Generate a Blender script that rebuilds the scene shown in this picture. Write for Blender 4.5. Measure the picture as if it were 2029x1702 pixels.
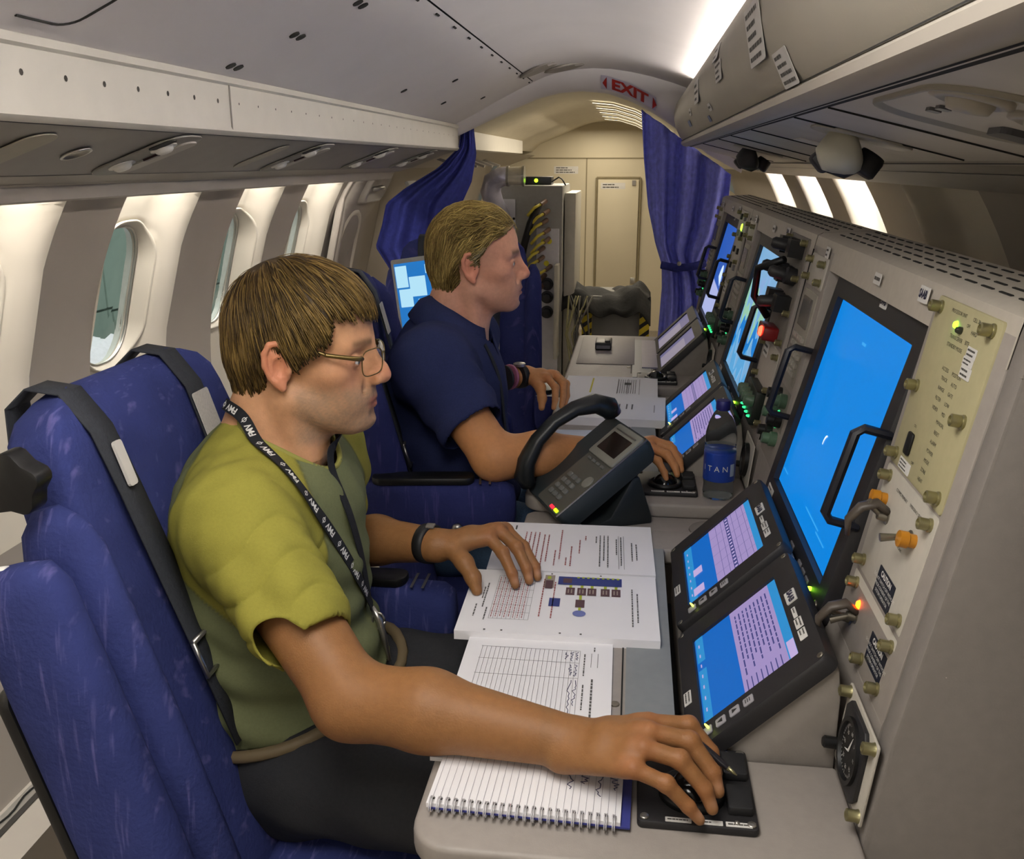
import bpy, bmesh, math, random
import numpy as np
from mathutils import Vector, Matrix, Euler

scene = bpy.context.scene
for o in list(bpy.data.objects):
    bpy.data.objects.remove(o, do_unlink=True)
COL = scene.collection
random.seed(7)
rng = np.random.default_rng(7)

# ---------------------------------------------------------------- camera, world, exposure
cam_d = bpy.data.cameras.new('camera'); cam = bpy.data.objects.new('camera', cam_d); COL.objects.link(cam)
cam.location = (0, 0, 1.385)
cam.rotation_euler = (math.radians(90 - 15.958), 0, math.radians(7.344))
cam_d.sensor_width = 36; cam_d.sensor_fit = 'HORIZONTAL'; cam_d.lens = 1850 / 2029 * 36; cam_d.clip_start = .02
scene.camera = cam
vs = scene.view_settings
vs.view_transform = 'Standard'; vs.look = 'None'; vs.gamma = 1; vs.use_curve_mapping = False
vs.exposure = 0.5
w = bpy.data.worlds.new('world'); scene.world = w; w.use_nodes = True
bg = w.node_tree.nodes['Background']; bg.inputs[0].default_value = (.62, .72, .68, 1); bg.inputs[1].default_value = .25

def area(name, loc, size, power, color, rot=(0, 0, 0), spread=math.pi):
    l = bpy.data.lights.new(name, 'AREA'); l.shape = 'RECTANGLE'; l.size, l.size_y = size
    l.energy = power; l.color = color; l.spread = spread
    o = bpy.data.objects.new(name, l); COL.objects.link(o); o.location = loc; o.rotation_euler = rot
    return o
WARM = (1.0, .90, .74); NEUT = (1.0, .955, .89); COOL = (.80, .80, 1.0)
# aisle lights: one added overhead, one behind the photographer, two beyond the curtain
area('aisle_light', (-.28, .42, 1.735), (.42, .7), 9.5, NEUT)  # unseen lamp, added overhead to light the near man
area('aisle_light', (-.28, -1.6, 1.735), (.5, 1.3), 12, NEUT)
area('aisle_light', (-.28, 5.9, 1.64), (.4, 1.6), 11, (1, .88, .70))
area('aisle_light', (-.28, 7.4, 1.64), (.4, .8), 4, (1, .88, .70))
# cove lamps over the side panels (one for each bay) and the cove on top of the stowage bin
BAYS = [(-1.10, -.70), (-.44, -.04), (.22, .62), (.87, 1.27), (1.52, 1.93), (2.18, 2.585), (2.89, 3.247), (3.486, 3.93), (4.15, 4.75), (4.95, 5.4)]
for y0, y1 in BAYS:
    k = (y1 - y0) / .4
    area('side_cove_lamp', (-1.185, (y0 + y1) / 2, 1.425), (.07, y1 - y0 - .03), 3.4 * k, NEUT, (0, math.radians(-8), 0))
BAYS_R = [(-1.1, -.7), (-.3, .2), (.6, 1.1), (1.35, 1.8), (2.10, 2.70), (3.11, 3.62), (3.95, 4.45), (4.85, 5.5)]
for y0, y1 in BAYS_R[5:]:
    area('side_cove_lamp', (.685, (y0 + y1) / 2, 1.425), (.07, y1 - y0 - .03), 13.0 * (y1 - y0) / .4, NEUT, (0, math.radians(8), 0))
area('bin_cove_lamp', (.235, 1.65, 1.665), (.05, 4.1), 60, NEUT, (math.pi, 0, 0))
area('bin_cove_lamp', (.235, -1.5, 1.665), (.05, 1.6), 18, NEUT, (math.pi, 0, 0))

# ---------------------------------------------------------------- materials
def lin(c):
    if isinstance(c, str):
        c = [int(c[i:i + 2], 16) / 255 for i in (0, 2, 4)]
    return tuple((x / 12.92 if x <= .04045 else ((x + .055) / 1.055) ** 2.4) for x in c[:3]) + (1,)
MATS = {}
def M(name, col='808080', rough=.5, metal=0., noise=None, bump=None, emit=None, alpha=None, trans=0., ior=1.45, sss=0., attr=None, spec=.5, coat=0.):
    if name in MATS: return MATS[name]
    m = bpy.data.materials.new(name); m.use_nodes = True; nt = m.node_tree; b = nt.nodes['Principled BSDF']
    c = lin(col); b.inputs['Base Color'].default_value = c; b.inputs['Roughness'].default_value = rough
    b.inputs['Metallic'].default_value = metal; b.inputs['IOR'].default_value = ior
    b.inputs['Specular IOR Level'].default_value = spec
    if coat: b.inputs['Coat Weight'].default_value = coat
    if trans: b.inputs['Transmission Weight'].default_value = trans
    if sss:
        b.inputs['Subsurface Weight'].default_value = sss; b.inputs['Subsurface Radius'].default_value = (.012, .005, .003)
        b.inputs['Subsurface Scale'].default_value = .5
    if emit: b.inputs['Emission Color'].default_value = lin(emit[0]); b.inputs['Emission Strength'].default_value = emit[1]
    tc = nt.nodes.new('ShaderNodeTexCoord')
    src = None
    if attr:
        a = nt.nodes.new('ShaderNodeAttribute'); a.attribute_name = attr; src = a.outputs['Color']
        nt.links.new(src, b.inputs['Base Color'])
    n = noise or (30, .06)
    t = nt.nodes.new('ShaderNodeTexNoise'); t.inputs['Scale'].default_value = n[0]; t.inputs['Detail'].default_value = 3
    mp = nt.nodes.new('ShaderNodeMapping'); nt.links.new(tc.outputs['Object'], mp.inputs['Vector']); nt.links.new(mp.outputs[0], t.inputs['Vector'])
    if len(n) > 2: mp.inputs['Scale'].default_value = n[2]
    mr = nt.nodes.new('ShaderNodeMapRange'); mr.inputs[1].default_value = .25; mr.inputs[2].default_value = .75
    mr.inputs[3].default_value = 1 - n[1]; mr.inputs[4].default_value = 1 + n[1]
    nt.links.new(t.outputs['Fac'], mr.inputs[0])
    mx = nt.nodes.new('ShaderNodeMix'); mx.data_type = 'RGBA'; mx.blend_type = 'MULTIPLY'; mx.inputs[0].default_value = 1
    if src is not None: nt.links.new(src, mx.inputs[6])
    else: mx.inputs[6].default_value = c
    cb = nt.nodes.new('ShaderNodeCombineColor')
    for i in range(3): nt.links.new(mr.outputs[0], cb.inputs[i])
    nt.links.new(cb.outputs[0], mx.inputs[7]); nt.links.new(mx.outputs[2], b.inputs['Base Color'])
    if bump:
        t2 = nt.nodes.new('ShaderNodeTexNoise'); t2.inputs['Scale'].default_value = bump[0]; t2.inputs['Detail'].default_value = 4
        mp2 = nt.nodes.new('ShaderNodeMapping'); nt.links.new(tc.outputs['Object'], mp2.inputs['Vector']); nt.links.new(mp2.outputs[0], t2.inputs['Vector'])
        if len(bump) > 2: mp2.inputs['Scale'].default_value = bump[2]
        bp = nt.nodes.new('ShaderNodeBump'); bp.inputs['Strength'].default_value = bump[1]; bp.inputs['Distance'].default_value = .004
        nt.links.new(t2.outputs['Fac'], bp.inputs['Height']); nt.links.new(bp.outputs[0], b.inputs['Normal'])
    MATS[name] = m
    return m
def streak_fabric(name, base, streak, scale=(9, 9, 1.2), rot=(0, 0, 0), amount=.8, fine=(160, .35)):
    """woven seat cloth: fine weave plus lighter drawn-out streaks"""
    m = M(name, base, .92, noise=(14, .12), bump=(fine[0], fine[1]), spec=.15); nt = m.node_tree; b = nt.nodes['Principled BSDF']
    tc = nt.nodes.new('ShaderNodeTexCoord'); mp = nt.nodes.new('ShaderNodeMapping'); mp.inputs['Rotation'].default_value = rot; mp.inputs['Scale'].default_value = scale
    t = nt.nodes.new('ShaderNodeTexNoise'); t.inputs['Scale'].default_value = 9; t.inputs['Detail'].default_value = 2.5; t.inputs['Roughness'].default_value = .6
    nt.links.new(tc.outputs['Object'], mp.inputs[0]); nt.links.new(mp.outputs[0], t.inputs['Vector'])
    cr = nt.nodes.new('ShaderNodeValToRGB'); cr.color_ramp.elements[0].position = .58; cr.color_ramp.elements[0].color = (0, 0, 0, 1)
    cr.color_ramp.elements[1].position = .72; cr.color_ramp.elements[1].color = (amount, amount, amount, 1)
    nt.links.new(t.outputs['Fac'], cr.inputs[0])
    old = b.inputs['Base Color'].links[0].from_socket
    mx = nt.nodes.new('ShaderNodeMix'); mx.data_type = 'RGBA'; nt.links.new(cr.outputs[0], mx.inputs[0]); nt.links.new(old, mx.inputs[6]); mx.inputs[7].default_value = lin(streak)
    nt.links.new(mx.outputs[2], b.inputs['Base Color'])
    return m
def E(name, col, strength):
    """something that gives off light: screens, LEDs, lamp lenses"""
    if name in MATS: return MATS[name]
    m = bpy.data.materials.new(name); m.use_nodes = True; nt = m.node_tree; b = nt.nodes['Principled BSDF']
    b.inputs['Base Color'].default_value = (.01, .01, .012, 1); b.inputs['Roughness'].default_value = .3; b.inputs['Specular IOR Level'].default_value = .12
    b.inputs['Emission Color'].default_value = lin(col); b.inputs['Emission Strength'].default_value = strength
    MATS[name] = m; return m

# ---------------------------------------------------------------- geometry helpers
WM = {}
class G:
    def __init__(s): s.v = []; s.f = []; s.m = []
    def add(s, v, f, m=0):
        n = len(s.v); s.v.extend([tuple(p) for p in v]); s.f.extend([tuple(i + n for i in q) for q in f]); s.m.extend([m] * len(f)); return s
    def box(s, c, d, R=None, m=0):
        x, y, z = [k / 2 for k in d]; R = R or Matrix()
        v = [R @ Vector((a * x, b * y, e * z)) + Vector(c) for a in (-1, 1) for b in (-1, 1) for e in (-1, 1)]
        return s.add(v, [(0, 1, 3, 2), (4, 6, 7, 5), (0, 4, 5, 1), (2, 3, 7, 6), (0, 2, 6, 4), (1, 5, 7, 3)], m)
    def quad(s, a, b, c, d, m=0): return s.add([a, b, c, d], [(0, 1, 2, 3)], m)
    def tube(s, pts, r, n=8, cap=True, m=0, flat=None):
        pts = [Vector(p) for p in pts]; k = len(pts); rs = r if isinstance(r, (list, tuple)) else [r] * k
        V = []; F = []; up = None
        for i, p in enumerate(pts):
            t = (pts[min(i + 1, k - 1)] - pts[max(i - 1, 0)])
            t = t.normalized() if t.length > 1e-9 else Vector((0, 0, 1))
            if up is None:
                up = Vector((0, 0, 1)) if abs(t.z) < .9 else Vector((1, 0, 0))
            a = (up - t * up.dot(t)); a = a.normalized() if a.length > 1e-6 else t.orthogonal().normalized()
            up = a; b = t.cross(a)
            for j in range(n):
                q = 2 * math.pi * j / n
                V.append(p + (a * math.cos(q) * (flat or 1) + b * math.sin(q)) * rs[i])
        for i in range(k - 1):
            for j in range(n):
                F.append((i * n + j, i * n + (j + 1) % n, (i + 1) * n + (j + 1) % n, (i + 1) * n + j))
        if cap: F.append(tuple(range(n))[::-1]); F.append(tuple(range((k - 1) * n, k * n)))
        return s.add(V, F, m)
    def cyl(s, a, b, r, n=16, r2=None, m=0): return s.tube([a, b], [r, r if r2 is None else r2], n, True, m)
    def lathe(s, prof, n=24, T=None, m=0):
        T = T or Matrix(); V = []; F = []
        for r, z in prof:
            for j in range(n):
                q = 2 * math.pi * j / n; V.append(T @ Vector((r * math.cos(q), r * math.sin(q), z)))
        for i in range(len(prof) - 1):
            for j in range(n): F.append((i * n + j, i * n + (j + 1) % n, (i + 1) * n + (j + 1) % n, (i + 1) * n + j))
        if prof[0][0] > 1e-6: F.append(tuple(range(n))[::-1])
        if prof[-1][0] > 1e-6: F.append(tuple(range((len(prof) - 1) * n, len(prof) * n)))
        return s.add(V, F, m)
    def prism(s, poly, h0, h1, T=None, m=0):
        T = T or Matrix(); n = len(poly)
        V = [T @ Vector((x, y, h0)) for x, y in poly] + [T @ Vector((x, y, h1)) for x, y in poly]
        return s.add(V, [tuple(range(n))[::-1], tuple(range(n, 2 * n))] + [(i, (i + 1) % n, n + (i + 1) % n, n + i) for i in range(n)], m)
    def grid(s, fn, nu, nv, m=0, wrapu=False):
        V = [fn(i / nu, j / nv) for j in range(nv + 1) for i in range(nu + (0 if wrapu else 1))]; w_ = nu + (0 if wrapu else 1)
        F = [(j * w_ + i, j * w_ + (i + 1) % w_, (j + 1) * w_ + (i + 1) % w_, (j + 1) * w_ + i) for j in range(nv) for i in range(nu)]
        return s.add(V, F, m)
    def loft(s, rings, m=0, cap=True, closed=True):
        n = len(rings[0]); V = [p for r in rings for p in r]; F = []
        for i in range(len(rings) - 1):
            for j in range(n if closed else n - 1): F.append((i * n + j, i * n + (j + 1) % n, (i + 1) * n + (j + 1) % n, (i + 1) * n + j))
        if cap and closed: F.append(tuple(range(n))[::-1]); F.append(tuple(range((len(rings) - 1) * n, len(rings) * n)))
        return s.add(V, F, m)
    def obj(s, name, mat, parent=None, smooth=False, bevel=0, seg=2, T=None, world=False, fix=True, sub=0, solid=0):
        me = bpy.data.meshes.new(name)
        V = s.v
        if T is not None: V = [T @ Vector(p) for p in V]
        if world and parent is not None:
            inv = WM[parent.name].inverted(); V = [inv @ Vector(p) for p in V]
        me.from_pydata([tuple(p) for p in V], [], s.f)
        for k in (mat if isinstance(mat, (list, tuple)) else [mat]): me.materials.append(k)
        if any(s.m): me.polygons.foreach_set('material_index', s.m)
        if fix:
            bm = bmesh.new(); bm.from_mesh(me); bmesh.ops.recalc_face_normals(bm, faces=bm.faces)
            if bevel:
                es = [e for e in bm.edges if len(e.link_faces) == 2 and e.calc_face_angle(0) > .5]
                bmesh.ops.bevel(bm, geom=es, offset=bevel, segments=seg, profile=.5, affect='EDGES', clamp_overlap=True)
            bm.to_mesh(me); bm.free()
        o = bpy.data.objects.new(name, me); COL.objects.link(o)
        if smooth or bevel:
            me.polygons.foreach_set('use_smooth', [True] * len(me.polygons))
            if bevel or smooth == 2:
                me.set_sharp_from_angle(angle=math.radians(38))
        if sub: md = o.modifiers.new('s', 'SUBSURF'); md.levels = md.render_levels = sub
        if solid: md = o.modifiers.new('t', 'SOLIDIFY'); md.thickness = solid; md.offset = 0
        if parent is not None: o.parent = parent; WM[o.name] = WM[parent.name]
        else: WM[o.name] = Matrix()
        return o
def tag(o, label=None, cat=None, group=None, kind=None):
    for k, v in (('label', label), ('category', cat), ('group', group), ('kind', kind)):
        if v: o[k] = v
    return o
def thing(name, loc, label, cat, group=None, rot=(0, 0, 0)):
    o = bpy.data.objects.new(name, None); COL.objects.link(o); o.location = loc; o.rotation_euler = rot; o.empty_display_size = .05
    WM[o.name] = Matrix.Translation(loc) @ Euler(rot).to_matrix().to_4x4()
    return tag(o, label, cat, group)
def struct(o): o['kind'] = 'structure'; return o
def copy_tree(o, parent=None, dloc=(0, 0, 0)):
    c = o.copy(); COL.objects.link(c); c.parent = parent
    if parent is None: c.location = Vector(o.location) + Vector(dloc)
    WM[c.name] = Matrix.Translation(dloc) @ WM[o.name]
    for ch in list(o.children): copy_tree(ch, c)
    return c
def RX(a): return Matrix.Rotation(math.radians(a), 4, 'X')
def RY(a): return Matrix.Rotation(math.radians(a), 4, 'Y')
def RZ(a): return Matrix.Rotation(math.radians(a), 4, 'Z')
def TR(*p): return Matrix.Translation(p)
def frame(o, x, y, z=None):
    """matrix with origin o and axes along x, y (z = x cross y)"""
    x = Vector(x).normalized(); y = Vector(y); y = (y - x * y.dot(x)).normalized(); z = x.cross(y)
    return Matrix(((x.x, y.x, z.x, o[0]), (x.y, y.y, z.y, o[1]), (x.z, y.z, z.z, o[2]), (0, 0, 0, 1)))
def rrect(w_, h_, r, n=5, cx=0, cy=0):
    P = []
    for (sx, sy, a0) in ((1, 1, 0), (-1, 1, 90), (-1, -1, 180), (1, -1, 270)):
        for i in range(n + 1):
            a = math.radians(a0 + 90 * i / n); P.append((cx + sx * (w_ / 2 - r) + r * math.cos(a), cy + sy * (h_ / 2 - r) + r * math.sin(a)))
    return P
def slab(name, w_, h_, t, r, T, mat, parent=None, bevel=0, world=False, n=5):
    """rounded plate: w x h in local xy, thickness t upward"""
    g = G(); g.prism(rrect(w_, h_, r, n), 0, t, T); return g.obj(name, mat, parent, bevel=bevel, world=world, seg=2)
_tc = {}
def text_geo(s, size=1., align='CENTER', bold=0.):
    k = (s, size, align, bold)
    if k in _tc: return _tc[k]
    cu = bpy.data.curves.new('t', 'FONT'); cu.body = s; cu.size = size; cu.align_x = align; cu.align_y = 'CENTER'; cu.offset = bold; cu.resolution_u = 2
    ob = bpy.data.objects.new('t', cu); COL.objects.link(ob); bpy.context.view_layer.update()
    me = ob.to_mesh(); V = [v.co.copy() for v in me.vertices]; F = [tuple(p.vertices) for p in me.polygons]
    ob.to_mesh_clear(); bpy.data.objects.remove(ob); bpy.data.curves.remove(cu)
    _tc[k] = (V, F); return V, F
def text(g, s, size, T, align='CENTER', bold=0., m=0, sx=1.):
    V, F = text_geo(s, size, align, bold); g.add([T @ Vector((v.x * sx, v.y, 0)) for v in V], F, m); return g
# ================================================================ cabin shell
XC, ZC, RW = -.25, .72, 1.13                      # fuselage section seen inside
m_wall = M('side_panel_cream', 'cfc8ba', .45, noise=(3, .03))
m_rib = M('pilaster_greige', '989087', .5, noise=(4, .04))
m_ceil = M('ceiling_grey', 'dbd7d8', .55, noise=(5, .03), bump=(220, .04))
m_trimw = M('fascia_white', 'd6d2c8', .5, noise=(20, .03), bump=(90, .05))
m_psu = M('service_panel_grey', '8a857f', .5, noise=(12, .05))
m_greige = M('valance_greige', 'a9a298', .5, noise=(9, .04))
m_binp = M('bin_greige', 'a39d90', .5, noise=(10, .03), bump=(300, .04))
m_dark = M('dark_gap', '1a1917', .8)
m_carpet = M('floor_tan', '8f8677', .9, noise=(60, .18), bump=(300, .5))
m_back = M('bulkhead_beige', 'd2c8ad', .5, noise=(4, .03))
m_steel = M('brushed_steel', 'b8b5ae', .35, .9, noise=(40, .08))
m_white = M('white_plastic', 'dedbd4', .4)
m_black = M('black_plastic', '141415', .42, noise=(60, .1))
m_glass = M('window_glass', 'ffffff', .03, trans=1., ior=1.05)
Y0, Y1 = -2.6, 4.3

def wx(z, d=0.): return math.sqrt(max((RW + d) ** 2 - (z - ZC) ** 2, .01))
g = G(); g.box((-.25, 3.1, -.02), (2.3, 11.6, .04)); fl = struct(g.obj('floor', m_carpet))

def sm(t): t = max(0., min(1., t)); return t * t * (3 - 2 * t)
def bay_depth(y, y0, y1):
    # sharp step at the far side of the pilaster before it, soft cove up to the next one
    a = min(1, max(0, (y - y0) / .012)); b = sm((y1 - y) / .13)
    return .065 * a * b
def rounded(t, n, w_, h_, r):
    P = rrect(w_, h_, r, n // 4 - 1); return P
def side_wall(side, bays, windows, name):
    sg = -1 if side == 'left' else 1
    P = lambda y, z, d: (XC + sg * wx(z, d), y, z)
    # outer lining below and behind the panels
    g = G(); zs = [0, .12, .25, .4, .55]; g.grid(lambda u, v: P(Y0 + (8.6 - Y0) * u, .55 * v, .0), 2, 6)
    wl = struct(g.obj(name, m_rib, smooth=True))
    edges = [Y0] + [e for b in bays for e in b] + [8.6]
    for i in range(0, len(edges), 2):
        y0, y1 = edges[i], edges[i + 1]
        if y1 - y0 < .02: continue
        g = G(); g.grid(lambda u, v: P(y0 + (y1 - y0) * u, .5 + .95 * v, 0), 4, 18)
        g.grid(lambda u, v: P(y1, .5 + .95 * v, .07 * u), 1, 18)
        g.obj('pilaster', m_rib, wl, smooth=2)
    for k, (y0, y1) in enumerate(bays):
        g = G(); za, zb = .74, 1.30
        hasw = windows and k in windows
        D = lambda y: bay_depth(y, y0, y1)
        us = [0, .015, .03, .1, .2, .35, .5, .6, .68, .74, .79, .83, .86, .89, .92, .95, .975, 1]
        def strip(zl, zh, nz):
            V = [P(y0 + (y1 - y0) * u, zl + (zh - zl) * j / nz, D(y0 + (y1 - y0) * u)) for j in range(nz + 1) for u in us]
            n = len(us); g.add(V, [(j * n + i, j * n + i + 1, (j + 1) * n + i + 1, (j + 1) * n + i) for j in range(nz) for i in range(n - 1)])
        if not hasw:
            strip(.5, 1.45, 20); g.obj('side_panel', m_wall, wl, smooth=2); continue
        strip(.5, za, 4); strip(zb, 1.45, 5)
        cy, cz, ww, hh = (y0 + y1) / 2 - .005, 1.035, .275, .40
        inner = rrect(ww, hh, .12, 11)
        outer = []
        for (a, b) in inner:                       # radial match on the panel's rectangle
            ax, az = a, b; hw, hz0 = (y1 - y0) / 2, (zb - za) / 2; oy, oz = cy - (y0 + y1) / 2, cz - (za + zb) / 2
            t = min(((hw - math.copysign(oy, ax * 1)) / abs(ax)) if abs(ax) > 1e-6 else 9, (hz0 - (oz if az > 0 else -oz)) / abs(az) if abs(az) > 1e-6 else 9)
            tx = ((hw - oy) if ax > 0 else (hw + oy)) / max(abs(ax), 1e-6); tz = ((hz0 - oz) if az > 0 else (hz0 + oz)) / max(abs(az), 1e-6)
            t = min(tx, tz); outer.append((ax * t, az * t))
        # snap corners of the outer loop
        rings = []
        for q in (1, .8, .6, .42, .27, .15, .06, 0):
            rings.append([P(cy + a + (c - a) * q, cz + b + (d_ - b) * q, max(0, D(min(max(cy + a + (c - a) * q, y0), y1))) + (.004 if q == .06 else 0)) for (a, b), (c, d_) in zip(inner, outer)])
        g.loft(rings, cap=False)
        for (ey, ez) in ((y0, za), (y1, za), (y1, zb), (y0, zb)):    # corner fills
            c = P(ey, ez, D(ey)); best = sorted(range(len(outer)), key=lambda i: (cy + outer[i][0] - ey) ** 2 + (cz + outer[i][1] - ez) ** 2)[:2]
            g.add([c, rings[0][best[0]], rings[0][best[1]]], [(0, 1, 2)])
        g.obj('side_panel', m_wall, wl, smooth=2)
        # window: reveal, inner bead, pane
        wn = windows[k]; dw = D(cy)
        R = lambda sc, dd, lift=0: [P(cy + a * sc[0], cz + b * sc[1], dd + (D(min(max(cy + a * sc[0], y0), y1)) if sc[0] > .97 else dw)) for a, b in inner]
        g = G(); g.loft([R((1.03, 1.02), -.002), R((1.01, 1.01), -.006), R((.98, .985), -.002), R((.95, .965), .008), R((.92, .945), .014), R((.90, .93), .016), R((.89, .925), .014), R((.88, .92), .026)], cap=False)
        wf = struct(g.obj('window_%d' % wn, m_wall, smooth=True))
        g = G(); g.loft([R((.89, .925), .022), R((.89, .925), .025)]); g.obj('pane', m_glass, wf)
        g = G(); g.loft([R((.905, .935), .012), R((.89, .925), .010), R((.875, .915), .013), R((.88, .92), .02)], cap=False); g.obj('bead', m_steel, wf, smooth=True)
        g = G(); g.loft([R((.88, .92), .024), R((.92, .945), .035), R((.97, .98), .05)], cap=False); g.obj('outer_reveal', m_white, wf, smooth=True)
    return wl
WL = [b for b in BAYS]
wall_left = side_wall('left', BAYS[:8], {5: 1, 6: 2, 7: 3, 4: 4}, 'wall_left')
wall_right = side_wall('right', BAYS_R, {}, 'wall_right')

# overwing exit hatch on the left side panel with its own small window and handle cover
ex = thing('exit_hatch', (XC - wx(.9), 4.25, .55), 'greige emergency exit hatch with handle cover past the last window', 'exit hatch')
PL = lambda y, z, d=0: Vector((XC - wx(z, d), y, z))
def wall_patch(y, z, w_, h_, r, d0, d1, n=7):
    return [[PL(y + a, z + b, d) for a, b in rrect(w_, h_, r, n)] for d in (d0, d1)]
g = G(); rr = [[PL(4.28 + a * s_, .98 + b * s_, d) for a, b in rrect(.60, .84, .16, 8)] for s_, d in ((1.03, .01), (1.03, -.012), (1, -.02), (.97, -.014), (.95, -.024), (.5, -.024), (.02, -.024))]
g.loft(rr, cap=False); g.obj('hatch_panel', m_rib, ex, smooth=True, world=True)
g = G(); rr = [[PL(4.22 + a * s_, .98 + b * s_, d) for a, b in rrect(.25, .36, .11, 8)] for s_, d in ((1.1, -.026), (1.04, -.036), (.98, -.03), (.9, -.01))]
g.loft(rr, cap=False); hw_ = g.obj('hatch_window', m_wall, ex, smooth=True, world=True)
g = G(); g.loft([[PL(4.22 + a, .98 + b, d) for a, b in rrect(.23, .34, .1, 8)] for d in (-.012, -.008)]); g.obj('pane', M('dim_pane', 'b9bdb8', .15), hw_, world=True)
g = G(); rr = [[PL(4.33 + a * s_, 1.27 + b * s_, d) for a, b in rrect(.34, .13, .05, 8)] for s_, d in ((1.0, -.024), (.97, -.05), (.85, -.055), (.8, -.035), (.02, -.033))]
g.loft(rr, cap=False); g.obj('handle_cover', m_greige, ex, smooth=True, world=True)
g = G(); g.tube([PL(4.24, 1.27, -.05), PL(4.33, 1.275, -.065), PL(4.42, 1.27, -.05)], .011, 8); g.obj('handle', m_steel, ex, smooth=True, world=True)

# ---- ceiling: side panel, curved crown panel, header arch, aft ceiling
CEIL = [(-.80, 1.543), (-.775, 1.556), (-.70, 1.592), (-.62, 1.634), (-.53, 1.678), (-.452, 1.714)]
CROWN = [(-.448, 1.716), (-.40, 1.735), (-.34, 1.752), (-.27, 1.762), (-.2, 1.766), (-.12, 1.762), (-.04, 1.750), (.05, 1.730), (.14, 1.704), (.22, 1.675), (.30, 1.64), (.36, 1.60)]
def extr(g, prof, ya, yb, ny=1, dz=0, m=0):
    n = len(prof); V = [(x, ya + (yb - ya) * j / ny, z + dz) for j in range(ny + 1) for x, z in prof]
    g.add(V, [(j * n + i, j * n + i + 1, (j + 1) * n + i + 1, (j + 1) * n + i) for j in range(ny) for i in range(n - 1)], m)
    return g
g = G(); extr(g, CEIL, Y0, Y1); ceiling = struct(g.obj('ceiling', m_ceil, smooth=True))
g = G(); extr(g, CROWN, Y0, Y1); g.obj('crown_panel', m_ceil, ceiling, smooth=True)
g = G(); extr(g, [(-.49, 1.70), (-.455, 1.717), (-.445, 1.721), (-.40, 1.74)], Y0, Y1); g.obj('panel_joint', m_dark, ceiling)
g = G()                                              # latches and slots along the joint, screw pairs, access hatch
for y in np.arange(2.05, 4.2, .21): g.box((-.462, y, 1.7080), (.005, .03, .003), RY(-25))
for (x, y) in ((-.765, 1.795), (-.765, 1.83), (-.651, 1.833), (-.651, 1.868), (-.534, 1.865), (-.534, 1.90), (-.7, 2.9), (-.7, 3.5), (-.6, 3.2), (-.62, 3.9)):
    z = np.interp(x, [p[0] for p in CEIL], [p[1] for p in CEIL]); g.lathe([(.011, -.0015), (.011, .0015)], 10, TR(x, y, z - .001) @ RY(-25))
g.obj('latch_slot', m_dark, ceiling)
g = G()
def cz(x): return float(np.interp(x, [p[0] for p in CEIL + CROWN], [p[1] for p in CEIL + CROWN]))
for a, b in (((-.766, 1.158), (-.766, 1.235)), ((-.741, 1.27), (-.50, 1.285))):
    g.tube([(a[0] + (b[0] - a[0]) * t / 6, a[1] + (b[1] - a[1]) * t / 6, cz(a[0] + (b[0] - a[0]) * t / 6) - .0005) for t in range(7)], .0022, 5)
g.tube([(-.766 + .025 * (1 - math.cos(q / 6 * 1.57)), 1.235 + .035 * math.sin(q / 6 * 1.57), cz(-.766 + .025 * (1 - math.cos(q / 6 * 1.57))) - .0005) for q in range(7)], .0022, 5)
g.obj('hatch_outline', m_dark, ceiling)
for (x, y) in ((-.385, 3.85), (-.30, 4.02)):        # speaker/vent rings in the crown
    g = G(); g.lathe([(.085, 0), (.09, -.006), (.075, -.01), (.05, -.004), (.001, -.004)], 24, TR(x, y, cz(x) + .001) @ RY(-22 if x < -.35 else -12)); g.obj('vent_ring', m_psu, ceiling, smooth=True)
# header arch with the exit sign
ARCH = [(-.86, 1.47), (-.775, 1.508), (-.66, 1.56), (-.54, 1.612), (-.44, 1.652), (-.35, 1.674), (-.25, 1.682), (-.14, 1.672), (-.04, 1.64), (.03, 1.606), (.096, 1.568), (.17, 1.52), (.3, 1.42), (.45, 1.34)]
g = G(); n = len(ARCH)
front = [(x, Y1 - .10, z + .075 + .0 * x) for x, z in ARCH]; low = [(x, Y1, z) for x, z in ARCH]; top = [(x, Y1 + .01, z + .3) for x, z in ARCH]
g.loft([[(x, Y1 - .10, z + .32) for x, z in ARCH], front, [(x, Y1 - .03, z + .012) for x, z in ARCH], low, [(x, Y1 + .03, z + .004) for x, z in ARCH]], cap=False, closed=False)
header = struct(g.obj('trim_1', m_ceil, smooth=True))
AFT = [(-.86, 1.47), (-.8, 1.53), (-.66, 1.585), (-.54, 1.635), (-.44, 1.675), (-.35, 1.697), (-.25, 1.705), (-.14, 1.695), (-.02, 1.66), (.08, 1.61), (.17, 1.55), (.3, 1.45), (.5, 1.35)]
g = G(); extr(g, AFT, Y1 + .03, 8.0); g.obj('aft_ceiling_panel', M('aft_ceiling_cream', 'cfc6b0', .5), header, smooth=True)
g = G()
for i, yy in enumerate((5.3, 5.8, 6.3, 6.8, 7.3)):
    extr(g, [(x, z - .012) for x, z in AFT[6:12]], yy, yy + .05)
g.obj('ceiling_light_strip', E('aft_light', 'fff0cf', 1.8), header)
ex_m = M('sign_red', 'a01f1c', .5); sign_bg = M('sign_lavender', 'c3bfd0', .5)
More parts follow.
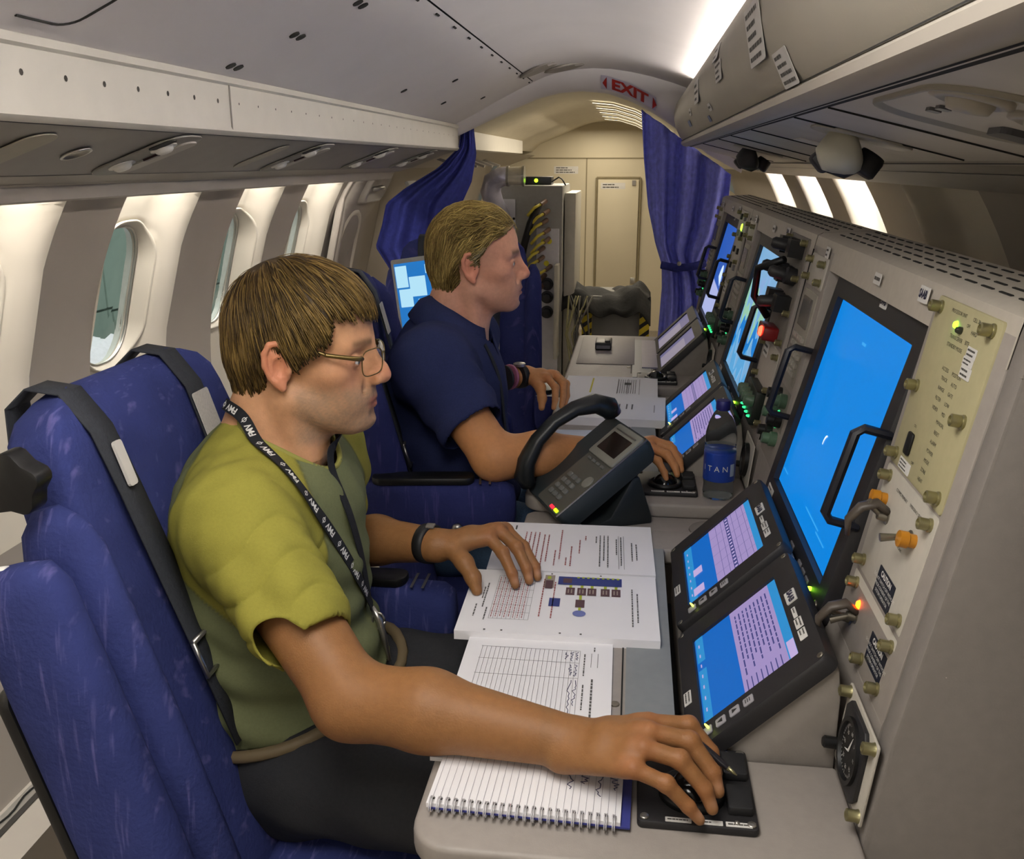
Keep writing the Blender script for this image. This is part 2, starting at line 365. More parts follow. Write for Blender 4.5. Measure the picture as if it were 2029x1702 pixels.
# sign plate bent along the arch face
def arch_pt(x, v):                                    # v 0..1 from the lower edge upward along the header face
    z = float(np.interp(x, [p[0] for p in ARCH], [p[1] for p in ARCH])); return Vector((x, Y1 - .033 - .067 * v, z + .0125 + .0615 * v))
g = G(); g.grid(lambda u, v: arch_pt(-.165 + .235 * u, .06 + .84 * v) + Vector((0, -.004, -.003)), 16, 2)
sg_ = tag(g.obj('exit_sign', sign_bg, smooth=True), 'pale exit sign with red letters and arrows on the ceiling arch', 'sign')
g = G(); V, F = text_geo('EXIT', .062, 'CENTER', .0025)
g.add([arch_pt(-.042 + v.x * 1.22, .47 + v.y * 13.5) + Vector((0, -.0065, -.0045)) for v in V], F)
for s_ in (-1, 1):
    c = -.042 + s_ * .098; g.add([arch_pt(c + s_ * .018, .47) + Vector((0, -.0065, -.0045)), arch_pt(c, .83) + Vector((0, -.0065, -.0045)), arch_pt(c, .11) + Vector((0, -.0065, -.0045))], [(0, 1, 2)])
g.obj('exit_lettering', ex_m, sg_, fix=False)

# ---- left overhead rail: fascia, service panel, valance
g = G(); extr(g, [(-.80, 1.547), (-.783, 1.543), (-.783, 1.532), (-.79, 1.528), (-.79, 1.452), (-.786, 1.444), (-.795, 1.436), (-.84, 1.432)], Y0, 4.27); trim2 = struct(g.obj('trim_2', m_trimw, smooth=2))
g = G(); extr(g, [(-.80, 1.53), (-.79, 1.528), (-.79, 1.445), (-.83, 1.44)], 4.36, 6.7); g.obj('aft_fascia', m_trimw, trim2, smooth=2)
g = G(); extr(g, [(-.83, 1.44), (-1.05, 1.36)], 4.36, 7.9); g.obj('aft_service_panel', m_greige, trim2)
g = G()
for y in (4.55, 4.8, 5.05, 5.3, 5.6, 5.9): g.box((-.93, y, 1.398), (.2, .03, .012), RY(20))
g.obj('bracket', m_psu, trim2)
hole = G()
for y in np.arange(.106, 4.2, .0985):
    if y < 1.72 or True: hole.lathe([(.0045 if y < 1.82 else .0025, 0), (.0001, .0003)], 8, frame((-.7897, y, 1.497), (0, 1, 0), (0, 0, 1)))
hole.obj('rivet_hole', M('hole_dark', '3a3630', .8), trim2)
g = G(); g.box((-.789, 1.835, 1.489), (.003, .003, .09)); g.obj('fascia_joint', m_psu, trim2)
g = G(); extr(g, [(-.795, 1.437), (-.86, 1.417), (-.95, 1.383), (-1.005, 1.362)], Y0, 4.27); sp = g.obj('service_panel', m_psu, trim2, smooth=True)
g = G(); extr(g, [(-.792, 1.4415), (-.80, 1.4345)], Y0, 4.27); g.obj('seal_strip', M('seal_dark', '34353a', .6), trim2)
g = G(); extr(g, [(-1.0, 1.363), (-1.03, 1.356), (-1.055, 1.349), (-1.085, 1.343), (-1.095, 1.33), (-1.10, 1.316), (-1.112, 1.312), (-1.12, 1.32), (-1.12, 1.40)], Y0, 4.27); g.obj('valance', m_greige, trim2, smooth=2)
g = G(); extr(g, [(-1.056, 1.3475), (-1.06, 1.3465)], Y0, 4.27); g.obj('valance_joint', m_psu, trim2)
g = G(); extr(g, [(-.80, 1.547), (-1.0, 1.5), (-1.2, 1.46), (-1.22, 1.445)], Y0, 8); g.obj('rail_back', m_rib, trim2)
# service units on the left panel: pale patch, spot lamp, oval units with nozzles
def on_psu(u, y, d=0.):                                # u 0..1 outward along the left service panel
    x = -.795 - .21 * u; z = 1.437 - .075 * u; n = Vector((.335, 0, -.94)); return Vector((x, y, z)) + n * d
def psu_frame(u, y): return frame(on_psu(u, y), (0, 1, 0), (-.94, 0, -.335))
m_patch = M('pale_patch', 'a29c8c', .6)
for y, s_ in ((1.30, 1), (2.25, .8)):
    g = G(); g.prism(rrect(.07 * s_, .15, .03, 5), 0, .002, psu_frame(.5, y) @ Matrix.Scale(-1, 4, (0, 0, 1))); g.obj('cover_plate', m_patch, trim2)
def nozzle(g, T, r=.016):
    g.lathe([(r * 1.5, 0), (r * 1.5, .002), (r * 1.1, .001), (r, .006), (r * .7, .010), (.001, .011)], 14, T)
for y in (1.47,):
    sl = thing('spot_lamp', on_psu(.5, y), 'round recessed spot lamp in the grey left service panel', 'lamp')
    T = psu_frame(.5, y) @ RX(180)
    g = G(); g.lathe([(.026, 0), (.026, .003), (.021, .003), (.018, -.006), (.001, -.006)], 20, T); g.obj('bezel', m_steel, sl, smooth=True, world=True)
    g = G(); g.lathe([(.017, -.004), (.001, -.001)], 16, T); g.obj('lens', m_white, sl, smooth=True, world=True)
lb = ['oval air and light unit nearest the camera on the left service panel', 'second air and light unit along the left service panel', 'third air and light unit along the left service panel', 'farthest air and light unit on the left service panel, by the curtain']
for i, y in enumerate((1.70, 2.50, 3.2, 3.85)):
    un_ = thing('service_unit', on_psu(.5, y), lb[i], 'service unit', 'air and light units on the left service panel')
    T = psu_frame(.5, y) @ RX(180)
    g = G(); g.prism(rrect(.13, .205, .05, 7), 0, .004, T); g.obj('unit_plate', M('unit_grey', '78756f', .45), un_, world=True, bevel=.0015)
    g = G(); g.prism(rrect(.05, .16, .02, 5, .035), .004, .007, T); g.obj('call_panel', M('unit_pale', 'a49f96', .4), un_, world=True)
    for v in (-.045, .045):
        g = G(); nozzle(g, T @ TR(-.02, v, .004), .017); g.obj('nozzle', m_white, un_, smooth=True, world=True)
    g = G(); g.box((0, 0, 0), (.012, .03, .004)); g.obj('indicator', M('dark_maroon', '2a1018', .3), un_, T=T @ TR(.012, 0, .006), world=True)
    g = G(); g.prism(rrect(.03, .05, .01, 4, -.05, .06), .004, .006, T); g.obj('dark_insert', m_dark, un_, world=True)

# ---- floor track along the left wall foot
g = G(); extr(g, [(-1.10, .02), (-1.10, .13), (-1.17, .135), (-1.20, .135), (-1.24, .14)], Y0, 7.5); tr3 = struct(g.obj('trim_3', m_greige))
g = G(); extr(g, [(-1.205, .137), (-1.20, .146), (-1.175, .146), (-1.17, .137)], Y0, 7.5); g.obj('seat_track', m_steel, tr3)
g = G(); g.tube([(-1.187 + .004 * math.sin(i * 1.1), .6 + i * .02, .1475) for i in range(120)], .002, 5); g.obj('track_lip', m_dark, tr3)

# ---- aft bulkhead with cabinet door
g = G(); pts = [(-1.35, 0)] + [(-1.35, .9), (-1.22, 1.3), (-.95, 1.5)] + AFT[2:] + [(.85, 1.1), (.85, 0)]
g.prism([(x, z) for x, z in pts], 0, .05, frame((0, 8.0, 0), (1, 0, 0), (0, 0, 1)) @ TR(0, 0, -.05)); wb = struct(g.obj('wall_back', m_back))
g = G(); g.box((-.25, 7.998, 1.42), (2.0, .008, .008)); g.box((-.41, 7.998, .7), (.008, .008, 1.44)); g.obj('panel_joint', M('joint_tan', '8f8468', .6), wb)
d1 = struct(G().box((-.146, 7.98, .8), (.335, .03, .9)).obj('door_1', m_back, bevel=.004))
g = G(); 
for a, b in (((-.325, 7.975, .35), (-.325, 7.975, 1.265)), ((.035, 7.975, .35), (.035, 7.975, 1.265)), ((-.325, 7.975, 1.265), (.035, 7.975, 1.265))): g.tube([a, b], .008, 6)
g.obj('door_frame', M('door_edge', '8a7f62', .5), d1)
g = G(); g.box((-.005, 7.96, .43), (.04, .02, .05)); g.obj('latch', m_steel, d1, bevel=.003)
g = G(); g.box((-.02, 7.96, 1.225), (.03, .01, .04)); g.obj('plate', m_psu, d1)
def label_sheet(name, T, w_, h_, rows, parent=None, paper=None, ink=None, world=True, frac=None, seed=1):
    """white sticker with printed lines"""
    g = G(); g.prism(rrect(w_, h_, min(w_, h_) * .08, 2), 0, .0006, T); o = g.obj(name, paper or M('label_white', 'd9d6d0', .5), parent, world=world)
    r_ = random.Random(seed); g = G()
    for i in range(rows):
        y = h_ * (.5 - (i + .7) / (rows + .4)); l = w_ * .84 * (r_.uniform(.55, 1) if frac is None else frac); hh = h_ / (rows + .4) * .42; x = -w_ * .42
        while x < -w_ * .42 + l - w_ * .03:
            k = min(w_ * r_.uniform(.06, .2), -w_ * .42 + l - x); g.add([T @ Vector(p) for p in ((x, y - hh / 2, .0009), (x + k, y - hh / 2, .0009), (x + k, y + hh / 2, .0009), (x, y + hh / 2, .0009))], [(0, 1, 2, 3)]); x += k + w_ * .02
    if rows: g.obj('print', ink or M('ink_grey', '55534f', .7), o, world=False, fix=False, T=(WM[parent.name].inverted() if (parent is not None and world) else None))
    return o
tag(label_sheet('notice', frame((-.58, 7.9995, 1.325), (1, 0, 0), (0, 0, 1)), .2, .06, 3), 'white notice on the beige aft bulkhead above the equipment rack', 'notice')
tag(label_sheet('notice', frame((-.19, 7.9648, 1.2), (1, 0, 0), (0, 0, 1)), .2, .05, 2), 'white notice at the top of the small beige cabinet door', 'notice')

# closing bulkhead behind the photographer and white plates over the unseen lights
g = G(); g.box((-.25, -2.62, .9), (2.4, .04, 1.9)); struct(g.obj('wall_front', m_back))
for y, l_ in ((.42, .74), (-1.6, 1.34)):  # first plate belongs to the added overhead lamp
    g = G(); g.box((-.28, y, 1.75), (.46, l_, .016)); struct(g.obj('unseen_lamp_plate', m_white, bevel=.004))
# ================================================================ right-hand stowage bin, service panel, valance
BIN = [(.40, 1.652), (.205, 1.650), (.168, 1.640), (.152, 1.617), (.145, 1.585), (.147, 1.555), (.156, 1.522), (.172, 1.490), (.186, 1.473)]
bn = thing('stowage_bin', (.2, 4.15, 1.46), 'long rounded greige overhead stowage bin with white stickers', 'overhead bin')
g = G(); extr(g, BIN, Y0, 4.15); 
rings = [[(x + (.26 - x) * a, 4.15 + b, z + (1.555 - z) * a) for x, z in BIN] for a, b in ((0, 0), (.06, .03), (.2, .055), (.5, .07))]
g.loft(rings, cap=False, closed=False); g.obj('bin_face', m_binp, bn, smooth=2, world=True)
g = G(); extr(g, [(.186, 1.475), (.180, 1.468), (.181, 1.459), (.190, 1.452), (.203, 1.449), (.216, 1.451)], Y0, 4.17); g.obj('bin_trim', m_greige, bn, smooth=2, world=True)
g = G(); extr(g, [(.1835, 1.4745), (.1815, 1.472)], Y0, 4.16); extr(g, [(.214, 1.4505), (.222, 1.4475)], Y0, 4.16); g.obj('bin_joint', m_dark, bn, world=True)
def bin_T(y, z):
    xs = [p[0] for p in BIN[2:]][::-1]; zs = [p[1] for p in BIN[2:]][::-1]
    x = float(np.interp(z, zs, xs)); x2 = float(np.interp(z + .01, zs, xs)); return frame((x - .0012, y, z), (0, -1, 0), (x2 - x, 0, .01))
ST = [(1.36, 1.548, .155, .075, 5), (1.21, 1.492, .105, .045, 4), (1.93, 1.552, .13, .036, 3), (1.97, 1.588, .11, .03, 2), (2.60, 1.56, .16, .055, 3), (3.0, 1.53, .09, .02, 1), (2.32, 1.508, .07, .018, 1), (3.2, 1.505, .12, .02, 0), (2.45, 1.488, .06, .016, 0)]
for i, (y, z, w_, h_, r) in enumerate(ST):
    label_sheet('sticker', bin_T(y, z), w_, h_, r, bn, paper=M('sticker_blue', '5f6f96', .5) if i > 6 else M('sticker_white', 'c9c6c2', .5), seed=i)
g = G(); extr(g, [(.216, 1.4495), (.30, 1.429), (.40, 1.404), (.468, 1.387)], Y0, 4.12); t5 = struct(g.obj('trim_5', M('service_panel_pale', 'c2bcb4', .5, noise=(12, .05)), smooth=True))
g = G(); extr(g, [(.468, 1.389), (.476, 1.381), (.52, 1.378), (.545, 1.368), (.60, 1.352), (.655, 1.338), (.688, 1.330), (.692, 1.338), (.69, 1.40)], Y0, 6.2); g.obj('valance', m_greige, t5, smooth=2)
g = G(); extr(g, [(.40, 1.652), (.6, 1.52), (.73, 1.45)], Y0, 4.3); extr(g, [(.28, 1.47), (.5, 1.352), (.55, 1.47), (.78, 1.47)], 4.12, 8.0); g.obj('bin_back', m_rib, t5)
g = G(); extr(g, [(.470, 1.3885), (.474, 1.3825)], Y0, 4.1); extr(g, [(.5445, 1.3675), (.548, 1.3665)], Y0, 4.1); g.obj('valance_joint', M('seal_dark'), t5)
def rp(u, y, d=0):                                     # right service panel, u 0..1 outward
    return Vector((.216 + .252 * u, y, 1.4495 - .0625 * u)) + Vector((-.241, 0, -.97)) * d
def rp_T(u, y): return frame(rp(u, y), (0, 1, 0), (.97, 0, -.241))
# near air and light unit
su = thing('service_unit', rp(.4, .93), 'large oval air and light unit overhead at the top right', 'service unit')
T = rp_T(.42, .93)
g = G(); rr = [[T @ Vector((a * s_, b * s_, d)) for a, b in rrect(.30, .19, .07, 7)] for s_, d in ((1, 0), (.99, .004), (.95, .004), (.9, -.004), (.02, -.004))]
g.loft(rr, cap=False); g.obj('unit_plate', M('unit_mid', '8f8a80', .45), su, smooth=True, world=True)
for x, y in ((-.06, .02), (-.085, -.055)):
    g = G(); g.lathe([(.034, -.003), (.034, .004), (.026, .006), (.020, .0), (.02, .006), (.017, .012), (.001, .014)], 20, T @ TR(x, y, 0)); g.obj('nozzle', M('unit_pale'), su, smooth=True, world=True)
g = G(); g.prism(rrect(.05, .055, .008, 3, .075, .05), -.003, .006, T); g.obj('dark_insert', M('insert_grey', '4b4b50', .3), su, world=True)
g = G(); g.prism(rrect(.03, .018, .003, 2, -.005, .045), -.003, .005, T); g.obj('indicator', M('indicator_plum', '451a2c', .3), su, world=True)
g = G(); 
for i in range(3): g.prism(rrect(.018, .012, .003, 2, .05 - .03 * i, -.045), -.003, .003, T)
g.obj('call_buttons', M('insert_grey'), su, world=True)
# adjustable reading lamps under the bin
def reading_lamp(u, y, s_, label, cup='lamp_cream'):
    rl = thing('reading_lamp', rp(u, y), label, 'lamp', 'swivel lamps under the stowage bin')
    T = rp_T(u, y) @ Matrix.Scale(s_, 4)
    g = G(); g.prism(rrect(.15, .20, .05, 6), 0, .006, T); g.obj('base_plate', M('unit_pale'), rl, bevel=.002, world=True)
    c = Vector((-.01, .0, .035))
    g = G(); g.lathe([(.040, -.02), (.052, -.012), (.054, .0), (.048, .018), (.036, .04), (.024, .056), (.001, .06)], 20, T @ TR(.0, -.02, .03) @ RX(55)); g.obj('lamp_cup', M(cup, 'b6b2a0' if cup == 'lamp_cream' else '2b2a2b', .4), rl, smooth=True, world=True)
    g = G(); g.lathe([(.026, -.01), (.03, .0), (.03, .03), (.024, .036), (.001, .036)], 16, T @ TR(.03, .04, .035) @ RX(20)); g.obj('swivel_knob', M('knob_charcoal', '2b2a2b', .5), rl, smooth=True, world=True)
    g = G(); g.box((0, 0, 0), (.05, .045, .03)); g.obj('clip', M('knob_charcoal'), rl, T=T @ TR(.035, -.055, .065) @ RX(35), bevel=.006, world=True)
    g = G(); g.tube([T @ Vector(p) for p in ((.03, .04, .04), (.045, 0, .075), (.035, -.05, .07))], .009, 8); g.obj('arm', M('knob_charcoal'), rl, smooth=True, world=True)
reading_lamp(.44, 1.50, .72, 'cream swivel lamp with dark knobs under the bin, nearer one')
reading_lamp(.5, 2.85, .7, 'small dark swivel lamp under the bin, farther one by the curtain', 'knob_charcoal')
g = G(); g.prism(rrect(.09, .05, .004, 2), 0, .002, rp_T(.42, 1.9) ); g.obj('label_plate', M('label_white'), t5, world=True)
g = G(); 
for y in (1.2, 1.45, 1.98, 2.4, 2.75, 3.4): g.tube([rp(0.02, y, .0008), rp(.97, y + .0, .0008)], .0015, 5)
g.obj('panel_joint', m_dark, t5)

# ================================================================ hangar seen through the windows
m_hang = M('hangar_wall', '9fb0a6', .8, noise=(1.2, .12))
g = G(); g.box((-6.06, 7.5, 1.0), (.1, 21, 6.6)); hg = struct(g.obj('wall_left_hangar', M('hangar_joint', '6f7d75', .8)))
blk = None
for i in range(8):
    for j in range(6):
        if blk is None: blk = G().box((-6.0, 1.0, -1.7), (.06, 1.96, .97)).obj('wall_block', m_hang, hg)
        else: c = blk.copy(); COL.objects.link(c); c.parent = hg; c.location = (0, 2.0 * i, 1.0 * j)
g = G()
for k in range(6): g.box((-5.95, 9.2, .12 + .075 * k), (.04, .6, .045), RY(30))
vt = thing('wall_vent', (-5.96, 9.2, .3), 'dark louvred vent in the hangar wall outside the window', 'vent'); g.obj('louvre', M('louvre_dark', '4a504e', .6), vt, world=True)['kind'] = 'stuff'
g = G(); g.box((-3.9, 7.5, -2.25), (5.6, 22, .1)); struct(g.obj('floor_hangar', M('hangar_floor', '6f756f', .7)))
nc = thing('engine_nacelle', (-3.1, 4.35, -.06), 'white rounded engine cowling seen through the nearest window', 'engine')
g = G(); g.lathe([(.02, -1.1), (.22, -1.08), (.38, -.95), (.5, -.6), (.55, 0), (.55, .8), (.48, 2.2)], 32, TR(-3.1, 4.35, -.06) @ RX(90)); g.obj('cowling', M('cowl_white', 'e6e4ec', .3), nc, smooth=True, world=True)
g = G(); g.lathe([(.24, -1.12), (.26, -1.10), (.24, -1.07)], 24, TR(-3.1, 4.35, -.06) @ RX(90)); g.obj('intake_lip', m_steel, nc, smooth=True, world=True)
area('hangar_lamp', (-4.2, 6, 4.6), (3, 10), 260, (.9, 1, .93))

# ================================================================ operator stations
PITCH = 1.03
m_cons = M('console_greige', '968f88', .55, noise=(70, .05), bump=(500, .06))
m_cons2 = M('console_side', '7f7974', .6, noise=(70, .05), bump=(500, .06))
m_desk = M('desk_greige', '968f89', .5, noise=(80, .05), bump=(600, .05))
m_deskblue = M('desk_inlay_grey', '7f8487', .4, noise=(60, .05))
m_olive = M('panel_olive', 'aaa37f', .5, noise=(80, .04))
m_panel = M('panel_light', 'b4afa4', .5, noise=(80, .04))
m_bez = M('bezel_black', '242325', .5, noise=(200, .08), bump=(700, .08))
m_fast = M('fastener_brass', '9a946f', .35, .8)
m_ink = M('ink_dark', '2a2926', .7)
m_amber = M('amber_cap', 'b87a1e', .35)
m_tog = M('toggle_metal', '8d877b', .35, .85)
KF = .1735
def FX(z): return .253 + max(z - .722, 0) * KF if z > .83 else .253 + max(z - .722, 0) * KF * .9
def face_T(y, z, out=0.): return frame((.253 + (z - .722) * KF, y, z), (0, -1, 0), (KF, 0, 1)) @ TR(0, 0, out)
def mon_T(y, z): return frame((.349 - (1.168 - z) * .25, y, z), (0, -1, 0), (.25, 0, 1))
TWA, TWB = Vector((.098, 0, .7055)), Vector((.2365, 0, .844))
def twin_T(y, v): d = (TWB - TWA).normalized(); p = TWA + d * v; return frame((p.x, y, p.z), (0, -1, 0), d)

def desk_outline(kind):
    # x (toward console) , y ; local station coordinates, front-left corners rounded, notch for the tilted displays
    P = []
    def arc(cx, cy, r, a0, a1, n=6):
        for i in range(n + 1):
            a = math.radians(a0 + (a1 - a0) * i / n); P.append((cx + r * math.cos(a), cy + r * math.sin(a)))
    y0, y1 = .775, 1.665
    arc(-.165, y0 + .045, .045, 180, 270); P.extend([(.252, y0), (.252, .965), (.072, .965), (.072, 1.575), (.252, 1.575), (.252, y1)])
    arc(-.18, y1 - .03, .03, 90, 180)
    return P
DESKS = []
DL = ['greige desk of the nearest station under the spiral notebook and open binder', 'greige desk of the middle station beside the water bottle', 'greige desk of the farthest station with a black radio on it']
def build_desk(k):
    y = k * PITCH
    t = thing('station_desk', (0, y + .775, 0), DL[k], 'desk', 'operator desks in a row')
    T = TR(0, y, 0)
    g = G(); g.prism(desk_outline(k), .688, .718, T); g.obj('desk_top', m_desk, t, bevel=.006, world=True, seg=3)
    g = G(); g.box((.04, y + 1.24, .716), (.062, .66, .0075)); g.obj('inlay', m_deskblue, t, world=True)
    g = G(); g.box((.0045, y + 1.30, .7185), (.0022, .66, .0012)); g.obj('joint', m_dark, t, world=True)
    g = G(); g.lathe([(.006, 0), (.006, .002), (.001, .0022)], 10, TR(-.004, y + 1.06, .718)); g.obj('screw', m_tog, t, world=True)
    g = G(); g.box((.15, y + 1.27, .6), (.18, .62, .018)); g.obj('trough', m_bez, t, world=True)
    g = G(); g.box((.05, y + 1.2, .29), (.26, .82, .58)); g.obj('pedestal', m_cons2, t, bevel=.006, world=True)
    if k < 2:                                          # lower shelf bridging to the next desk
        g = G(); g.prism([(-.2, 1.675), (.25, 1.675), (.25, 1.80), (-.185, 1.80), (-.2, 1.785)], .668, .694, T); sh = g.obj('bridge_shelf', m_desk, t, bevel=.006, world=True)
        g = G(); g.lathe([(.045, 0), (.043, .003), (.03, .0015), (.001, .001)], 20, TR(.17, y + 1.735, .694)); g.obj('cup_recess', m_cons2, sh, smooth=True, world=True)
        g = G(); g.tube([(.15, y + 1.735, .697), (.165, y + 1.74, .703), (.185, y + 1.73, .699), (.195, y + 1.74, .702)], .003, 6); g.obj('latch', m_fast, sh, smooth=True, world=True)
    if k == 2:
        g = G(); g.box((-.085, y + 1.36, .7195), (.20, .52, .003)); g.obj('lid', m_desk, t, bevel=.001, world=True)
        g = G(); g.box((.10, y + 1.3, .72), (.12, .5, .006)); g.obj('display_surround', M('inlay_lavender', '8d8aa0', .3), t, world=True)
    return t
for k in range(3): build_desk(k)

def fastener(t, y, z, out=0):
    T = face_T(y, z, out); g = G()
    g.lathe([(.0075, 0), (.0075, .002), (.006, .003), (.0065, .004), (.0065, .0125), (.0045, .0135), (.004, .011), (.001, .011)], 12, T); return g.obj('fastener', m_fast, t, smooth=2, world=True)
def toggle(t, y, z, tilt=25, cap=None, guard=False):
    T = face_T(y, z); g = G(); g.lathe([(.009, 0), (.009, .004), (.006, .005), (.005, .014)], 12, T); b = g.obj('switch', m_tog, t, smooth=2, world=True)
    g = G(); g.tube([T @ Vector((0, 0, .01)), T @ Vector((0, .022 * math.sin(math.radians(tilt)), .01 + .024 * math.cos(math.radians(tilt))))], [.003, .0048], 10); g.obj('lever', cap or m_tog, b, smooth=2, world=True)
    if guard:
        g = G(); g.tube([T @ Vector(p) for p in ((0, .006, .004), (0, .014, .018), (0, .006, .034), (0, -.012, .044), (0, -.03, .040))], [.008, .009, .009, .0075, .005], 8, flat=.6); g.obj('guard', M('guard_dark', '4a423b', .45), b, smooth=True, world=True)
    return b
def led(t, y, z, col, st=6, r=.0045, T=None):
    T = T or face_T(y, z); g = G(); g.lathe([(r, 0), (r, .003), (r * .7, .006), (.0005, .007)], 10, T); return g.obj('indicator_light', E('led_' + col, col, st), t, smooth=True, world=True)
def printed(t, items, name='print', mat=None, mk=face_T):
    g = G()
    for (s_, y, z, size, *rest) in items:
        text(g, s_, size, mk(y, z) @ TR(0, 0, .0032), bold=rest[0] if rest else 0.)
    return g.obj(name, mat or m_ink, t, world=True, fix=False)
def plate(t, name, y0, y1, z0, z1, mat, th=.004, out=0., bevel=.0015, r=.004):
    T = face_T((y0 + y1) / 2, (z0 + z1) / 2, out); g = G(); g.prism(rrect(y1 - y0, (z1 - z0) * 1.015, r, 2), -.004, th - .001, T); return g.obj(name, mat, t, bevel=bevel, world=True)
def handle(t, y, za, zb, T_of, out=.042):
    p = [T_of(y, za) @ Vector((0, 0, -.002)), T_of(y, za) @ Vector((0, 0, out * .8)), T_of(y, za - .008) @ Vector((0, 0, out)), T_of(y, zb + .008) @ Vector((0, 0, out)), T_of(y, zb) @ Vector((0, 0, out * .8)), T_of(y, zb) @ Vector((0, 0, -.002))]
    g = G(); g.tube(p, [.007, .0075, .0085, .0085, .0075, .007], 8, flat=.8); return g.obj('handle', M('handle_dark', '1b1d26', .38), t, smooth=2, world=True)
m_lblw = M('label_plate_white', 'd8d6d2', .45)
def brand_plate(t, T, w_=.026, h_=.016, s_='SAAB'):
    g = G(); g.prism(rrect(w_, h_, .001, 2), -.001, .0012, T); o = g.obj('maker_plate', m_lblw, t, world=True)
    g = G(); text(g, s_, h_ * .72, T @ TR(0, 0, .0016), bold=.0006, sx=.86 * w_ / (h_ * 1.625)); g.obj('lettering', M('ink_navy', '1c1c3c', .6), o, world=True, fix=False)
    return o
SCR = [E('screen_azure', '0080d8', .74), E('screen_pale', '7fb4e0', .62), E('screen_deep', '2a5fc0', .6)]
CL = ['nearest grey operator console with large blue display and olive panel', 'middle operator console with a pale map display and dark gear', 'farthest operator console beside the blue curtain']
def build_console(k):
    dy = k * PITCH; t = thing('operator_console', (.45, dy + .84, 0), CL[k], 'console', 'operator consoles in a row')
    ya, yb = .84 + dy, 1.865 + dy
    # carcass: top rail, plinth, columns, back; all following the sloping face
    prof = [(.2535, .70), (.2535, .722), (.268, .83), (.343, 1.238), (.346, 1.252), (.356, 1.257), (.452, 1.262), (.475, 1.22), (.60, .9), (.66, 0), (.20, 0), (.20, .685), (.2535, .69)]
    if k == 0: g = G(); g.prism([(x, z) for x, z in prof], ya, ya + .035, frame((0, 0, 0), (1, 0, 0), (0, 0, 1)) @ Matrix.Scale(-1, 4, (0, 0, 1))); g.obj('end_panel', m_cons2, t, bevel=.004, world=True)
    g = G(); extr(g, [(.337, 1.205), (.343, 1.238), (.346, 1.252), (.356, 1.257), (.452, 1.262), (.475, 1.22), (.60, .9)], ya + .034 if k == 0 else ya, yb); extr(g, [(.337, 1.205), (.40, 1.215)], ya, yb); top = g.obj('top_cover', M('console_top', 'b5aea2', .5, noise=(70, .05)), t, smooth=2, world=True)
    g = G()                                            # ventilation slots in the top cover
    for i in range(4):
        for y in np.arange(ya + .05, yb - .06, .052): g.box((.372 + .022 * i, y + (.026 if i % 2 else 0), 1.2585 + .0011 * i), (.0032, .032, .0014), RY(-3))
    g.obj('vent_slot', m_dark, top, world=True)
    g = G(); g.prism([(x, z) for x, z in [(.2535, .70), (.2535, .722), (.268, .83), (.272, .845), (.35, .845), (.35, .0), (.20, 0), (.20, .69)]], ya + .036, yb, frame((0, 0, 0), (1, 0, 0), (0, 0, 1)) @ Matrix.Scale(-1, 4, (0, 0, 1))); g.obj('plinth', m_cons, t, world=True)
    g = G(); g.box((.43, (ya + yb) / 2, 1.03), (.06, yb - ya - .02, .42)); g.obj('recess_back', M('recess_grey', '6f6a63', .6), t, world=True)
    def column(y0, y1, nm='column'):
        g = G(); pr = [(.268, .83), (.3425, 1.236), (.43, 1.236), (.40, .83)]
        g.prism(pr, y0, y1, frame((0, 0, 0), (1, 0, 0), (0, 0, 1)) @ Matrix.Scale(-1, 4, (0, 0, 1))); return g.obj(nm, m_cons, t, bevel=.002, world=True)
    column(.876 + dy, 1.112 + dy); column(1.685 + dy, 1.865 + dy)
    g = G(); g.box((0, 0, 0), (.003, .40, .003)); g.obj('joint', m_dark, t, T=face_T(yb - .002, 1.03, .0005), world=True)
    # large display
    y0, y1, z0, z1 = 1.174 + dy, 1.612 + dy, .847, 1.168
    T = mon_T((y0 + y1) / 2, (z0 + z1) / 2); hh = (z1 - z0) * math.hypot(1, .25); ww = y1 - y0
    g = G(); o_ = rrect(ww + .085, hh + .105, .02, 4, 0, .008); i_ = rrect(ww + .002, hh + .002, .002, 4)
    R = lambda L, z: [T @ Vector((a, b, z)) for a, b in L]
    g.loft([R(o_, -.05), R(o_, .004), R([(a * .985, b * .985) for a, b in o_], .010), R(i_, .010), R(i_, -.002)], cap=False); mon = g.obj('large_display', m_bez, t, smooth=2, world=True)
    g = G(); g.add([T @ Vector(p) for p in ((-ww / 2, -hh / 2, .0), (ww / 2, -hh / 2, .0), (ww / 2, hh / 2, .0), (-ww / 2, hh / 2, .0))], [(0, 1, 2, 3)]); g.obj('screen', SCR[k], mon, world=True, fix=False)
    # picture on the screen
    rs = random.Random(k * 5 + 2); g = G()
    if k == 0:
        q = [(-.01, .125, .012, .0022), (.05, -.135, .05, .0012), (.12, -.14, .03, .0012), (-.19, -.14, .02, .001)]
        for (cx, cy, a, b) in q: g.add([T @ Vector((cx + a * x, cy + b * y, .0006)) for x, y in ((-1, -1), (1, -1), (1, 1), (-1, 1))], [(0, 1, 2, 3)])
        g.obj('screen_graphics', E('screen_line', '3aa0e6', .74), mon, world=True, fix=False)['kind'] = 'stuff'
        g = G(); text(g, '(', .02, T @ TR(-.03, -.03, .0007) @ RZ(-35), bold=.001); g.obj('screen_mark', E('screen_white', 'e8f4ff', 1.2), mon, world=True, fix=False)
        g = G(); g.add([T @ Vector((.085 + x, -.10 + y, .0007)) for x, y in ((-.009, -.006), (.008, -.008), (.009, .006), (-.008, .008))], [(0, 1, 2, 3)]); g.obj('screen_cursor', E('screen_navy', '0b3f9e', .8), mon, world=True, fix=False)
    elif k == 1:
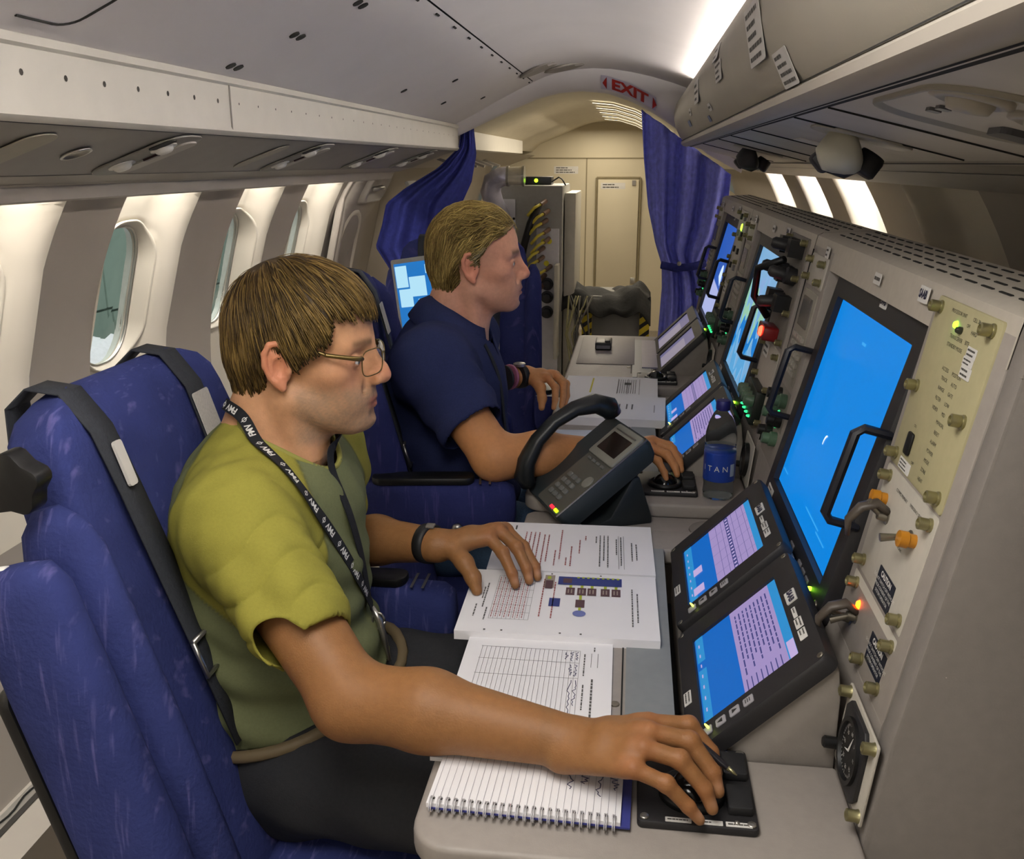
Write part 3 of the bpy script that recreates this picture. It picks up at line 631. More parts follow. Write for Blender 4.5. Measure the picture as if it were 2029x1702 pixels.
        for j in range(4):
            g = G(); n = 40; edge = [.10 - .07 * j + .03 * math.sin(i * .35 + j * 2) + .018 * math.sin(i * .9 + j) for i in range(n + 1)]
            V = [(-ww / 2 + ww * i / n, max(-hh / 2, min(hh / 2, e))) for i, e in enumerate(edge)]; low = [max(-hh / 2, e - .05 - .02 * math.sin(i * .5 + j)) for i, (x, e) in enumerate(V)]
            g.add([T @ Vector((x, e, .0006 + .0001 * j)) for x, e in V] + [T @ Vector((x, l, .0006 + .0001 * j)) for (x, e), l in zip(V, low)], [(i, i + 1, n + 2 + i, n + 1 + i) for i in range(n)])
            g.obj('screen_map', E('map_%d' % j, ('8db4e6', '9fd6b8', '1b86dd', '5fb0e8')[j], .6), mon, world=True, fix=False)
    else:
        g = G(); g.add([T @ Vector(p) for p in ((-ww / 2, -hh / 2, .0006), (ww / 2, -hh / 2, .0006), (ww / 2, -hh * .18, .0006), (-ww / 2, -hh * .10, .0006))], [(0, 1, 2, 3)]); g.obj('screen_map', E('map_lav', 'aab4e4', .7), mon, world=True, fix=False)
        g = G(); n = 14; g.add([T @ Vector((.06 + .05 * math.cos(i / n * 3), -.04 + .07 * math.sin(i / n * 3), .0009)) for i in range(n)], [tuple(range(n))]); g.obj('screen_arc', E('screen_white'  if k == 0 else 'map_pale', 'cfe2fa', .8), mon, world=True, fix=False)
    for i in range(4):                                 # front keys
        g = G(); g.box((0, 0, 0), (.018 if i else .022, .008, .003)); g.obj('display_key', M('key_grey', '77757a', .5), mon, T=T @ TR(.06 + .028 * i + (.02 if i else -.02), -hh / 2 - .022, .0112), bevel=.001, world=True)
    led(mon, 0, 0, '9dff2a', 5, .003, T @ TR(.195, -hh / 2 - .02, .0105))
    g = G(); g.lathe([(.007, 0), (.007, .003), (.003, .004), (.001, .002)], 10, T @ TR(.235, -hh / 2 - .025, .0095)); g.obj('screw', m_tog, mon, smooth=True, world=True)
    label_sheet('sticker', T @ TR(-.205, -hh / 2 - .022, .0105), .05, .018, 2, mon, paper=m_lblw, seed=4)
    brand_plate(mon, T @ TR(.05, hh / 2 + .030, .0108), .03, .018)
    handle(mon, 1.135 + dy, 1.065, .945, lambda y, z: mon_T(y, z) @ TR(0, 0, .006)); handle(mon, 1.66 + dy, 1.065, .945, lambda y, z: mon_T(y, z) @ TR(0, 0, .006))
    # plates on the top rail
    brand_plate(t, face_T(1.145 + dy, 1.236, .004), .032, .019)
    label_sheet('sticker', face_T(1.36 + dy, 1.229, .0035), .036, .016, 1, t, paper=m_lblw, seed=2); label_sheet('sticker', face_T(1.72 + dy, 1.232, .0035), .03, .02, 2, t, paper=m_lblw, seed=3)
    return t
consoles = [build_console(k) for k in range(3)]

# ---- instrument panels of the nearest console
t = consoles[0]
pa = plate(t, 'status_panel', .905, 1.095, 1.0495, 1.243, m_olive)
for z in (1.2315, 1.142, 1.0625):
    for y in (.922, 1.0785): fastener(pa, y, z, .003)
led(pa, 1.018, 1.2215, '7dff1e', 7); led(pa, 0, 0, '6a6a48', .1, .004, face_T(1.0, 1.2185, .003))
it = [('PROCESSOR UNIT', 1.02, 1.2335, .0058), ('CELL 28', .968, 1.2335, .0058), ('OFF', .985, 1.2255, .0055), ('TRANSCEIVER', 1.008, 1.209, .0062), ('BITE', .975, 1.2095, .0062), ('HARD', .965, 1.221, .0062), ('STANDBY MODE', 1.005, 1.200, .0062)]
it += [('ACCESS', 1.01, 1.1755, .006), ('POSITION', .975, 1.1755, .006)]
for i, (a, b) in enumerate((('TRACK', 'AUTO'), ('RANGE', 'GATE'), ('FILTER', 'LOW'), ('VIDEO', 'MID'), ('', 'MANUAL'), ('', 'RESET'), ('', 'ALARM'), ('', 'POWER'), ('', 'MODE'), ('', 'ZONE'), ('', 'HEAT'))):
    z = 1.166 - i * .0105
    if a: it.append((a, 1.005, z, .006))
    it.append((b, .974 + .001 * i, z, .006))
printed(pa, it, mk=lambda y, z: face_T(y, z))
T = face_T(1.045, 1.083, .003); g = G(); g.prism(rrect(.018, .026, .003, 2), 0, .003, T); bt = g.obj('push_button', m_black, pa, bevel=.001, world=True)
printed(pa, [('ON', 1.045, 1.1035, .005), ('OFF', 1.02, 1.068, .005)])
for y, z, w_, h_ in ((.955, 1.2035, .026, .011), (.957, 1.194, .028, .009), (.955, 1.1835, .029, .012)): label_sheet('sticker', face_T(y, z, .0032), w_, h_, 2, pa, paper=m_lblw, seed=int(z * 1000))
label_sheet('sticker', face_T(1.04, 1.0585, .0032), .04, .013, 3, pa, paper=m_lblw, seed=8)
pb = plate(t, 'switch_panel', .905, 1.095, .914, 1.0465, m_panel)
for z in (1.035, .928):
    for y in (.919, 1.076): fastener(pb, y, z, .003)
toggle(pb, 1.045, .995, 40, guard=True); toggle(pb, .96, 1.004, -15)
for y, z in ((1.066, 1.009), (.945, 1.0065)):
    g = G(); g.lathe([(.0075, 0), (.0075, .01), (.009, .011), (.009, .02), (.001, .021)], 12, face_T(y, z)); g.obj('amber_lamp', m_amber, pb, smooth=2, world=True)
printed(pb, [('COMMS PRIMARY', 1.02, 1.030, .0055), ('EMERGENCY SELECT', .965, 1.031, .005), ('NORM', .98, .983, .005)])
def caution(t, y, z, w_=.062, h_=.034):
    T = face_T(y, z, .003); g = G(); g.prism(rrect(w_, h_, .001, 2), 0, .0008, T); o = g.obj('caution_plate', M('caution_navy', '1b1f2b', .5), t, world=True)
    g = G(); text(g, 'CAUTION', h_ * .26, T @ TR(0, h_ * .33, .0012), bold=.0004)
    for i, s_ in enumerate(('DO NOT SWITCH OFF WITHOUT', 'PRIOR CONSENT OF THE', 'SYSTEM OPERATOR')): text(g, s_, h_ * .16, T @ TR(0, h_ * (.08 - .19 * i), .0012))
    g.obj('lettering', m_lblw, o, world=True, fix=False)
caution(pb, .985, .932)
pc = plate(t, 'breaker_panel', .905, 1.095, .838, .9115, m_panel)
for y in (.917, 1.075): fastener(pc, y, .8985, .003)
fastener(pc, .917, .848, .003); fastener(pc, .985, .845, .003)
caution(pc, .948, .868)
toggle(pc, 1.045, .868, -30, guard=True); led(pc, 1.046, .883, 'ff5a10', 7, .006); 
tg = toggle(pc, 1.06, .858, 15)
# round gauge on the lower front
T = frame((.2555, .905, .779), (0, -1, 0), (.10, 0, 1)); pg = thing('x', (0, 0, 0), 'x', 'x'); bpy.data.objects.remove(pg)
g = G(); g.prism(rrect(.125, .096, .003, 2), 0, .003, T); gp = g.obj('gauge_panel', m_panel, t, bevel=.001, world=True)
g = G(); g.prism([(-.043, -.031), (-.031, -.043), (.031, -.043), (.043, -.031), (.043, .031), (.031, .043), (-.031, .043), (-.043, .031)], .003, .008, T); ga = g.obj('gauge_bezel', m_bez, t, bevel=.001, world=True)
g = G(); g.lathe([(.036, .008), (.036, .012), (.031, .012), (.030, .0085), (.001, .0085)], 32, T); g.obj('gauge_rim', m_black, ga, smooth=2, world=True)
g = G()
for i in range(40):
    a = 2 * math.pi * i / 40; r0 = .0235 if i % 5 == 0 else .0255
    q = [Vector((r * math.cos(a) + s_ * .0004 * math.sin(a), r * math.sin(a) - s_ * .0004 * math.cos(a), .0089)) for r, s_ in ((r0, 1), (.028, 1), (.028, -1), (r0, -1))]; g.add([T @ p for p in q], [(0, 1, 2, 3)])
for i in range(8):
    a = math.pi / 2 - 2 * math.pi * i / 8; text(g, str(i * 5 or 60), .006, T @ TR(.0195 * math.cos(a), .0195 * math.sin(a), .0089))
for a, l in ((70, .020), (200, .014)): g.tube([T @ Vector((0, 0, .0095)), T @ Vector((l * math.cos(math.radians(a)), l * math.sin(math.radians(a)), .0095))], [.0014, .0003], 4)
g.obj('gauge_dial_marks', m_lblw, ga, world=True, fix=False)
g = G(); g.lathe([(.007, 0), (.007, .016), (.005, .018), (.001, .018)], 12, T @ TR(-.055, -.028, .003)); g.obj('knob', m_black, gp, smooth=2, world=True)
for x, y in ((-.054, .04), (.054, .04), (.054, -.04)): 
    g = G(); g.lathe([(.0075, 0), (.0065, .003), (.0065, .012), (.004, .013), (.001, .011)], 12, T @ TR(x, y, .003)); g.obj('fastener', m_fast, gp, smooth=2, world=True)

# ---- far columns: blank panel, keypad, knob panels (each console), black gear on the middle one
def far_column(k):
    t = consoles[k]; d = k * PITCH; r_ = random.Random(k)
    p = plate(t, 'blank_panel', 1.705 + d, 1.85 + d, 1.165, 1.222, m_panel)
    for y in (1.72, 1.835):
        for z in (1.178, 1.21): fastener(p, y + d, z, .003)
    kp = plate(t, 'keypad_panel', 1.715 + d, 1.84 + d, .985, 1.158, M('keypad_grey', '908b80', .5))
    T = face_T(1.777 + d, 1.118, .003); g = G(); g.prism(rrect(.085, .055, .003, 2), 0, .002, T); g.obj('keypad_display', M('lcd_grey', '6a6766', .2), kp, world=True)
    for i in range(5):
        for j in range(6):
            g = G() if False else None
    g = G()
    kg = G(); kg.prism(rrect(.013, .009, .0015, 2), 0, .004)
    first = None
    for i in range(5):
        for j in range(6):
            T = face_T(1.822 + d - .018 * j, 1.072 - .016 * i, .003)
            if first is None: first = kg.obj('key', M('key_pale', 'a6a196', .5), kp, T=WM[kp.name].inverted() @ T)
            else:
                c = first.copy(); COL.objects.link(c); c.parent = kp; c.location = (0, -(-.018 * j) * -1, 0); c.location = (0, -.018 * j, 0) if False else (KF * -.016 * i, -.018 * j, -.016 * i)
    kb = plate(t, 'knob_panel', 1.71 + d, 1.845 + d, .855, .975, M('knob_panel_grey', '7c7870', .5))
    for i in range(3):
        for j in range(2):
            T = face_T(1.74 + d + .06 * j, .955 - .037 * i, .003); g = G(); g.lathe([(.014, 0), (.014, .012), (.011, .014), (.010, .026), (.001, .027)], 14, T); kn = g.obj('knob', m_black if (i + j) % 2 else M('knob_green', '4f6a55', .4), kb, smooth=2, world=True)
    for i in range(4): led(kb, 1.772 + d, .958 - .03 * i, '2fd87a', 1.5, .003)
for k in range(3): far_column(k)
# middle and far console, near column
def near_column(k):
    t = consoles[k]; d = k * PITCH; r_ = random.Random(40 + k)
    p = plate(t, 'equipment_panel', .885 + d, 1.10 + d, 1.02, 1.24, m_panel if k == 2 else M('recess_grey'))
    for y in (.9, 1.085):
        for z in (1.03, 1.09, 1.16, 1.23): fastener(p, y + d, z, .003)
    if k == 1:
        for i in range(9):                              # connectors, breakers and a lit red guard
            y = .93 + .055 * (i % 3); z = 1.215 - .055 * (i // 3)
            T = face_T(y + d, z, .003); g = G()
            if i % 2: g.lathe([(.018, 0), (.018, .02), (.013, .024), (.012, .05), (.007, .056), (.001, .056)], 12, T @ RX(r_.uniform(-12, 12)))
            else: g.box((0, 0, .015), (.04, .034, .03)); g.v = [tuple(T @ Vector(v)) for v in g.v]
            g.obj('connector', M('knob_charcoal') if i % 2 else m_black, p, smooth=2, world=True)
        g = G(); g.tube([face_T(.95 + d, 1.19) @ Vector((0, 0, .03)), face_T(1.0 + d, 1.16) @ Vector((0, 0, .07)), face_T(1.03 + d, 1.10) @ Vector((0, 0, .06)), face_T(1.04 + d, 1.06) @ Vector((0, 0, .02))], .008, 8); g.obj('cable', m_black, p, smooth=True, world=True)
        T = face_T(1.0 + d, 1.035, .003); g = G(); g.prism(rrect(.09, .03, .006, 3), 0, .03, T); rg = g.obj('guard', M('guard_red', '7a1a1c', .35), p, bevel=.003, world=True)
        led(rg, 0, 0, 'ff2a1a', 12, .011, T @ TR(.01, 0, .03))
    else:
        for i in range(8):
            T = face_T(.93 + d + .1 * (i % 2), 1.22 - .05 * (i // 2), .003); g = G(); g.prism(rrect(.022, .018, .002, 2), 0, .006, T); g.obj('module', m_black if i % 3 else M('key_grey'), p, world=True)
        led(p, .98 + d, 1.19, '9dff2a', 6, .012); 
    q = plate(t, 'lower_panel', .885 + d, 1.10 + d, .845, 1.012, m_panel)
    for y in (.9, 1.085):
        for z in (.86, .93, 1.0): fastener(q, y + d, z, .003)
    label_sheet('sticker', face_T(1.05 + d, .99, .0032), .06, .03, 2, q, paper=m_lblw, seed=5)
    led(q, 1.06 + d, .90, '9dff2a', 4, .005)
    # green-lit rotary block
    T = face_T(.99 + d, .885, .003); g = G(); g.prism(rrect(.15, .075, .006, 3), 0, .02, T); rb = g.obj('rotary_block', M('block_black', '17201b', .4), q, bevel=.002, world=True)
    for i in range(4):
        g = G(); g.lathe([(.013, .02), (.012, .036), (.009, .04), (.001, .04)], 12, T @ TR(-.055 + .037 * i, .012, 0)); g.obj('knob', M('knob_green'), rb, smooth=2, world=True)
        led(rb, 0, 0, '2fd87a', 2, .003, T @ TR(-.055 + .037 * i, -.022, .02))
for k in (1, 2): near_column(k)
for k in (1, 2):
    T = frame((.2555, .905 + k * PITCH, .779), (0, -1, 0), (.10, 0, 1)); t = consoles[k]
    g = G(); g.prism(rrect(.125, .096, .003, 2), 0, .003, T); gp = g.obj('gauge_panel', m_panel, t, bevel=.001, world=True)
    g = G(); g.lathe([(.036, .003), (.036, .012), (.031, .012), (.030, .0085), (.001, .0085)], 24, T); g.obj('gauge_rim', m_black, gp, smooth=2, world=True)
    g = G(); g.lathe([(.007, 0), (.007, .016), (.005, .018), (.001, .018)], 12, T @ TR(-.055, -.028, .003)); g.obj('knob', m_black, gp, smooth=2, world=True)

# ---- tilted twin displays
S_BLUE = E('ui_blue', '0f6ac8', .62); S_PINK = E('ui_lilac', 'a996cc', .62); S_CY = E('ui_cyan', '2f94d6', .62); S_DK = E('ui_dark', '4a4a86', .6); S_LT = E('ui_light', 'c8b4e6', .62)
TL_ = ['tilted pair of touch displays on the nearest desk', 'tilted pair of touch displays on the middle desk behind the water bottle', 'dim tilted pair of touch displays on the farthest desk']
def build_twin(k):
    d = k * PITCH; t = thing('twin_display', (.17, d + 1.275, .61), TL_[k], 'display', 'tilted twin displays')
    # pedestal wedge
    g = G(); P_ = [(.088, .62), (.088, .692), (.232, .836), (.246, .838), (.251, .80), (.251, .62)]
    g.prism(P_, d + .972, d + 1.572, frame((0, 0, 0), (1, 0, 0), (0, 0, 1)) @ Matrix.Scale(-1, 4, (0, 0, 1))); g.obj('pedestal', m_cons, t, bevel=.005, world=True)
    for j, yc in enumerate((1.113, 1.432)):
        T = twin_T(yc + d, .098); 
        o_ = rrect(.296, .208, .012, 4); i_ = rrect(.211, .148, .002, 4, 0, -.003)
        R = lambda L, z: [T @ Vector((a, b, z)) for a, b in L]
        g = G(); g.loft([R(o_, -.004), R(o_, .012), R([(a * .985, b * .985) for a, b in o_], .016), R(i_, .016), R(i_, .010)], cap=False); u = g.obj('display_unit', m_bez, t, smooth=2, world=True)
        def Q(x0, x1, y0, y1, m, h, nm='screen_graphics'):
            gg = G(); gg.add([T @ Vector((x, y, .0115 + h)) for x, y in ((x0, y0), (x1, y0), (x1, y1), (x0, y1))], [(0, 1, 2, 3)]); return gg.obj(nm, m, u, world=True, fix=False)
        dim = k == 2
        Q(-.106, .106, -.077, .071, S_BLUE if not dim else E('ui_dim', '8f8ab8', .35), 0, 'screen')
        if dim:
            Q(-.06, .106, -.077, .03, E('ui_dim2', 'b3a9c0', .4), .0002); continue
        gm = {1: G(), 2: G(), 3: G(), 4: G(), 5: G()}
        def q(key, x0, x1, y0, y1, h=.0004): gm[key].add([T @ Vector((x, y, .0115 + h)) for x, y in ((x0, y0), (x1, y0), (x1, y1), (x0, y1))], [(0, 1, 2, 3)])
        rs = random.Random(j + 3 * k)
        if j == 0:                                     # list page: lilac field in the middle, blue bars above and below
            q(1, -.106, .106, -.012, .056); q(2, -.106, .106, .056, .071); q(2, -.02, .106, -.075, -.062); q(2, -.106, -.04, -.075, -.062)
            for i in range(9):
                y = .049 - .0066 * i; x = -.088
                while x < (.03 if i % 2 else .055):
                    l = rs.uniform(.006, .018); q(3, x, x + l, y - .0011, y + .0011, .0008); x += l + .003
            q(4, .06, .10, .058, .069, .0008)
            for i in range(8): q(3, .075, .10, .046 - .0075 * i, .0475 - .0075 * i, .0008)
        else:
            q(1, -.106, .106, -.02, .058); q(2, -.106, .106, .058, .071); q(2, -.106, .106, -.075, -.06); q(4, .06, .085, -.066, -.045, .0008); q(4, -.005, .02, -.062, -.044, .0008)
            q(3, -.106, .106, .014, .022, .0008)
            for i in range(6): q(3, -.106, .106, .052 - .0115 * i, .0526 - .0115 * i, .0008); q(3, -.1 + .034 * i, -.0994 + .034 * i, -.02, .058, .0008)
            for i in range(16): q(5, -.098 + .0125 * i, -.093 + .0125 * i, .0155, .0205, .001)
        for i in range(7): q(5, -.085 + .026 * i, -.077 + .026 * i, -.0705, -.0685, .0008)
        for kk, mm, nm in ((1, S_PINK, 'screen_field'), (2, S_CY, 'screen_bar'), (3, S_DK, 'screen_text'), (4, S_LT, 'screen_button'), (5, S_LT, 'screen_icons')):
            if gm[kk].f: gm[kk].obj(nm, mm, u, world=True, fix=False)['kind'] = 'stuff'
        for i in range(4):                             # keys with arrows along the near side
            Tk = T @ TR(.1255, -.070 + .021 * i, .0155); g = G(); g.prism(rrect(.015, .015, .002, 2), 0, .002, Tk); ky = g.obj('display_key', M('key_light', '9d9ba0', .45), u, bevel=.0006, world=True)
            g = G()
            if i in (1, 2): g.add([Tk @ Vector((x, y * (1 if i == 2 else -1), .0023)) for x, y in ((-.004, -.003), (.004, -.003), (0, .005))], [(0, 1, 2)])
            elif i == 3: [g.add([Tk @ Vector((x, y, .0023)) for x, y in ((-.004, b), (.004, b), (.004, b + .0012), (-.004, b + .0012))], [(0, 1, 2, 3)]) for b in (-.004, -.001, .002)]
            else: led(ky, 0, 0, 'e8ff4a', 4, .0015, Tk @ TR(-.003, .003, .002))
            if g.f: g.obj('key_mark', m_ink, ky, world=True, fix=False)
        brand_plate(u, T @ TR(-.022, .0855, .0165), .030, .016)
        label_sheet('sticker', T @ TR(.02, .083, .0165), .026, .006, 1, u, paper=m_lblw, seed=1); label_sheet('sticker', T @ TR(.048, .084, .0165), .024, .011, 2, u, paper=m_lblw, seed=2); label_sheet('sticker', T @ TR(.076, .084, .0165), .024, .011, 2, u, paper=m_lblw, seed=3)
        label_sheet('sticker', T @ TR(.03, -.094, .0165), .03, .012, 2, u, paper=m_lblw, seed=6)
        for x in (-.138, .138):
            for y in (-.095, .095):
                g = G(); g.lathe([(.0045, 0), (.004, .0015), (.001, .001)], 10, T @ TR(x, y, .0155)); g.obj('screw', m_tog, u, smooth=True, world=True)
    return t
for k in range(3): build_twin(k)

# ---- trackball pads
PDL = ['black trackball pad under the right hand of the man in the yellow-green shirt', 'black trackball pad under the hand of the man in the navy polo', 'unused black trackball pad on the farthest desk']
for k in range(3):
    d = k * 1.02; t = thing('trackball_pad', (.0865, .9 + d, .718), PDL[k], 'trackball', 'trackball pads')
    T = TR(.0865, .9 + d, .718) @ RZ(-90)              # local x = -Y (operator's right), y = +X
    slab('base_plate', .137, .125, .009, .006, T, m_bez, t, bevel=.002, world=True)
    bx, by = -.0 + .017, -.012
    g = G(); g.lathe([(.036, .009), (.035, .016), (.030, .018), (.026, .016)], 28, T @ TR(bx, by + .008, 0)); g.obj('collar', m_black, t, smooth=True, world=True)
    g = G(); g.lathe([(.0275 * math.sin(math.radians(a)), .018 - .0275 * math.cos(math.radians(a)) * -1 - .012) for a in range(95, -1, -8)] + [(.0001, .0335)], 24, T @ TR(bx, by + .008, 0)); g.obj('ball', M('ball_gloss', '111112', .12), t, smooth=True, world=True)
    for i, x in enumerate((-.03, .028)):
        g = G(); g.prism(rrect(.040, .026, .002, 2), .009, .019, T @ TR(x, .045, 0)); g.obj('button', M('button_matt', '1d1d1f', .6), t, bevel=.0015, world=True)
    for x in (-.061, .061):
        for y in (-.055, .055):
            g = G(); g.lathe([(.005, .009), (.0045, .011), (.001, .010)], 10, T @ TR(x, y, 0)); g.obj('screw', m_steel, t, smooth=True, world=True)
    for y in (-.0, .045): 
        g = G(); g.lathe([(.003, .009), (.0027, .0115), (.0005, .012)], 8, T @ TR(-.058 if y else .0605, .04, 0)); g.obj('stud', m_steel, t, smooth=True, world=True)
    for i, y in enumerate((-.02, .012, .042)): label_sheet('sticker', T @ TR(.0625, y, .0092) @ RZ(90), .027, .007, 1, t, paper=m_lblw, seed=i)
# ================================================================ seats
m_seat = streak_fabric('seat_cloth_blue', '343c70', '68649a', (14, 3.0, 1.0), (0.0, .5, .5), .6)
m_seat2 = streak_fabric('seat_cloth_navy', '2b3060', '4d4a80', (11, 2.2, 1.0), (0.0, .5, .5), .6)
m_strap = M('strap_charcoal', '2c2f36', .8, noise=(200, .15), bump=(300, .3))
m_buck = M('buckle_steel', 'a8a6a2', .3, .9)
def back_ring(v, hw, th, n=44, H=.74, bol=.022):
    w1 = hw * (1 - .16 * max(0, (v - .72) / .28) ** 2.2) * (1 - .35 * max(0, (v - .93) / .07) ** 3); t1 = th * (1 - .25 * v) * math.sqrt(max(.02, 1 - max(0, (v - .90) / .10) ** 2.5))
    R = []
    for i in range(n):
        a = 2 * math.pi * i / n; c, s_ = math.cos(a), math.sin(a)
        y = math.copysign(abs(c) ** .45, c) * w1; x = math.copysign(abs(s_) ** .6, s_) * t1
        if s_ > 0: x += bol * abs(y / w1) ** 5 - .012 * (1 - abs(y / w1) ** 2) * (1 if v < .8 else .3)
        R.append(Vector((x, y, v * H)))
    return R
def seat(label, loc, yaw, cloth, arm_near='down', arm_far='down', knob=True, tilt=16, arm_z=.64, H=.74, wing=.60):
    t = thing('crew_seat', loc, label, 'seat', 'blue crew seats', rot=(0, 0, math.radians(yaw)))
    TB = TR(-.235, 0, .40) @ RY(-tilt)
    vv = [0, .02, .06, .15, .3, .45, .6, .7, .78, .85, .9, .94, .97, .99, 1]
    g = G(); g.loft([[TB @ p for p in back_ring(v, .235, .062, 44, H)] for v in vv]); b = g.obj('backrest', cloth, t, smooth=True)
    for s_ in (-1, 1):                                 # long side bolsters with their own seam
        g = G(); g.loft([[TB @ Vector((.02 + .058 * math.cos(a) * k, s_ * (.243 + .034 * math.sin(a) * k), .02 + v * wing)) for a in [2 * math.pi * i / 18 for i in range(18)]] for v, k in ((0, .35), (.02, .75), (.06, 1), (.5, 1), (.9, .9), (.96, .7), (1, .3))]); g.obj('side_bolster', cloth, b, smooth=True)
    g = G(); g.tube([TB @ Vector((.045 - .01 * math.cos(q), .2 * math.sin(q), .60 + .06 * math.cos(q))) for q in np.linspace(-1.5, 1.5, 14)], .0025, 5); g.obj('seam', m_seat2, b, smooth=True)
    g = G(); g.prism(rrect(.50, .47, .06, 6), .33, .455, TR(.02, 0, 0) @ RY(3)); g.obj('seat_cushion', cloth, t, bevel=.03, seg=4)
    g = G(); g.box((0, 0, .27), (.42, .42, .10)); g.obj('seat_pan', m_black, t, bevel=.01)
    g = G(); g.cyl((0, 0, .04), (0, 0, .24), .06, 16); g.obj('pedestal', m_steel, t, smooth=2)
    g = G(); g.box((0, 0, .02), (.45, .36, .04)); g.obj('floor_base', M('base_grey', '55534f', .5), t, bevel=.008)
    for s_, st in ((-1, arm_near), (1, arm_far)):
        if st == 'up': TA = TB @ TR(-.045, s_ * .312, .08) @ RY(-90); L = .50
        else: TA = TR(-.33, s_ * .285, arm_z); L = .32
        ring = lambda x, k, dz=0: [TA @ Vector((x, .036 * k * math.copysign(abs(math.cos(a)) ** .7, math.cos(a)), dz - .05 + .058 * k * math.copysign(abs(math.sin(a)) ** .7, math.sin(a)))) for a in [2 * math.pi * i / 20 for i in range(20)]]
        g = G(); g.loft([ring(x * L, k) for x, k in ((-.03, .3), (-.02, .75), (.02, 1), (.3, 1.03), (.7, 1), (.93, .95), (.985, .75), (1, .3))]); am = g.obj('armrest', cloth, t, smooth=True)
        g = G(); g.prism(rrect(L * .66, .05, .02, 5, L * .40), .004, .020, TA); g.obj('armrest_pad', m_black, am, bevel=.004)
        g = G(); 
        for q in (0, 1): g.box((L * .80 + .012, 0, .0095 - .0), (.004, .05, .003)) if False else g.add([TA @ Vector(p) for p in ((L * .76 + .02 * q, -.03, .0095), (L * .775 + .02 * q, -.03, .0095), (L * .775 + .02 * q, .03, .0095), (L * .76 + .02 * q, .03, .0095))], [(0, 1, 2, 3)])
        g.obj('trim_bar', m_buck, am, fix=False)
        if st == 'up': continue
        g = G(); g.lathe([(.012, 0), (.012, .006), (.006, .010), (.001, .010)], 14, TA @ TR(L * .62, s_ * .036, -.085) @ RX(-90 * s_)); g.obj('pivot_bolt', m_buck, am, smooth=True)
    if knob:
        g = G(); n = 16; P_ = [(.034 * (1 + .12 * math.cos(5 * 2 * math.pi * i / 30)) * math.cos(2 * math.pi * i / 30), .034 * (1 + .12 * math.cos(5 * 2 * math.pi * i / 30)) * math.sin(2 * math.pi * i / 30)) for i in range(30)]
        g.prism(P_, 0, .03, TB @ TR(.03, -.268, .665) @ RX(90)); g.obj('recline_knob', m_black, t, bevel=.004)
        g = G(); g.tube([TB @ Vector((.0, -.312, .575)), TB @ Vector((-.04, -.314, .575)), TB @ Vector((-.075, -.316, .565))], [.008, .012, .008], 8); g.obj('lever', m_white, t, smooth=True)
    # shoulder straps draped over the top edge
    for i, y in enumerate((-.135, .115)):
        q_ = H - .74; pts = [(-.075, y, .55 + q_), (-.070, y, .66 + q_), (-.045, y, .735 + q_), (-.01, y, .752 + q_), (.03, y, .735 + q_), (.052, y, .68 + q_), (.056, y * .97, .60), (.058, y * .93, .50), (.062, y * .88, .36), (.066, y * .85, .22)]
        g = G(); W_ = .024
        L_ = [TB @ Vector((x, yy - W_, z)) for x, yy, z in pts]; R_ = [TB @ Vector((x, yy + W_, z)) for x, yy, z in pts]
        g.add(L_ + R_, [(k, k + 1, len(pts) + k + 1, len(pts) + k) for k in range(len(pts) - 1)]); sp = g.obj('shoulder_strap', m_strap, t, smooth=True, solid=.0025)
        g = G(); g.prism(rrect(.05 if i else .018, .075 if i else .06, .004, 2), 0, .0012 if i else .004, TB @ frame((.0595, y * .97, .63), (0, 1, 0), (-.02, 0, 1))); g.obj('strap_label' if i else 'strap_clip', M('tag_white', 'c4c0ba', .7, noise=(300, .12)) if i else M('clip_white', 'd0cdc8', .4), sp)
        g = G(); g.tube([TB @ Vector((.066, y * .88 - .026, .38)), TB @ Vector((.066, y * .88 + .026, .38)), TB @ Vector((.068, y * .88 + .026, .33)), TB @ Vector((.068, y * .88 - .026, .33)), TB @ Vector((.066, y * .88 - .026, .38))], .004, 6); g.obj('buckle', m_buck, sp, smooth=True)
    return t
seat('streaky blue crew seat behind the man in the yellow-green shirt, near armrest folded up', (-.275, 1.175, 0), 0, m_seat, 'up', 'down', arm_z=.675)
seat('blue crew seat of the man in the navy polo shirt', (-.255, 2.10, 0), 8, m_seat2, 'down', 'down', False, 13, arm_z=.745, H=.755, wing=.70)
seat('empty blue crew seat with buckled harness, turned toward the camera behind the navy polo', (-.55, 2.87, 0), -84, m_seat2, 'down', 'down', False, H=.76, wing=.64)

# ================================================================ curtains
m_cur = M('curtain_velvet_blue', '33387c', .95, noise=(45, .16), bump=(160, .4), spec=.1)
def curtain(name, label, left, right, folds, amp, y, tie=None):
    zs = [p[1] for p in left]; nz = 60; nu = 72
    lx = lambda z: float(np.interp(z, [p[1] for p in left][::-1], [p[0] for p in left][::-1])); rx_ = lambda z: float(np.interp(z, [p[1] for p in right][::-1], [p[0] for p in right][::-1]))
    zt, zb = left[0][1], left[-1][1]
    def P(u, v):
        zl = left[0][1] + (left[-1][1] - left[0][1]) * v; zr = right[0][1] + (right[-1][1] - right[0][1]) * v
        xl, xr = lx(zl), rx_(zr); x = xl + (xr - xl) * u; z = zl + (zr - zl) * u
        w_ = (xr - xl); f = amp * (.45 + .55 * min(1, w_ / .35))
        d = f * math.sin(u * folds * 2 * math.pi + 1.2 * math.sin(v * 2.5)) + .4 * f * math.sin(u * folds * 4.7 * math.pi + 3 * v)
        return (x, y + d + .01 * math.sin(v * 5), z)
    g = G(); g.grid(P, nu, nz); return g.obj(name, m_cur, smooth=True, solid=.004)
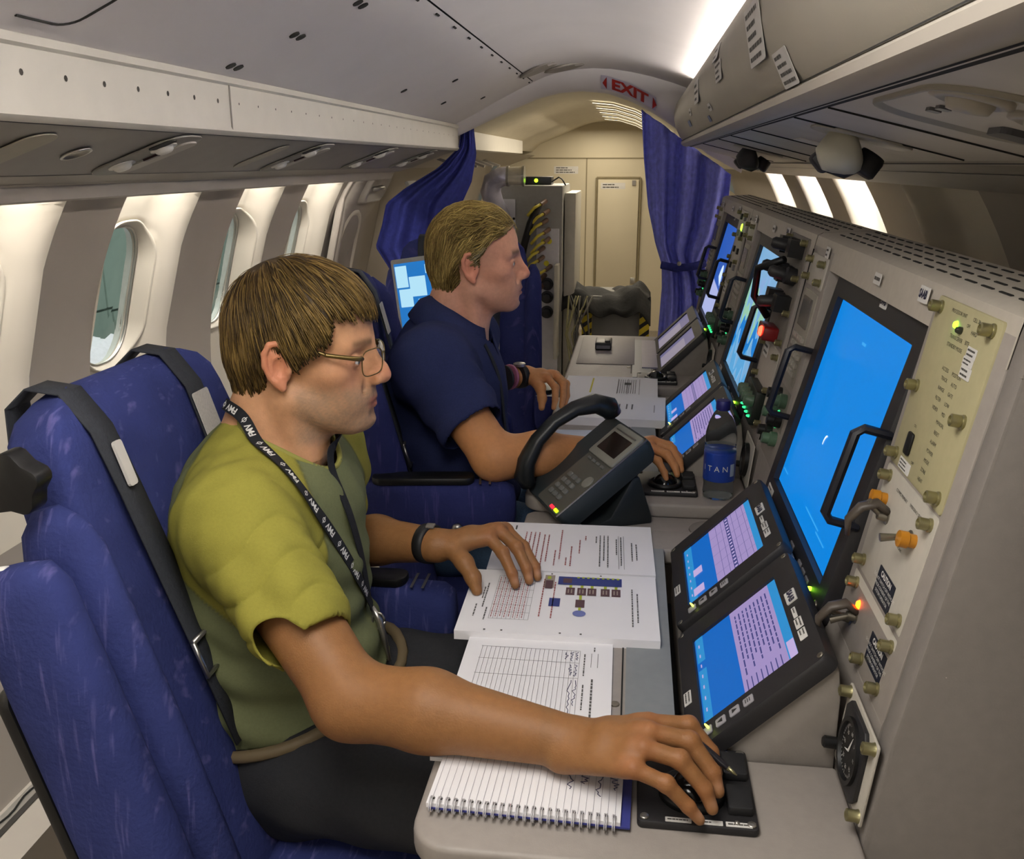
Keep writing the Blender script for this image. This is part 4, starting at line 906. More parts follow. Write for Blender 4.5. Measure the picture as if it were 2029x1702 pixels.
c = curtain('curtain', '', [(-.785, 1.535), (-.80, 1.45), (-.90, 1.36), (-1.06, 1.27), (-1.155, 1.20), (-1.18, 1.1), (-1.215, 1.0), (-1.15, .9), (-1.1, .75), (-1.08, .45)], [(-.735, 1.535), (-.725, 1.42), (-.75, 1.3), (-.80, 1.2), (-.82, 1.0), (-.83, .8), (-.83, .45)], 2.2, .026, 4.33)
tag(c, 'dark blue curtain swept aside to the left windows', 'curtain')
g = G(); g.tube([(-.80, 4.30, 1.545), (-.72, 4.30, 1.55)], .012, 8); g.obj('curtain_hook', m_dark, c, smooth=True)
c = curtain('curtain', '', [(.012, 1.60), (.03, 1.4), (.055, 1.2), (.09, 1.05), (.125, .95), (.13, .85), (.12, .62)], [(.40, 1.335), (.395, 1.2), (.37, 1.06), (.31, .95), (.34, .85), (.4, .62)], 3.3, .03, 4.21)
c.data.materials[0] = M('curtain_velvet_lightened', '7f84e0', .95, noise=(45, .16), bump=(160, .4), spec=.1); tag(c, 'blue curtain tied back beside the farthest console', 'curtain')  # same velvet, colour lightened to stand in for the glow of the screens
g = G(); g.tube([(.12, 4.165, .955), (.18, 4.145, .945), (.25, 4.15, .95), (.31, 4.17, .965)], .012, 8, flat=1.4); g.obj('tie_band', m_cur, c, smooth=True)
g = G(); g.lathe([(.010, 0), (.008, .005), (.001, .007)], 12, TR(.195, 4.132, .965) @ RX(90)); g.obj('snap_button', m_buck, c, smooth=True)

# ================================================================ equipment beyond the curtain
rk = thing('equipment_rack', (-.56, 5.25, 0), 'grey equipment rack with yellow connectors behind the navy polo', 'equipment rack')
m_rack = M('rack_grey', '8f8d88', .5, noise=(50, .05))
g = G(); g.box((-.565, 5.3, .64), (.37, .55, 1.26)); g.obj('cabinet', m_rack, rk, bevel=.008, world=True)
g = G(); g.box((-.345, 5.35, .62), (.06, .5, 1.22)); g.obj('side_cover', M('rack_pale', 'b0aca0', .5), rk, bevel=.006, world=True)
g = G(); g.box((-.685, 5.012, .95), (.115, .014, .5)); g.obj('left_module', M('module_white', 'c2c0c4', .45), rk, bevel=.003, world=True)
g = G(); g.box((-.455, 5.012, .55), (.12, .014, 1.0)); g.obj('front_module', M('module_white'), rk, bevel=.003, world=True)
rs = random.Random(3)
for i in range(10):
    z = 1.19 - .048 * i; x = -.45 + rs.uniform(-.03, .02)
    g = G(); g.cyl((x, 5.005, z), (x - .02, 4.94, z - .015), .013, 10, .011); g.obj('connector', M('conn_brown', '6b5140', .4), rk, smooth=2, world=True)
    g = G(); g.tube([(x - .02, 4.945, z - .013), (x - .05, 4.91, z - .03), (x - .085, 4.93, z - .07)], .008, 8); g.obj('cable_tag', M('tag_yellow', 'c2b33a', .5), rk, smooth=True, world=True)
for x, z in ((-.475, .985), (-.445, .985), (-.46, .87)):
    g = G(); g.lathe([(.014, 0), (.014, .01), (.001, .011)], 14, TR(x, 5.0, z) @ RX(90)); g.obj('yellow_cap', M('cap_yellow', 'cfc52a', .45), rk, smooth=2, world=True)
for z in (.76, .69, .61):
    g = G(); g.lathe([(.034, 0), (.034, .004), (.022, .006), (.020, .03), (.001, .032)], 18, TR(-.455, 5.0, z) @ RX(90)); g.obj('rotary_knob', M('knob_charcoal'), rk, smooth=2, world=True)
g = G(); g.tube([(-.50, 4.95, 1.17), (-.54, 4.93, 1.08), (-.57, 4.94, .98), (-.60, 4.98, .86)], .02, 8); g.obj('cable_bundle', m_black, rk, smooth=True, world=True)
for x in (-.735, -.635):
    for z in (1.1, .95, .8):
        g = G(); g.lathe([(.007, 0), (.005, .003), (.001, .003)], 8, TR(x, 5.004, z) @ RX(90)); g.obj('screw', m_dark, rk, smooth=True, world=True)
bx = thing('indicator_box', (-.55, 5.25, 1.27), 'small black box with a green light on top of the equipment rack', 'electronics box')
g = G(); g.box((-.535, 5.2, 1.292), (.17, .16, .04)); g.obj('case', m_black, bx, bevel=.003, world=True)
led(bx, 0, 0, 'b4ff20', 4, .010, TR(-.53, 5.118, 1.293) @ RX(90)); g = G(); g.tube([(-.45, 5.15, 1.285), (-.41, 5.13, 1.31), (-.39, 5.1, 1.30), (-.37, 5.08, 1.27)], .004, 6); g.obj('cable', m_black, bx, smooth=True, world=True)
dc = thing('air_duct', (-.74, 4.95, 1.2), 'silvery elbow air duct with a clear clamp beside the curtain', 'duct')
pth = [(-.70, 5.0, 1.10), (-.735, 4.97, 1.18), (-.75, 4.95, 1.24), (-.735, 4.93, 1.29), (-.69, 4.92, 1.315), (-.65, 4.92, 1.318)]
g = G(); g.tube(pth, [.05, .052, .054, .052, .050, .050], 16); g.obj('elbow', M('duct_foil', 'b9b7c6', .35, .5, bump=(60, .4)), dc, smooth=True, world=True)
g = G(); g.tube([(-.66, 4.92, 1.318), (-.57, 4.92, 1.318)], .047, 18); g.obj('sleeve', M('sleeve_clear', 'cfc9b8', .15, .2), dc, smooth=2, world=True)
for x in (-.655, -.575):
    g = G(); g.tube([(x - .006, 4.92, 1.318), (x + .006, 4.92, 1.318)], .052, 18); g.obj('clamp', m_buck, dc, smooth=2, world=True)
bk = thing('control_strip', (-1.05, 4.75, 1.0), 'white strip of switches on the wall left of the dark curtain', 'switch panel')
g = G(); g.box((0, 0, 0), (.02, .18, .42)); g.obj('strip', m_white, bk, T=TR(0, 0, .1) @ RY(-22) , bevel=.004)
for i in range(6):
    for j in range(2):
        g = G(); g.box((0, 0, 0), (.012, .03, .02)); g.obj('switch', m_black, bk, T=TR(0, 0, .1) @ RY(-22) @ TR(.014, -.045 + .08 * j, -.16 + .065 * i))
eq = thing('equipment_case', (-.08, 5.3, 0), 'grey case with hazard striped sides under a dark tarpaulin', 'equipment case')
g = G(); g.box((-.09, 5.35, .34), (.34, .4, .68)); g.obj('case', M('case_grey', '6f6e69', .6), eq, bevel=.006, world=True)
for x in (-.245, .07):
    g = G(); n = 7
    g.box((x, 5.143, .50), (.055, .012, .30)); hz = g.obj('hazard_plate', M('hazard_yellow', 'b9a51f', .5), eq, world=True)
    for i in range(5):
        g = G(); g.add([(x - .027, 5.1355, .38 + .06 * i), (x + .027, 5.1355, .42 + .06 * i), (x + .027, 5.1355, .445 + .06 * i), (x - .027, 5.1355, .405 + .06 * i)], [(0, 1, 2, 3)]); g.obj('stripe', m_black, hz, world=True, fix=False)
tp = G(); rs2 = np.random.default_rng(5)
def tarp(u, v):
    x = -.42 + .52 * u; yy = 5.02 + .5 * v; b = .70 + .018 * math.sin(u * 9) + .012 * math.sin(u * 23 + v * 7) + .012 * math.sin(v * 11 + u * 5)
    edge = min(v, 1 - v) * 2; return (x, yy + .03 * math.sin(u * 14), b - .10 * (1 - min(1, edge * 3)) - .05 * (1 - min(1, min(u, 1 - u) * 8)))
tp.grid(tarp, 40, 16); tag(tp.obj('tarpaulin', M('tarp_dark', '171716', .8, bump=(40, .6)), smooth=True, solid=.006), 'crumpled dark tarpaulin over the grey case at the end of the aisle', 'tarpaulin')
bl = thing('cable_bundle', (-.29, 4.97, 0), 'tangle of thin cables left of the hazard striped case', 'cables')
for i in range(12):
    rr_ = random.Random(i); x = -.30 + rr_.uniform(-.02, .05); g = G(); g.tube([(x, 5.0 + rr_.uniform(-.05, .05), .02), (x + rr_.uniform(-.05, .05), 4.95, .3), (x + rr_.uniform(-.06, .06), 4.95, .5), (x + rr_.uniform(-.04, .06), 5.0, .70)], .005, 6); g.obj('cable', M('cable_%d' % (i % 3), ('2a2a28', '8f8a60', '5e5b52')[i % 3], .5), bl, smooth=True, world=True)
g = G(); g.box((-.40, 4.98, .62), (.02, .16, .5)); tag(g.obj('side_panel_board', M('rack_pale'), bevel=.004), 'narrow pale panel standing right of the equipment rack', 'panel')

# flat monitor behind the navy polo
mo = thing('flat_monitor', (-.64, 2.62, .60), 'slim tilted monitor with open windows between the seats', 'monitor')
T = frame((-.585, 2.55, 1.0), (.86, -.50, .16), (-.20, .12, 1))
g = G(); g.prism(rrect(.19, .27, .006, 3), -.018, 0, T); g.obj('casing', M('casing_silver', 'a9a8a6', .4), mo, bevel=.002, world=True)
g = G(); g.prism(rrect(.168, .245, .002, 2), 0, .0008, T); sc_ = g.obj('screen', E('mon_blue', '1f6fb8', .8), mo, world=True)
for x, y, w_, h_ in ((-.058, .085, .045, .06), (.0, .055, .062, .055), (-.05, .025, .05, .05), (.02, -.005, .05, .05), (-.05, -.095, .055, .04), (.05, .10, .03, .025), (.04, -.085, .05, .03)):
    g = G(); g.prism(rrect(w_, h_, .001, 1, x, y), .0009, .0012, T); g.obj('window_pane', E('mon_light', 'a9d6ea', .8), sc_, world=True)
g = G(); g.cyl((-.56, 2.57, .45), (-.565, 2.57, .88), .018, 12); g.obj('stand', m_black, mo, smooth=2, world=True)
g = G(); g.box((-.56, 2.57, .225), (.12, .08, .45)); g.obj('stand_base', m_black, mo, bevel=.006, world=True)
# ================================================================ people (implicit surfaces meshed with surface nets)
A = lambda *p: np.array(p, float)
class Field:
    def __init__(s): s.p = []
    def cap(s, a, b, r1, r2=None, k=.01, neg=False): s.p.append(('c', A(*a), A(*b), r1, r1 if r2 is None else r2, k, neg)); return s
    def ell(s, c, r, R=None, k=.01, neg=False): s.p.append(('e', A(*c), A(*r), np.eye(3) if R is None else np.array(R, float), None, k, neg)); return s
    def chain(s, pts, rs, k=.01):
        for i in range(len(pts) - 1): s.cap(pts[i], pts[i + 1], rs[i], rs[i + 1], k)
        return s
    def cull(s, lo, hi):
        f = Field()
        for q in s.p:
            if q[0] == 'c': a = np.minimum(q[1], q[2]) - max(q[3], q[4]) - .05; b = np.maximum(q[1], q[2]) + max(q[3], q[4]) + .05
            else: m = q[2].max() + .05; a = q[1] - m; b = q[1] + m
            if np.all(a < hi) and np.all(b > lo): f.p.append(q)
        return f
    def __call__(s, P):
        d = np.full(len(P), 1.0)
        for q in s.p:
            if q[0] == 'c':
                _, a, b, r1, r2, k, neg = q; ab = b - a; t = np.clip(((P - a) @ ab) / max(ab @ ab, 1e-12), 0, 1)
                e = np.linalg.norm(P - a - t[:, None] * ab, axis=1) - (r1 + (r2 - r1) * t)
            else:
                _, c, r, R, _, k, neg = q; L = (P - c) @ R.T; k0 = np.linalg.norm(L / r, axis=1); k1 = np.linalg.norm(L / (r * r), axis=1) + 1e-9; e = k0 * (k0 - 1) / k1
            if neg: e = -e; h = np.clip(.5 - .5 * (d - e) / k, 0, 1); d = d + (e - d) * h + k * h * (1 - h)
            else: h = np.clip(.5 + .5 * (d - e) / k, 0, 1); d = d + (e - d) * h - k * h * (1 - h)
        return d
    def grad(s, P, e=.0015):
        return np.stack([s(P + A(*v) * e) - s(P - A(*v) * e) for v in ((1, 0, 0), (0, 1, 0), (0, 0, 1))], 1) / (2 * e)
    def project(s, P, off=0., n=8):
        P = np.array(P, float)
        for _ in range(n):
            g_ = s.grad(P); P = P - g_ * ((s(P) - off) / np.maximum((g_ ** 2).sum(1), .2))[:, None]
        return P
def surfnet(f, lo, hi, h):
    lo = A(*lo); hi = A(*hi); f = f.cull(lo, hi); c = 4; n = (np.ceil((hi - lo) / (h * c)).astype(int)) * c
    ci = np.stack(np.meshgrid(*[np.arange(m // c + 1) for m in n], indexing='ij'), -1); sh = ci.shape[:3]
    cd = f(lo + ci.reshape(-1, 3) * h * c).reshape(sh); near = np.abs(cd) < h * c * 2.6
    act = np.zeros(n + 1, bool); val = np.ones(n + 1, np.float32)
    up = lambda a: np.repeat(np.repeat(np.repeat(a, c, 0), c, 1), c, 2)
    val = up(np.sign(cd).astype(np.float32))[:n[0] + 1, :n[1] + 1, :n[2] + 1]; nn = up(near)
    act = np.zeros(val.shape, bool)                     # nodes around each near coarse node
    k = np.argwhere(near)
    for dx in range(-3, 4):
        for dy in range(-3, 4):
            for dz in range(-3, 4):
                q = k * c + (dx, dy, dz); ok = np.all((q >= 0) & (q <= n), 1); q = q[ok]; act[q[:, 0], q[:, 1], q[:, 2]] = True
    idx = np.argwhere(act); val[act] = f(lo + idx * h)
    S = val < 0; m = np.zeros(n, np.int8)
    for a in (0, 1):
        for b in (0, 1):
            for e in (0, 1): m += S[a:n[0] + a, b:n[1] + b, e:n[2] + e]
    cell = (m > 0) & (m < 8); ids = np.argwhere(cell); ix = np.full(n, -1, np.int64); ix[cell] = np.arange(len(ids))
    acc = np.zeros((len(ids), 3)); cnt = np.zeros(len(ids))
    cor = [(a, b, e) for a in (0, 1) for b in (0, 1) for e in (0, 1)]
    for i, p in enumerate(cor):
        for q in cor[i + 1:]:
            if sum(abs(p[t] - q[t]) for t in range(3)) != 1: continue
            va = val[ids[:, 0] + p[0], ids[:, 1] + p[1], ids[:, 2] + p[2]]; vb = val[ids[:, 0] + q[0], ids[:, 1] + q[1], ids[:, 2] + q[2]]
            x = (va < 0) != (vb < 0); t = np.where(x, va / np.where(va == vb, 1, va - vb), 0)
            acc += np.where(x[:, None], A(*p) + (A(*q) - A(*p)) * t[:, None], 0); cnt += x
    V = lo + (ids + acc / np.maximum(cnt, 1)[:, None]) * h
    F = []
    for ax in range(3):
        o1, o2 = [t for t in range(3) if t != ax]
        s0 = [slice(1, n[t]) for t in range(3)]; s0[ax] = slice(0, n[ax]); s1 = list(s0); s1[ax] = slice(1, n[ax] + 1)
        a, b = S[tuple(s0)], S[tuple(s1)]; e = np.argwhere(a != b)
        if not len(e): continue
        base = e.copy(); base[:, o1] += 1; base[:, o2] += 1; sg = a[e[:, 0], e[:, 1], e[:, 2]]
        def cc(d1, d2): t = base.copy(); t[:, o1] -= d1; t[:, o2] -= d2; return ix[t[:, 0], t[:, 1], t[:, 2]]
        Q = np.stack([cc(1, 1), cc(0, 1), cc(0, 0), cc(1, 0)], 1); fl = sg if ax != 1 else ~sg
        Q[~fl] = Q[~fl][:, ::-1]; F.append(Q[np.all(Q >= 0, 1)])
    return V, np.concatenate(F) if F else np.zeros((0, 4), int)
def relax(V, F, it=1, w_=.5):
    for _ in range(it):
        acc = np.zeros_like(V); c = np.zeros(len(V))
        for i in range(4):
            for j in (1, 3): np.add.at(acc, F[:, i], V[F[:, (i + j) % 4]]); np.add.at(c, F[:, i], 1)
        V = V + (acc / np.maximum(c, 1)[:, None] - V) * w_
    return V
def trim_mesh(V, F, keep, snap):
    """drop faces where keep(V) < 0 and pull the open edge onto the cut"""
    kv = keep(V); F = F[np.all(kv[F] > -snap, 1)]; used = np.unique(F); mp = -np.ones(len(V), int); mp[used] = np.arange(len(used)); V = V[used]; F = mp[F]
    kv = keep(V); e = .002; g_ = np.stack([keep(V + A(*v) * e) - keep(V - A(*v) * e) for v in ((1, 0, 0), (0, 1, 0), (0, 0, 1))], 1) / (2 * e)
    Ed = np.sort(np.concatenate([F[:, [0, 1]], F[:, [1, 2]], F[:, [2, 3]], F[:, [3, 0]]]), 1); U, ct = np.unique(Ed, axis=0, return_counts=True); bd_ = np.zeros(len(V), bool); bd_[U[ct == 1].ravel()] = True
    m = (kv < snap * .3) | (bd_ & (kv < snap * 2.5)); V = V.copy(); V[m] -= g_[m] * (kv[m] / np.maximum((g_[m] ** 2).sum(1), .2))[:, None]
    bv = U[ct == 1]                                     # even out the hem line
    for _ in range(9):
        acc = np.zeros_like(V); c = np.zeros(len(V)); np.add.at(acc, bv[:, 0], V[bv[:, 1]]); np.add.at(acc, bv[:, 1], V[bv[:, 0]]); np.add.at(c, bv[:, 0], 1); np.add.at(c, bv[:, 1], 1); k_ = c > 0; V[k_] += (acc[k_] / c[k_][:, None] - V[k_]) * .5
    return V, F
def mesh_obj(name, V, F, mat, parent, col=None, solid=0, offset=1.0):
    me = bpy.data.meshes.new(name); inv = np.array(WM[parent.name].inverted()); V = V @ inv[:3, :3].T + inv[:3, 3]
    me.vertices.add(len(V)); me.vertices.foreach_set('co', V.astype(np.float32).ravel()); k = F.shape[1]; me.loops.add(F.size); me.loops.foreach_set('vertex_index', F.astype(np.int32).ravel())
    me.polygons.add(len(F)); me.polygons.foreach_set('loop_start', np.arange(0, F.size, k, dtype=np.int32)); me.polygons.foreach_set('use_smooth', [True] * len(F)); me.update(); me.validate()
    if col is not None:
        a = me.color_attributes.new('tone', 'FLOAT_COLOR', 'POINT'); a.data.foreach_set('color', np.concatenate([col, np.ones((len(V), 1))], 1).astype(np.float32).ravel())
    for q in (mat if isinstance(mat, (list, tuple)) else [mat]): me.materials.append(q)
    o = bpy.data.objects.new(name, me); COL.objects.link(o); o.parent = parent; WM[o.name] = WM[parent.name]
    if solid: md = o.modifiers.new('t', 'SOLIDIFY'); md.thickness = solid; md.offset = offset
    return o
def L3(c): return np.array(lin(c)[:3])
def sstep(x, a, b): t = np.clip((x - a) / (b - a), 0, 1); return t * t * (3 - 2 * t)
def fbm(P, f, seed=0):
    r = np.random.default_rng(seed); d = np.zeros(len(P))
    for i in range(6): w_ = r.normal(size=3); w_ /= np.linalg.norm(w_); d += np.sin(P @ w_ * f * (1 + .35 * i) + r.uniform(0, 6.28)) / 6 ** .5
    return d

class Head:
    """local frame: x forward, y to the person's left, z up; origin midway between the ears"""
    def __init__(s, origin, yaw, pitch, q):
        s.o = A(*origin); s.R = np.array((RZ(yaw) @ RY(-pitch)).to_3x3()); s.q = q
    def w(s, p): return s.o + s.R @ A(*p)
    def l(s, P): return (P - s.o) @ s.R
    def build(s, f):
        q = s.q; W = s.w; RT = s.R.T
        def E3(c, r, k=.01, neg=False, rot=None): f.ell(W(c), r, RT if rot is None else np.array(rot).T @ RT, k, neg)
        def C3(a, b, r1, r2=None, k=.01, neg=False): f.cap(W(a), W(b), r1, r2, k, neg)
        jw = q.get('jaw', 1)
        E3((-.004, 0, .046), (.095, .075, .087), .02)                    # cranium
        E3((.028, 0, .050), (.070, .062, .062), .03)                     # forehead
        E3((.030, 0, -.030), (.064, .056, .070), .03)                    # mid face
        E3((.030, 0, -.066), (.058 * jw, .045, .042), .03)               # lower face
        for y in (-1, 1):
            C3((.000, y * .054, -.052), (.072, y * .020, -.090), .017, .016, .022)  # jaw edge
            E3((.057, y * .046, -.012), (.022, .018, .018), .025)        # cheekbone
            C3((.091, y * .012, .026), (.074, y * .046, .025), .0095, .0085, .018)   # brow
            E3((.062, y * .028, -.052), (.030, .022, .028), .02)         # cheek/muzzle side
        E3((q['chin'] - .016, 0, -.087), (.017, .022, .016), .02)        # chin
        E3((.075, 0, -.052), (.029, .030, .026), .02)                    # muzzle
        for y in (-1, 1): E3((.1015, y * .0325, .004), (.021, .0175, .0125), .014, True)   # eye sockets
        nx, nz = q['nose']; C3((.084, 0, .024), (.094, 0, -.012), .0120, .0130, .012)
        C3((.094, 0, .020), (nx - .014, 0, nz + .008), .0080, .0095, .012); C3((nx - .014, 0, nz + .008), (nx - .0115, 0, nz), .0095, .0115, .006)
        C3((nx - .012, 0, nz - .002), (.095, 0, nz - .012), .0085, .008, .008)
        for y in (-1, 1):
            E3((nx - .021, y * .0125, nz - .005), (.012, .0068, .009), .006); E3((nx - .019, y * .0075, nz - .015), (.006, .0036, .004), .003, True)
            C3((nx - .026, y * .019, nz - .004), (.078, y * .034, -.062), .0022, .002, .012, True)   # nasolabial fold
        mz = q['mouth']
        C3((.1005, 0, mz + .0060), (.086, -.021, mz + .001), .0052, .0035, .006); C3((.1005, 0, mz + .0060), (.086, .021, mz + .001), .0052, .0035, .006)
        C3((.0985, 0, mz - .0060), (.086, -.019, mz - .003), .0066, .0040, .006); C3((.0985, 0, mz - .0060), (.086, .019, mz - .003), .0066, .0040, .006)
        for y in (-1, 1): C3((.1065, 0, mz), (.087, y * .026, mz - .002), .0016, .0016, .003, True)
        E3((.104, 0, mz - .0185), (.008, .015, .005), .010, True)         # under the lower lip
        for y in (-1, 1):                                                # lids around the eyeballs
            E3((.0785, y * .0330, .0035), (.0138, .0155, .0122), .004); E3((.0955, y * .0350, .0028), (.0125, .0135, .0046), .002, True)
            E3((.0845, y * .0205, .0020), (.0065, .0055, .0060), .003); C3((.0905, y * .020, .0072), (.084, y * .046, .0058), .0026, .0020, .003)
            # ear: shell, helix, antihelix, lobe, concha
            t = np.array((RZ(-y * 16) @ RY(-10)).to_3x3())
            E3((-.010, y * .0790, .006), (.0165, .0065, .029), .006, False, t)
            hx = [(-.002, .0800, .026), (-.010, .0840, .035), (-.020, .0870, .033), (-.027, .0885, .020), (-.027, .0880, .004), (-.021, .0850, -.012), (-.012, .0810, -.022)]
            for a, b in zip(hx[:-1], hx[1:]): C3((a[0], y * (a[1] + .001), a[2]), (b[0], y * (b[1] + .001), b[2]), .0042, .0042, .002)
            C3((-.014, y * .0830, -.018), (-.006, y * .0805, -.027), .0065, .0060, .005)
            C3((-.018, y * .0840, .020), (-.015, y * .0830, -.006), .0028, .0024, .003)
            E3((-.007, y * .0875, .001), (.0105, .0090, .0150), .0025, True); C3((.004, y * .0775, .004), (.003, y * .0780, -.006), .0042, .0036, .003)
        return f
    def skin_cols(s, V, base, q):
        P = s.l(V); x, y, z = P.T; c = np.tile(L3(base), (len(V), 1)); mz = q['mouth']; nx, nz = q['nose']
        def mix(m, colr, a=1.): nonlocal c; m = (m * a)[:, None]; c = c * (1 - m) + L3(colr) * m
        head = sstep(z, -.16, -.11)
        mix(head * np.exp(-((x - .06) ** 2 / .0012 + (np.abs(y) - .045) ** 2 / .0004 + (z + .015) ** 2 / .0009)), 'c27a62', .45)
        mix(head * np.exp(-((x - nx + .01) ** 2 / .0004 + y ** 2 / .0003 + (z - nz) ** 2 / .0004)), 'c0705c', .55)
        mix(head * sstep(np.abs(y), .074, .08) * sstep(x, .012, 0) * sstep(z, -.045, -.032), 'c4715a', .5)
        st = sstep(z, -.015, -.045) * sstep(x, -.012, .02) * sstep(z, -.125, -.105) * (1 - np.exp(-((z + .02) ** 2 / .0002 + (x - .1) ** 2 / .0004)))
        n = .8 + .2 * fbm(P, 900, 3)
        mix(np.clip(head * st * n, 0, 1), q['stubble'], q['stub'])
        lip = np.exp(-(((z - mz) / .0085) ** 4)) * np.exp(-((y / .023) ** 4)) * sstep(x, .078, .088); mix(lip, 'a85a4e', .75)
        mix(np.exp(-(((z - mz + .0003) / .0016) ** 2)) * np.exp(-((y / .026) ** 6)) * sstep(x, .08, .09), '5a2c28', .8)
        br = np.exp(-(((z - .0285 + .10 * (np.abs(y) - .03) ** 2 * 20) / .0055) ** 2)) * sstep(np.abs(y), .008, .014) * sstep(np.abs(y), .054, .046) * sstep(x, .05, .07); mix(br, q['brow'], .9); mix(np.exp(-(((z - .0072) / .0016) ** 2)) * np.exp(-(((np.abs(y) - .033) / .013) ** 4)) * sstep(x, .07, .08), '4a3024', .8)
        mix(np.exp(-(((z - .003) / .009) ** 2 + ((np.abs(y) - .033) / .018) ** 2)) * sstep(x, .06, .075), 'a06a55', .45)
        return c

def eyes(h, parent):
    for y in (-1, 1):
        c = h.w((.0785, y * .0330, .0030)); T = frame(c, h.R @ A(0, 1, 0), h.R @ A(0, 0, 1))   # local z = forward
        g = G(); prof = [(.0121 * math.sin(math.radians(a)), .0121 * math.cos(math.radians(a))) for a in range(0, 121, 6)]; prof[0] = (.0001, .0122)
        g.lathe(prof, 20, T); e = g.obj('eyeball', M('eye_white', 'd9d2ca', .15), parent, smooth=True, world=True)
        g = G(); g.lathe([(.0001, .01265), (.0028, .0124), (.0056, .0112)], 18, T); g.obj('iris', M('iris_grey', '4a5560', .1), e, smooth=True, world=True)
        g = G(); g.lathe([(.0001, .0130), (.0024, .01275)], 14, T); g.obj('pupil', m_black, e, smooth=True, world=True)

def hair(name, h, parent, style, cols, n, cap_off, seed, mat_rough=.55):
    """scalp cap plus tapered locks that follow the head"""
    r = np.random.default_rng(seed); q = h.q
    sk = Field(); sk.ell((-.005, 0, .046), (.095, .0755, .088), None, .02).ell((.026, 0, .052), (.070, .062, .062), None, .03).cap((-.040, 0, -.01), (-.040, 0, -.06), .056, .046, .03)
    for y in (-1, 1): sk.ell((.03, y * .045, .03), (.03, .022, .04), None, .03)
    hl = style['line']
    def keep(P):                                        # >0 where hair grows (x, |y|, z)
        x, y, z = P[:, 0], np.abs(P[:, 1]), P[:, 2]; return hl(x, y, z)
    shell = Field(); shell.p = [p if p[0] == 'c' else p for p in sk.p]
    class Off(Field):
        def __call__(s_, P): return sk(P) - cap_off * (.75 + .25 * np.clip((P[:, 2]) / .1, 0, 1))
        def cull(s_, lo, hi): return s_
    V, F = surfnet(Off(), (-.14, -.12, -.13), (.14, .12, .17), .004)
    V, F = trim_mesh(V, F, keep, .004); c0 = L3(cols[0]); cc = np.tile(c0, (len(V), 1)) * (1 + .15 * fbm(V, 160, 2))[:, None]
    vs_ = [V @ h.R.T + h.o]; fs = [F]; co = [cc]; base = len(V)
    # roots
    pts = []
    while sum(map(len, pts)) < n:
        d = r.normal(size=(4000, 3)); d /= np.linalg.norm(d, axis=1)[:, None]; p = A(-.007, 0, .03) + d * A(.115, .09, .105); p = sk.project(p, cap_off * .6, 6); pts.append(p[keep(p) > style.get('inset', .0)])
    p = np.concatenate(pts)[:n]; K = style.get('seg', 9); Ls = style['len'](p, r) ; path = [p.copy()]; cur = p.copy(); lift = r.uniform(.3, 1, n) * style['lift']; ph = r.uniform(0, 6.28, n); over_r = r.uniform(0, 2.2, n); cl = fbm(p, 60, seed)
    for k in range(1, K + 1):
        t = k / K; v = style['flow'](cur, t, r, cl, ph); g_ = sk.grad(cur); g_ /= np.linalg.norm(g_, axis=1)[:, None] + 1e-9
        v = v - g_ * (v * g_).sum(1)[:, None]; v /= np.linalg.norm(v, axis=1)[:, None] + 1e-9
        cur = cur + v * (Ls / K * (keep(cur) > -style.get('over', .01) * over_r))[:, None]; d = sk(cur); tgt = cap_off * .6 + lift * math.sin(min(1, t * 1.1) * math.pi * style.get('arch', .62)); cur = cur + g_ * ((tgt - d) * .8)[:, None]; path.append(cur.copy())
    path = np.stack(path, 1)                            # n, K+1, 3
    wid = r.uniform(.55, 1.25, n) * style['w']
    tan = np.gradient(path, axis=1); tan /= np.linalg.norm(tan, axis=2)[..., None] + 1e-9; nrm = sk.grad(path.reshape(-1, 3)).reshape(path.shape); nrm /= np.linalg.norm(nrm, axis=2)[..., None] + 1e-9
    side = np.cross(tan, nrm); tap = np.concatenate([[.7], np.ones(K - 4), [.9, .75, .5, .12]]) if K >= 5 else np.ones(K + 1)
    tap = tap[:K + 1]; wv = wid[:, None, None] * tap[None, :, None]
    ring = np.stack([path + side * wv, path + nrm * wv * .75, path - side * wv], 2)   # n,K+1,3,3
    W_ = ring.reshape(-1, 3) @ h.R.T + h.o; i0 = (np.arange(n) * (K + 1) * 3)[:, None, None] + (np.arange(K) * 3)[None, :, None]; Q = []
    for a, b in ((0, 1), (1, 2), (2, 0)): Q.append(np.stack([i0 + a, i0 + b, i0 + 3 + b, i0 + 3 + a], -1).reshape(-1, 4))
    vs_.append(W_); fs.append(np.concatenate(Q) + base)
    mixv = np.clip(r.beta(1.6, 2.6, n) + .18 * cl, 0, 1); colr = L3(cols[0]) + (L3(cols[1]) - L3(cols[0])) * mixv[:, None]; colr = colr + (L3(cols[2]) - colr) * (np.clip(style.get('grey', lambda p: np.zeros(len(p)))(p), 0, 1) * r.uniform(.4, 1, n))[:, None]
    co.append(np.repeat(colr, (K + 1) * 3, 0))
    m = M(name + '_strands', '5a4630', mat_rough, attr='tone', noise=(400, .1), spec=.35)
    return mesh_obj('hair', np.concatenate(vs_), np.concatenate(fs), m, parent, np.concatenate(co))

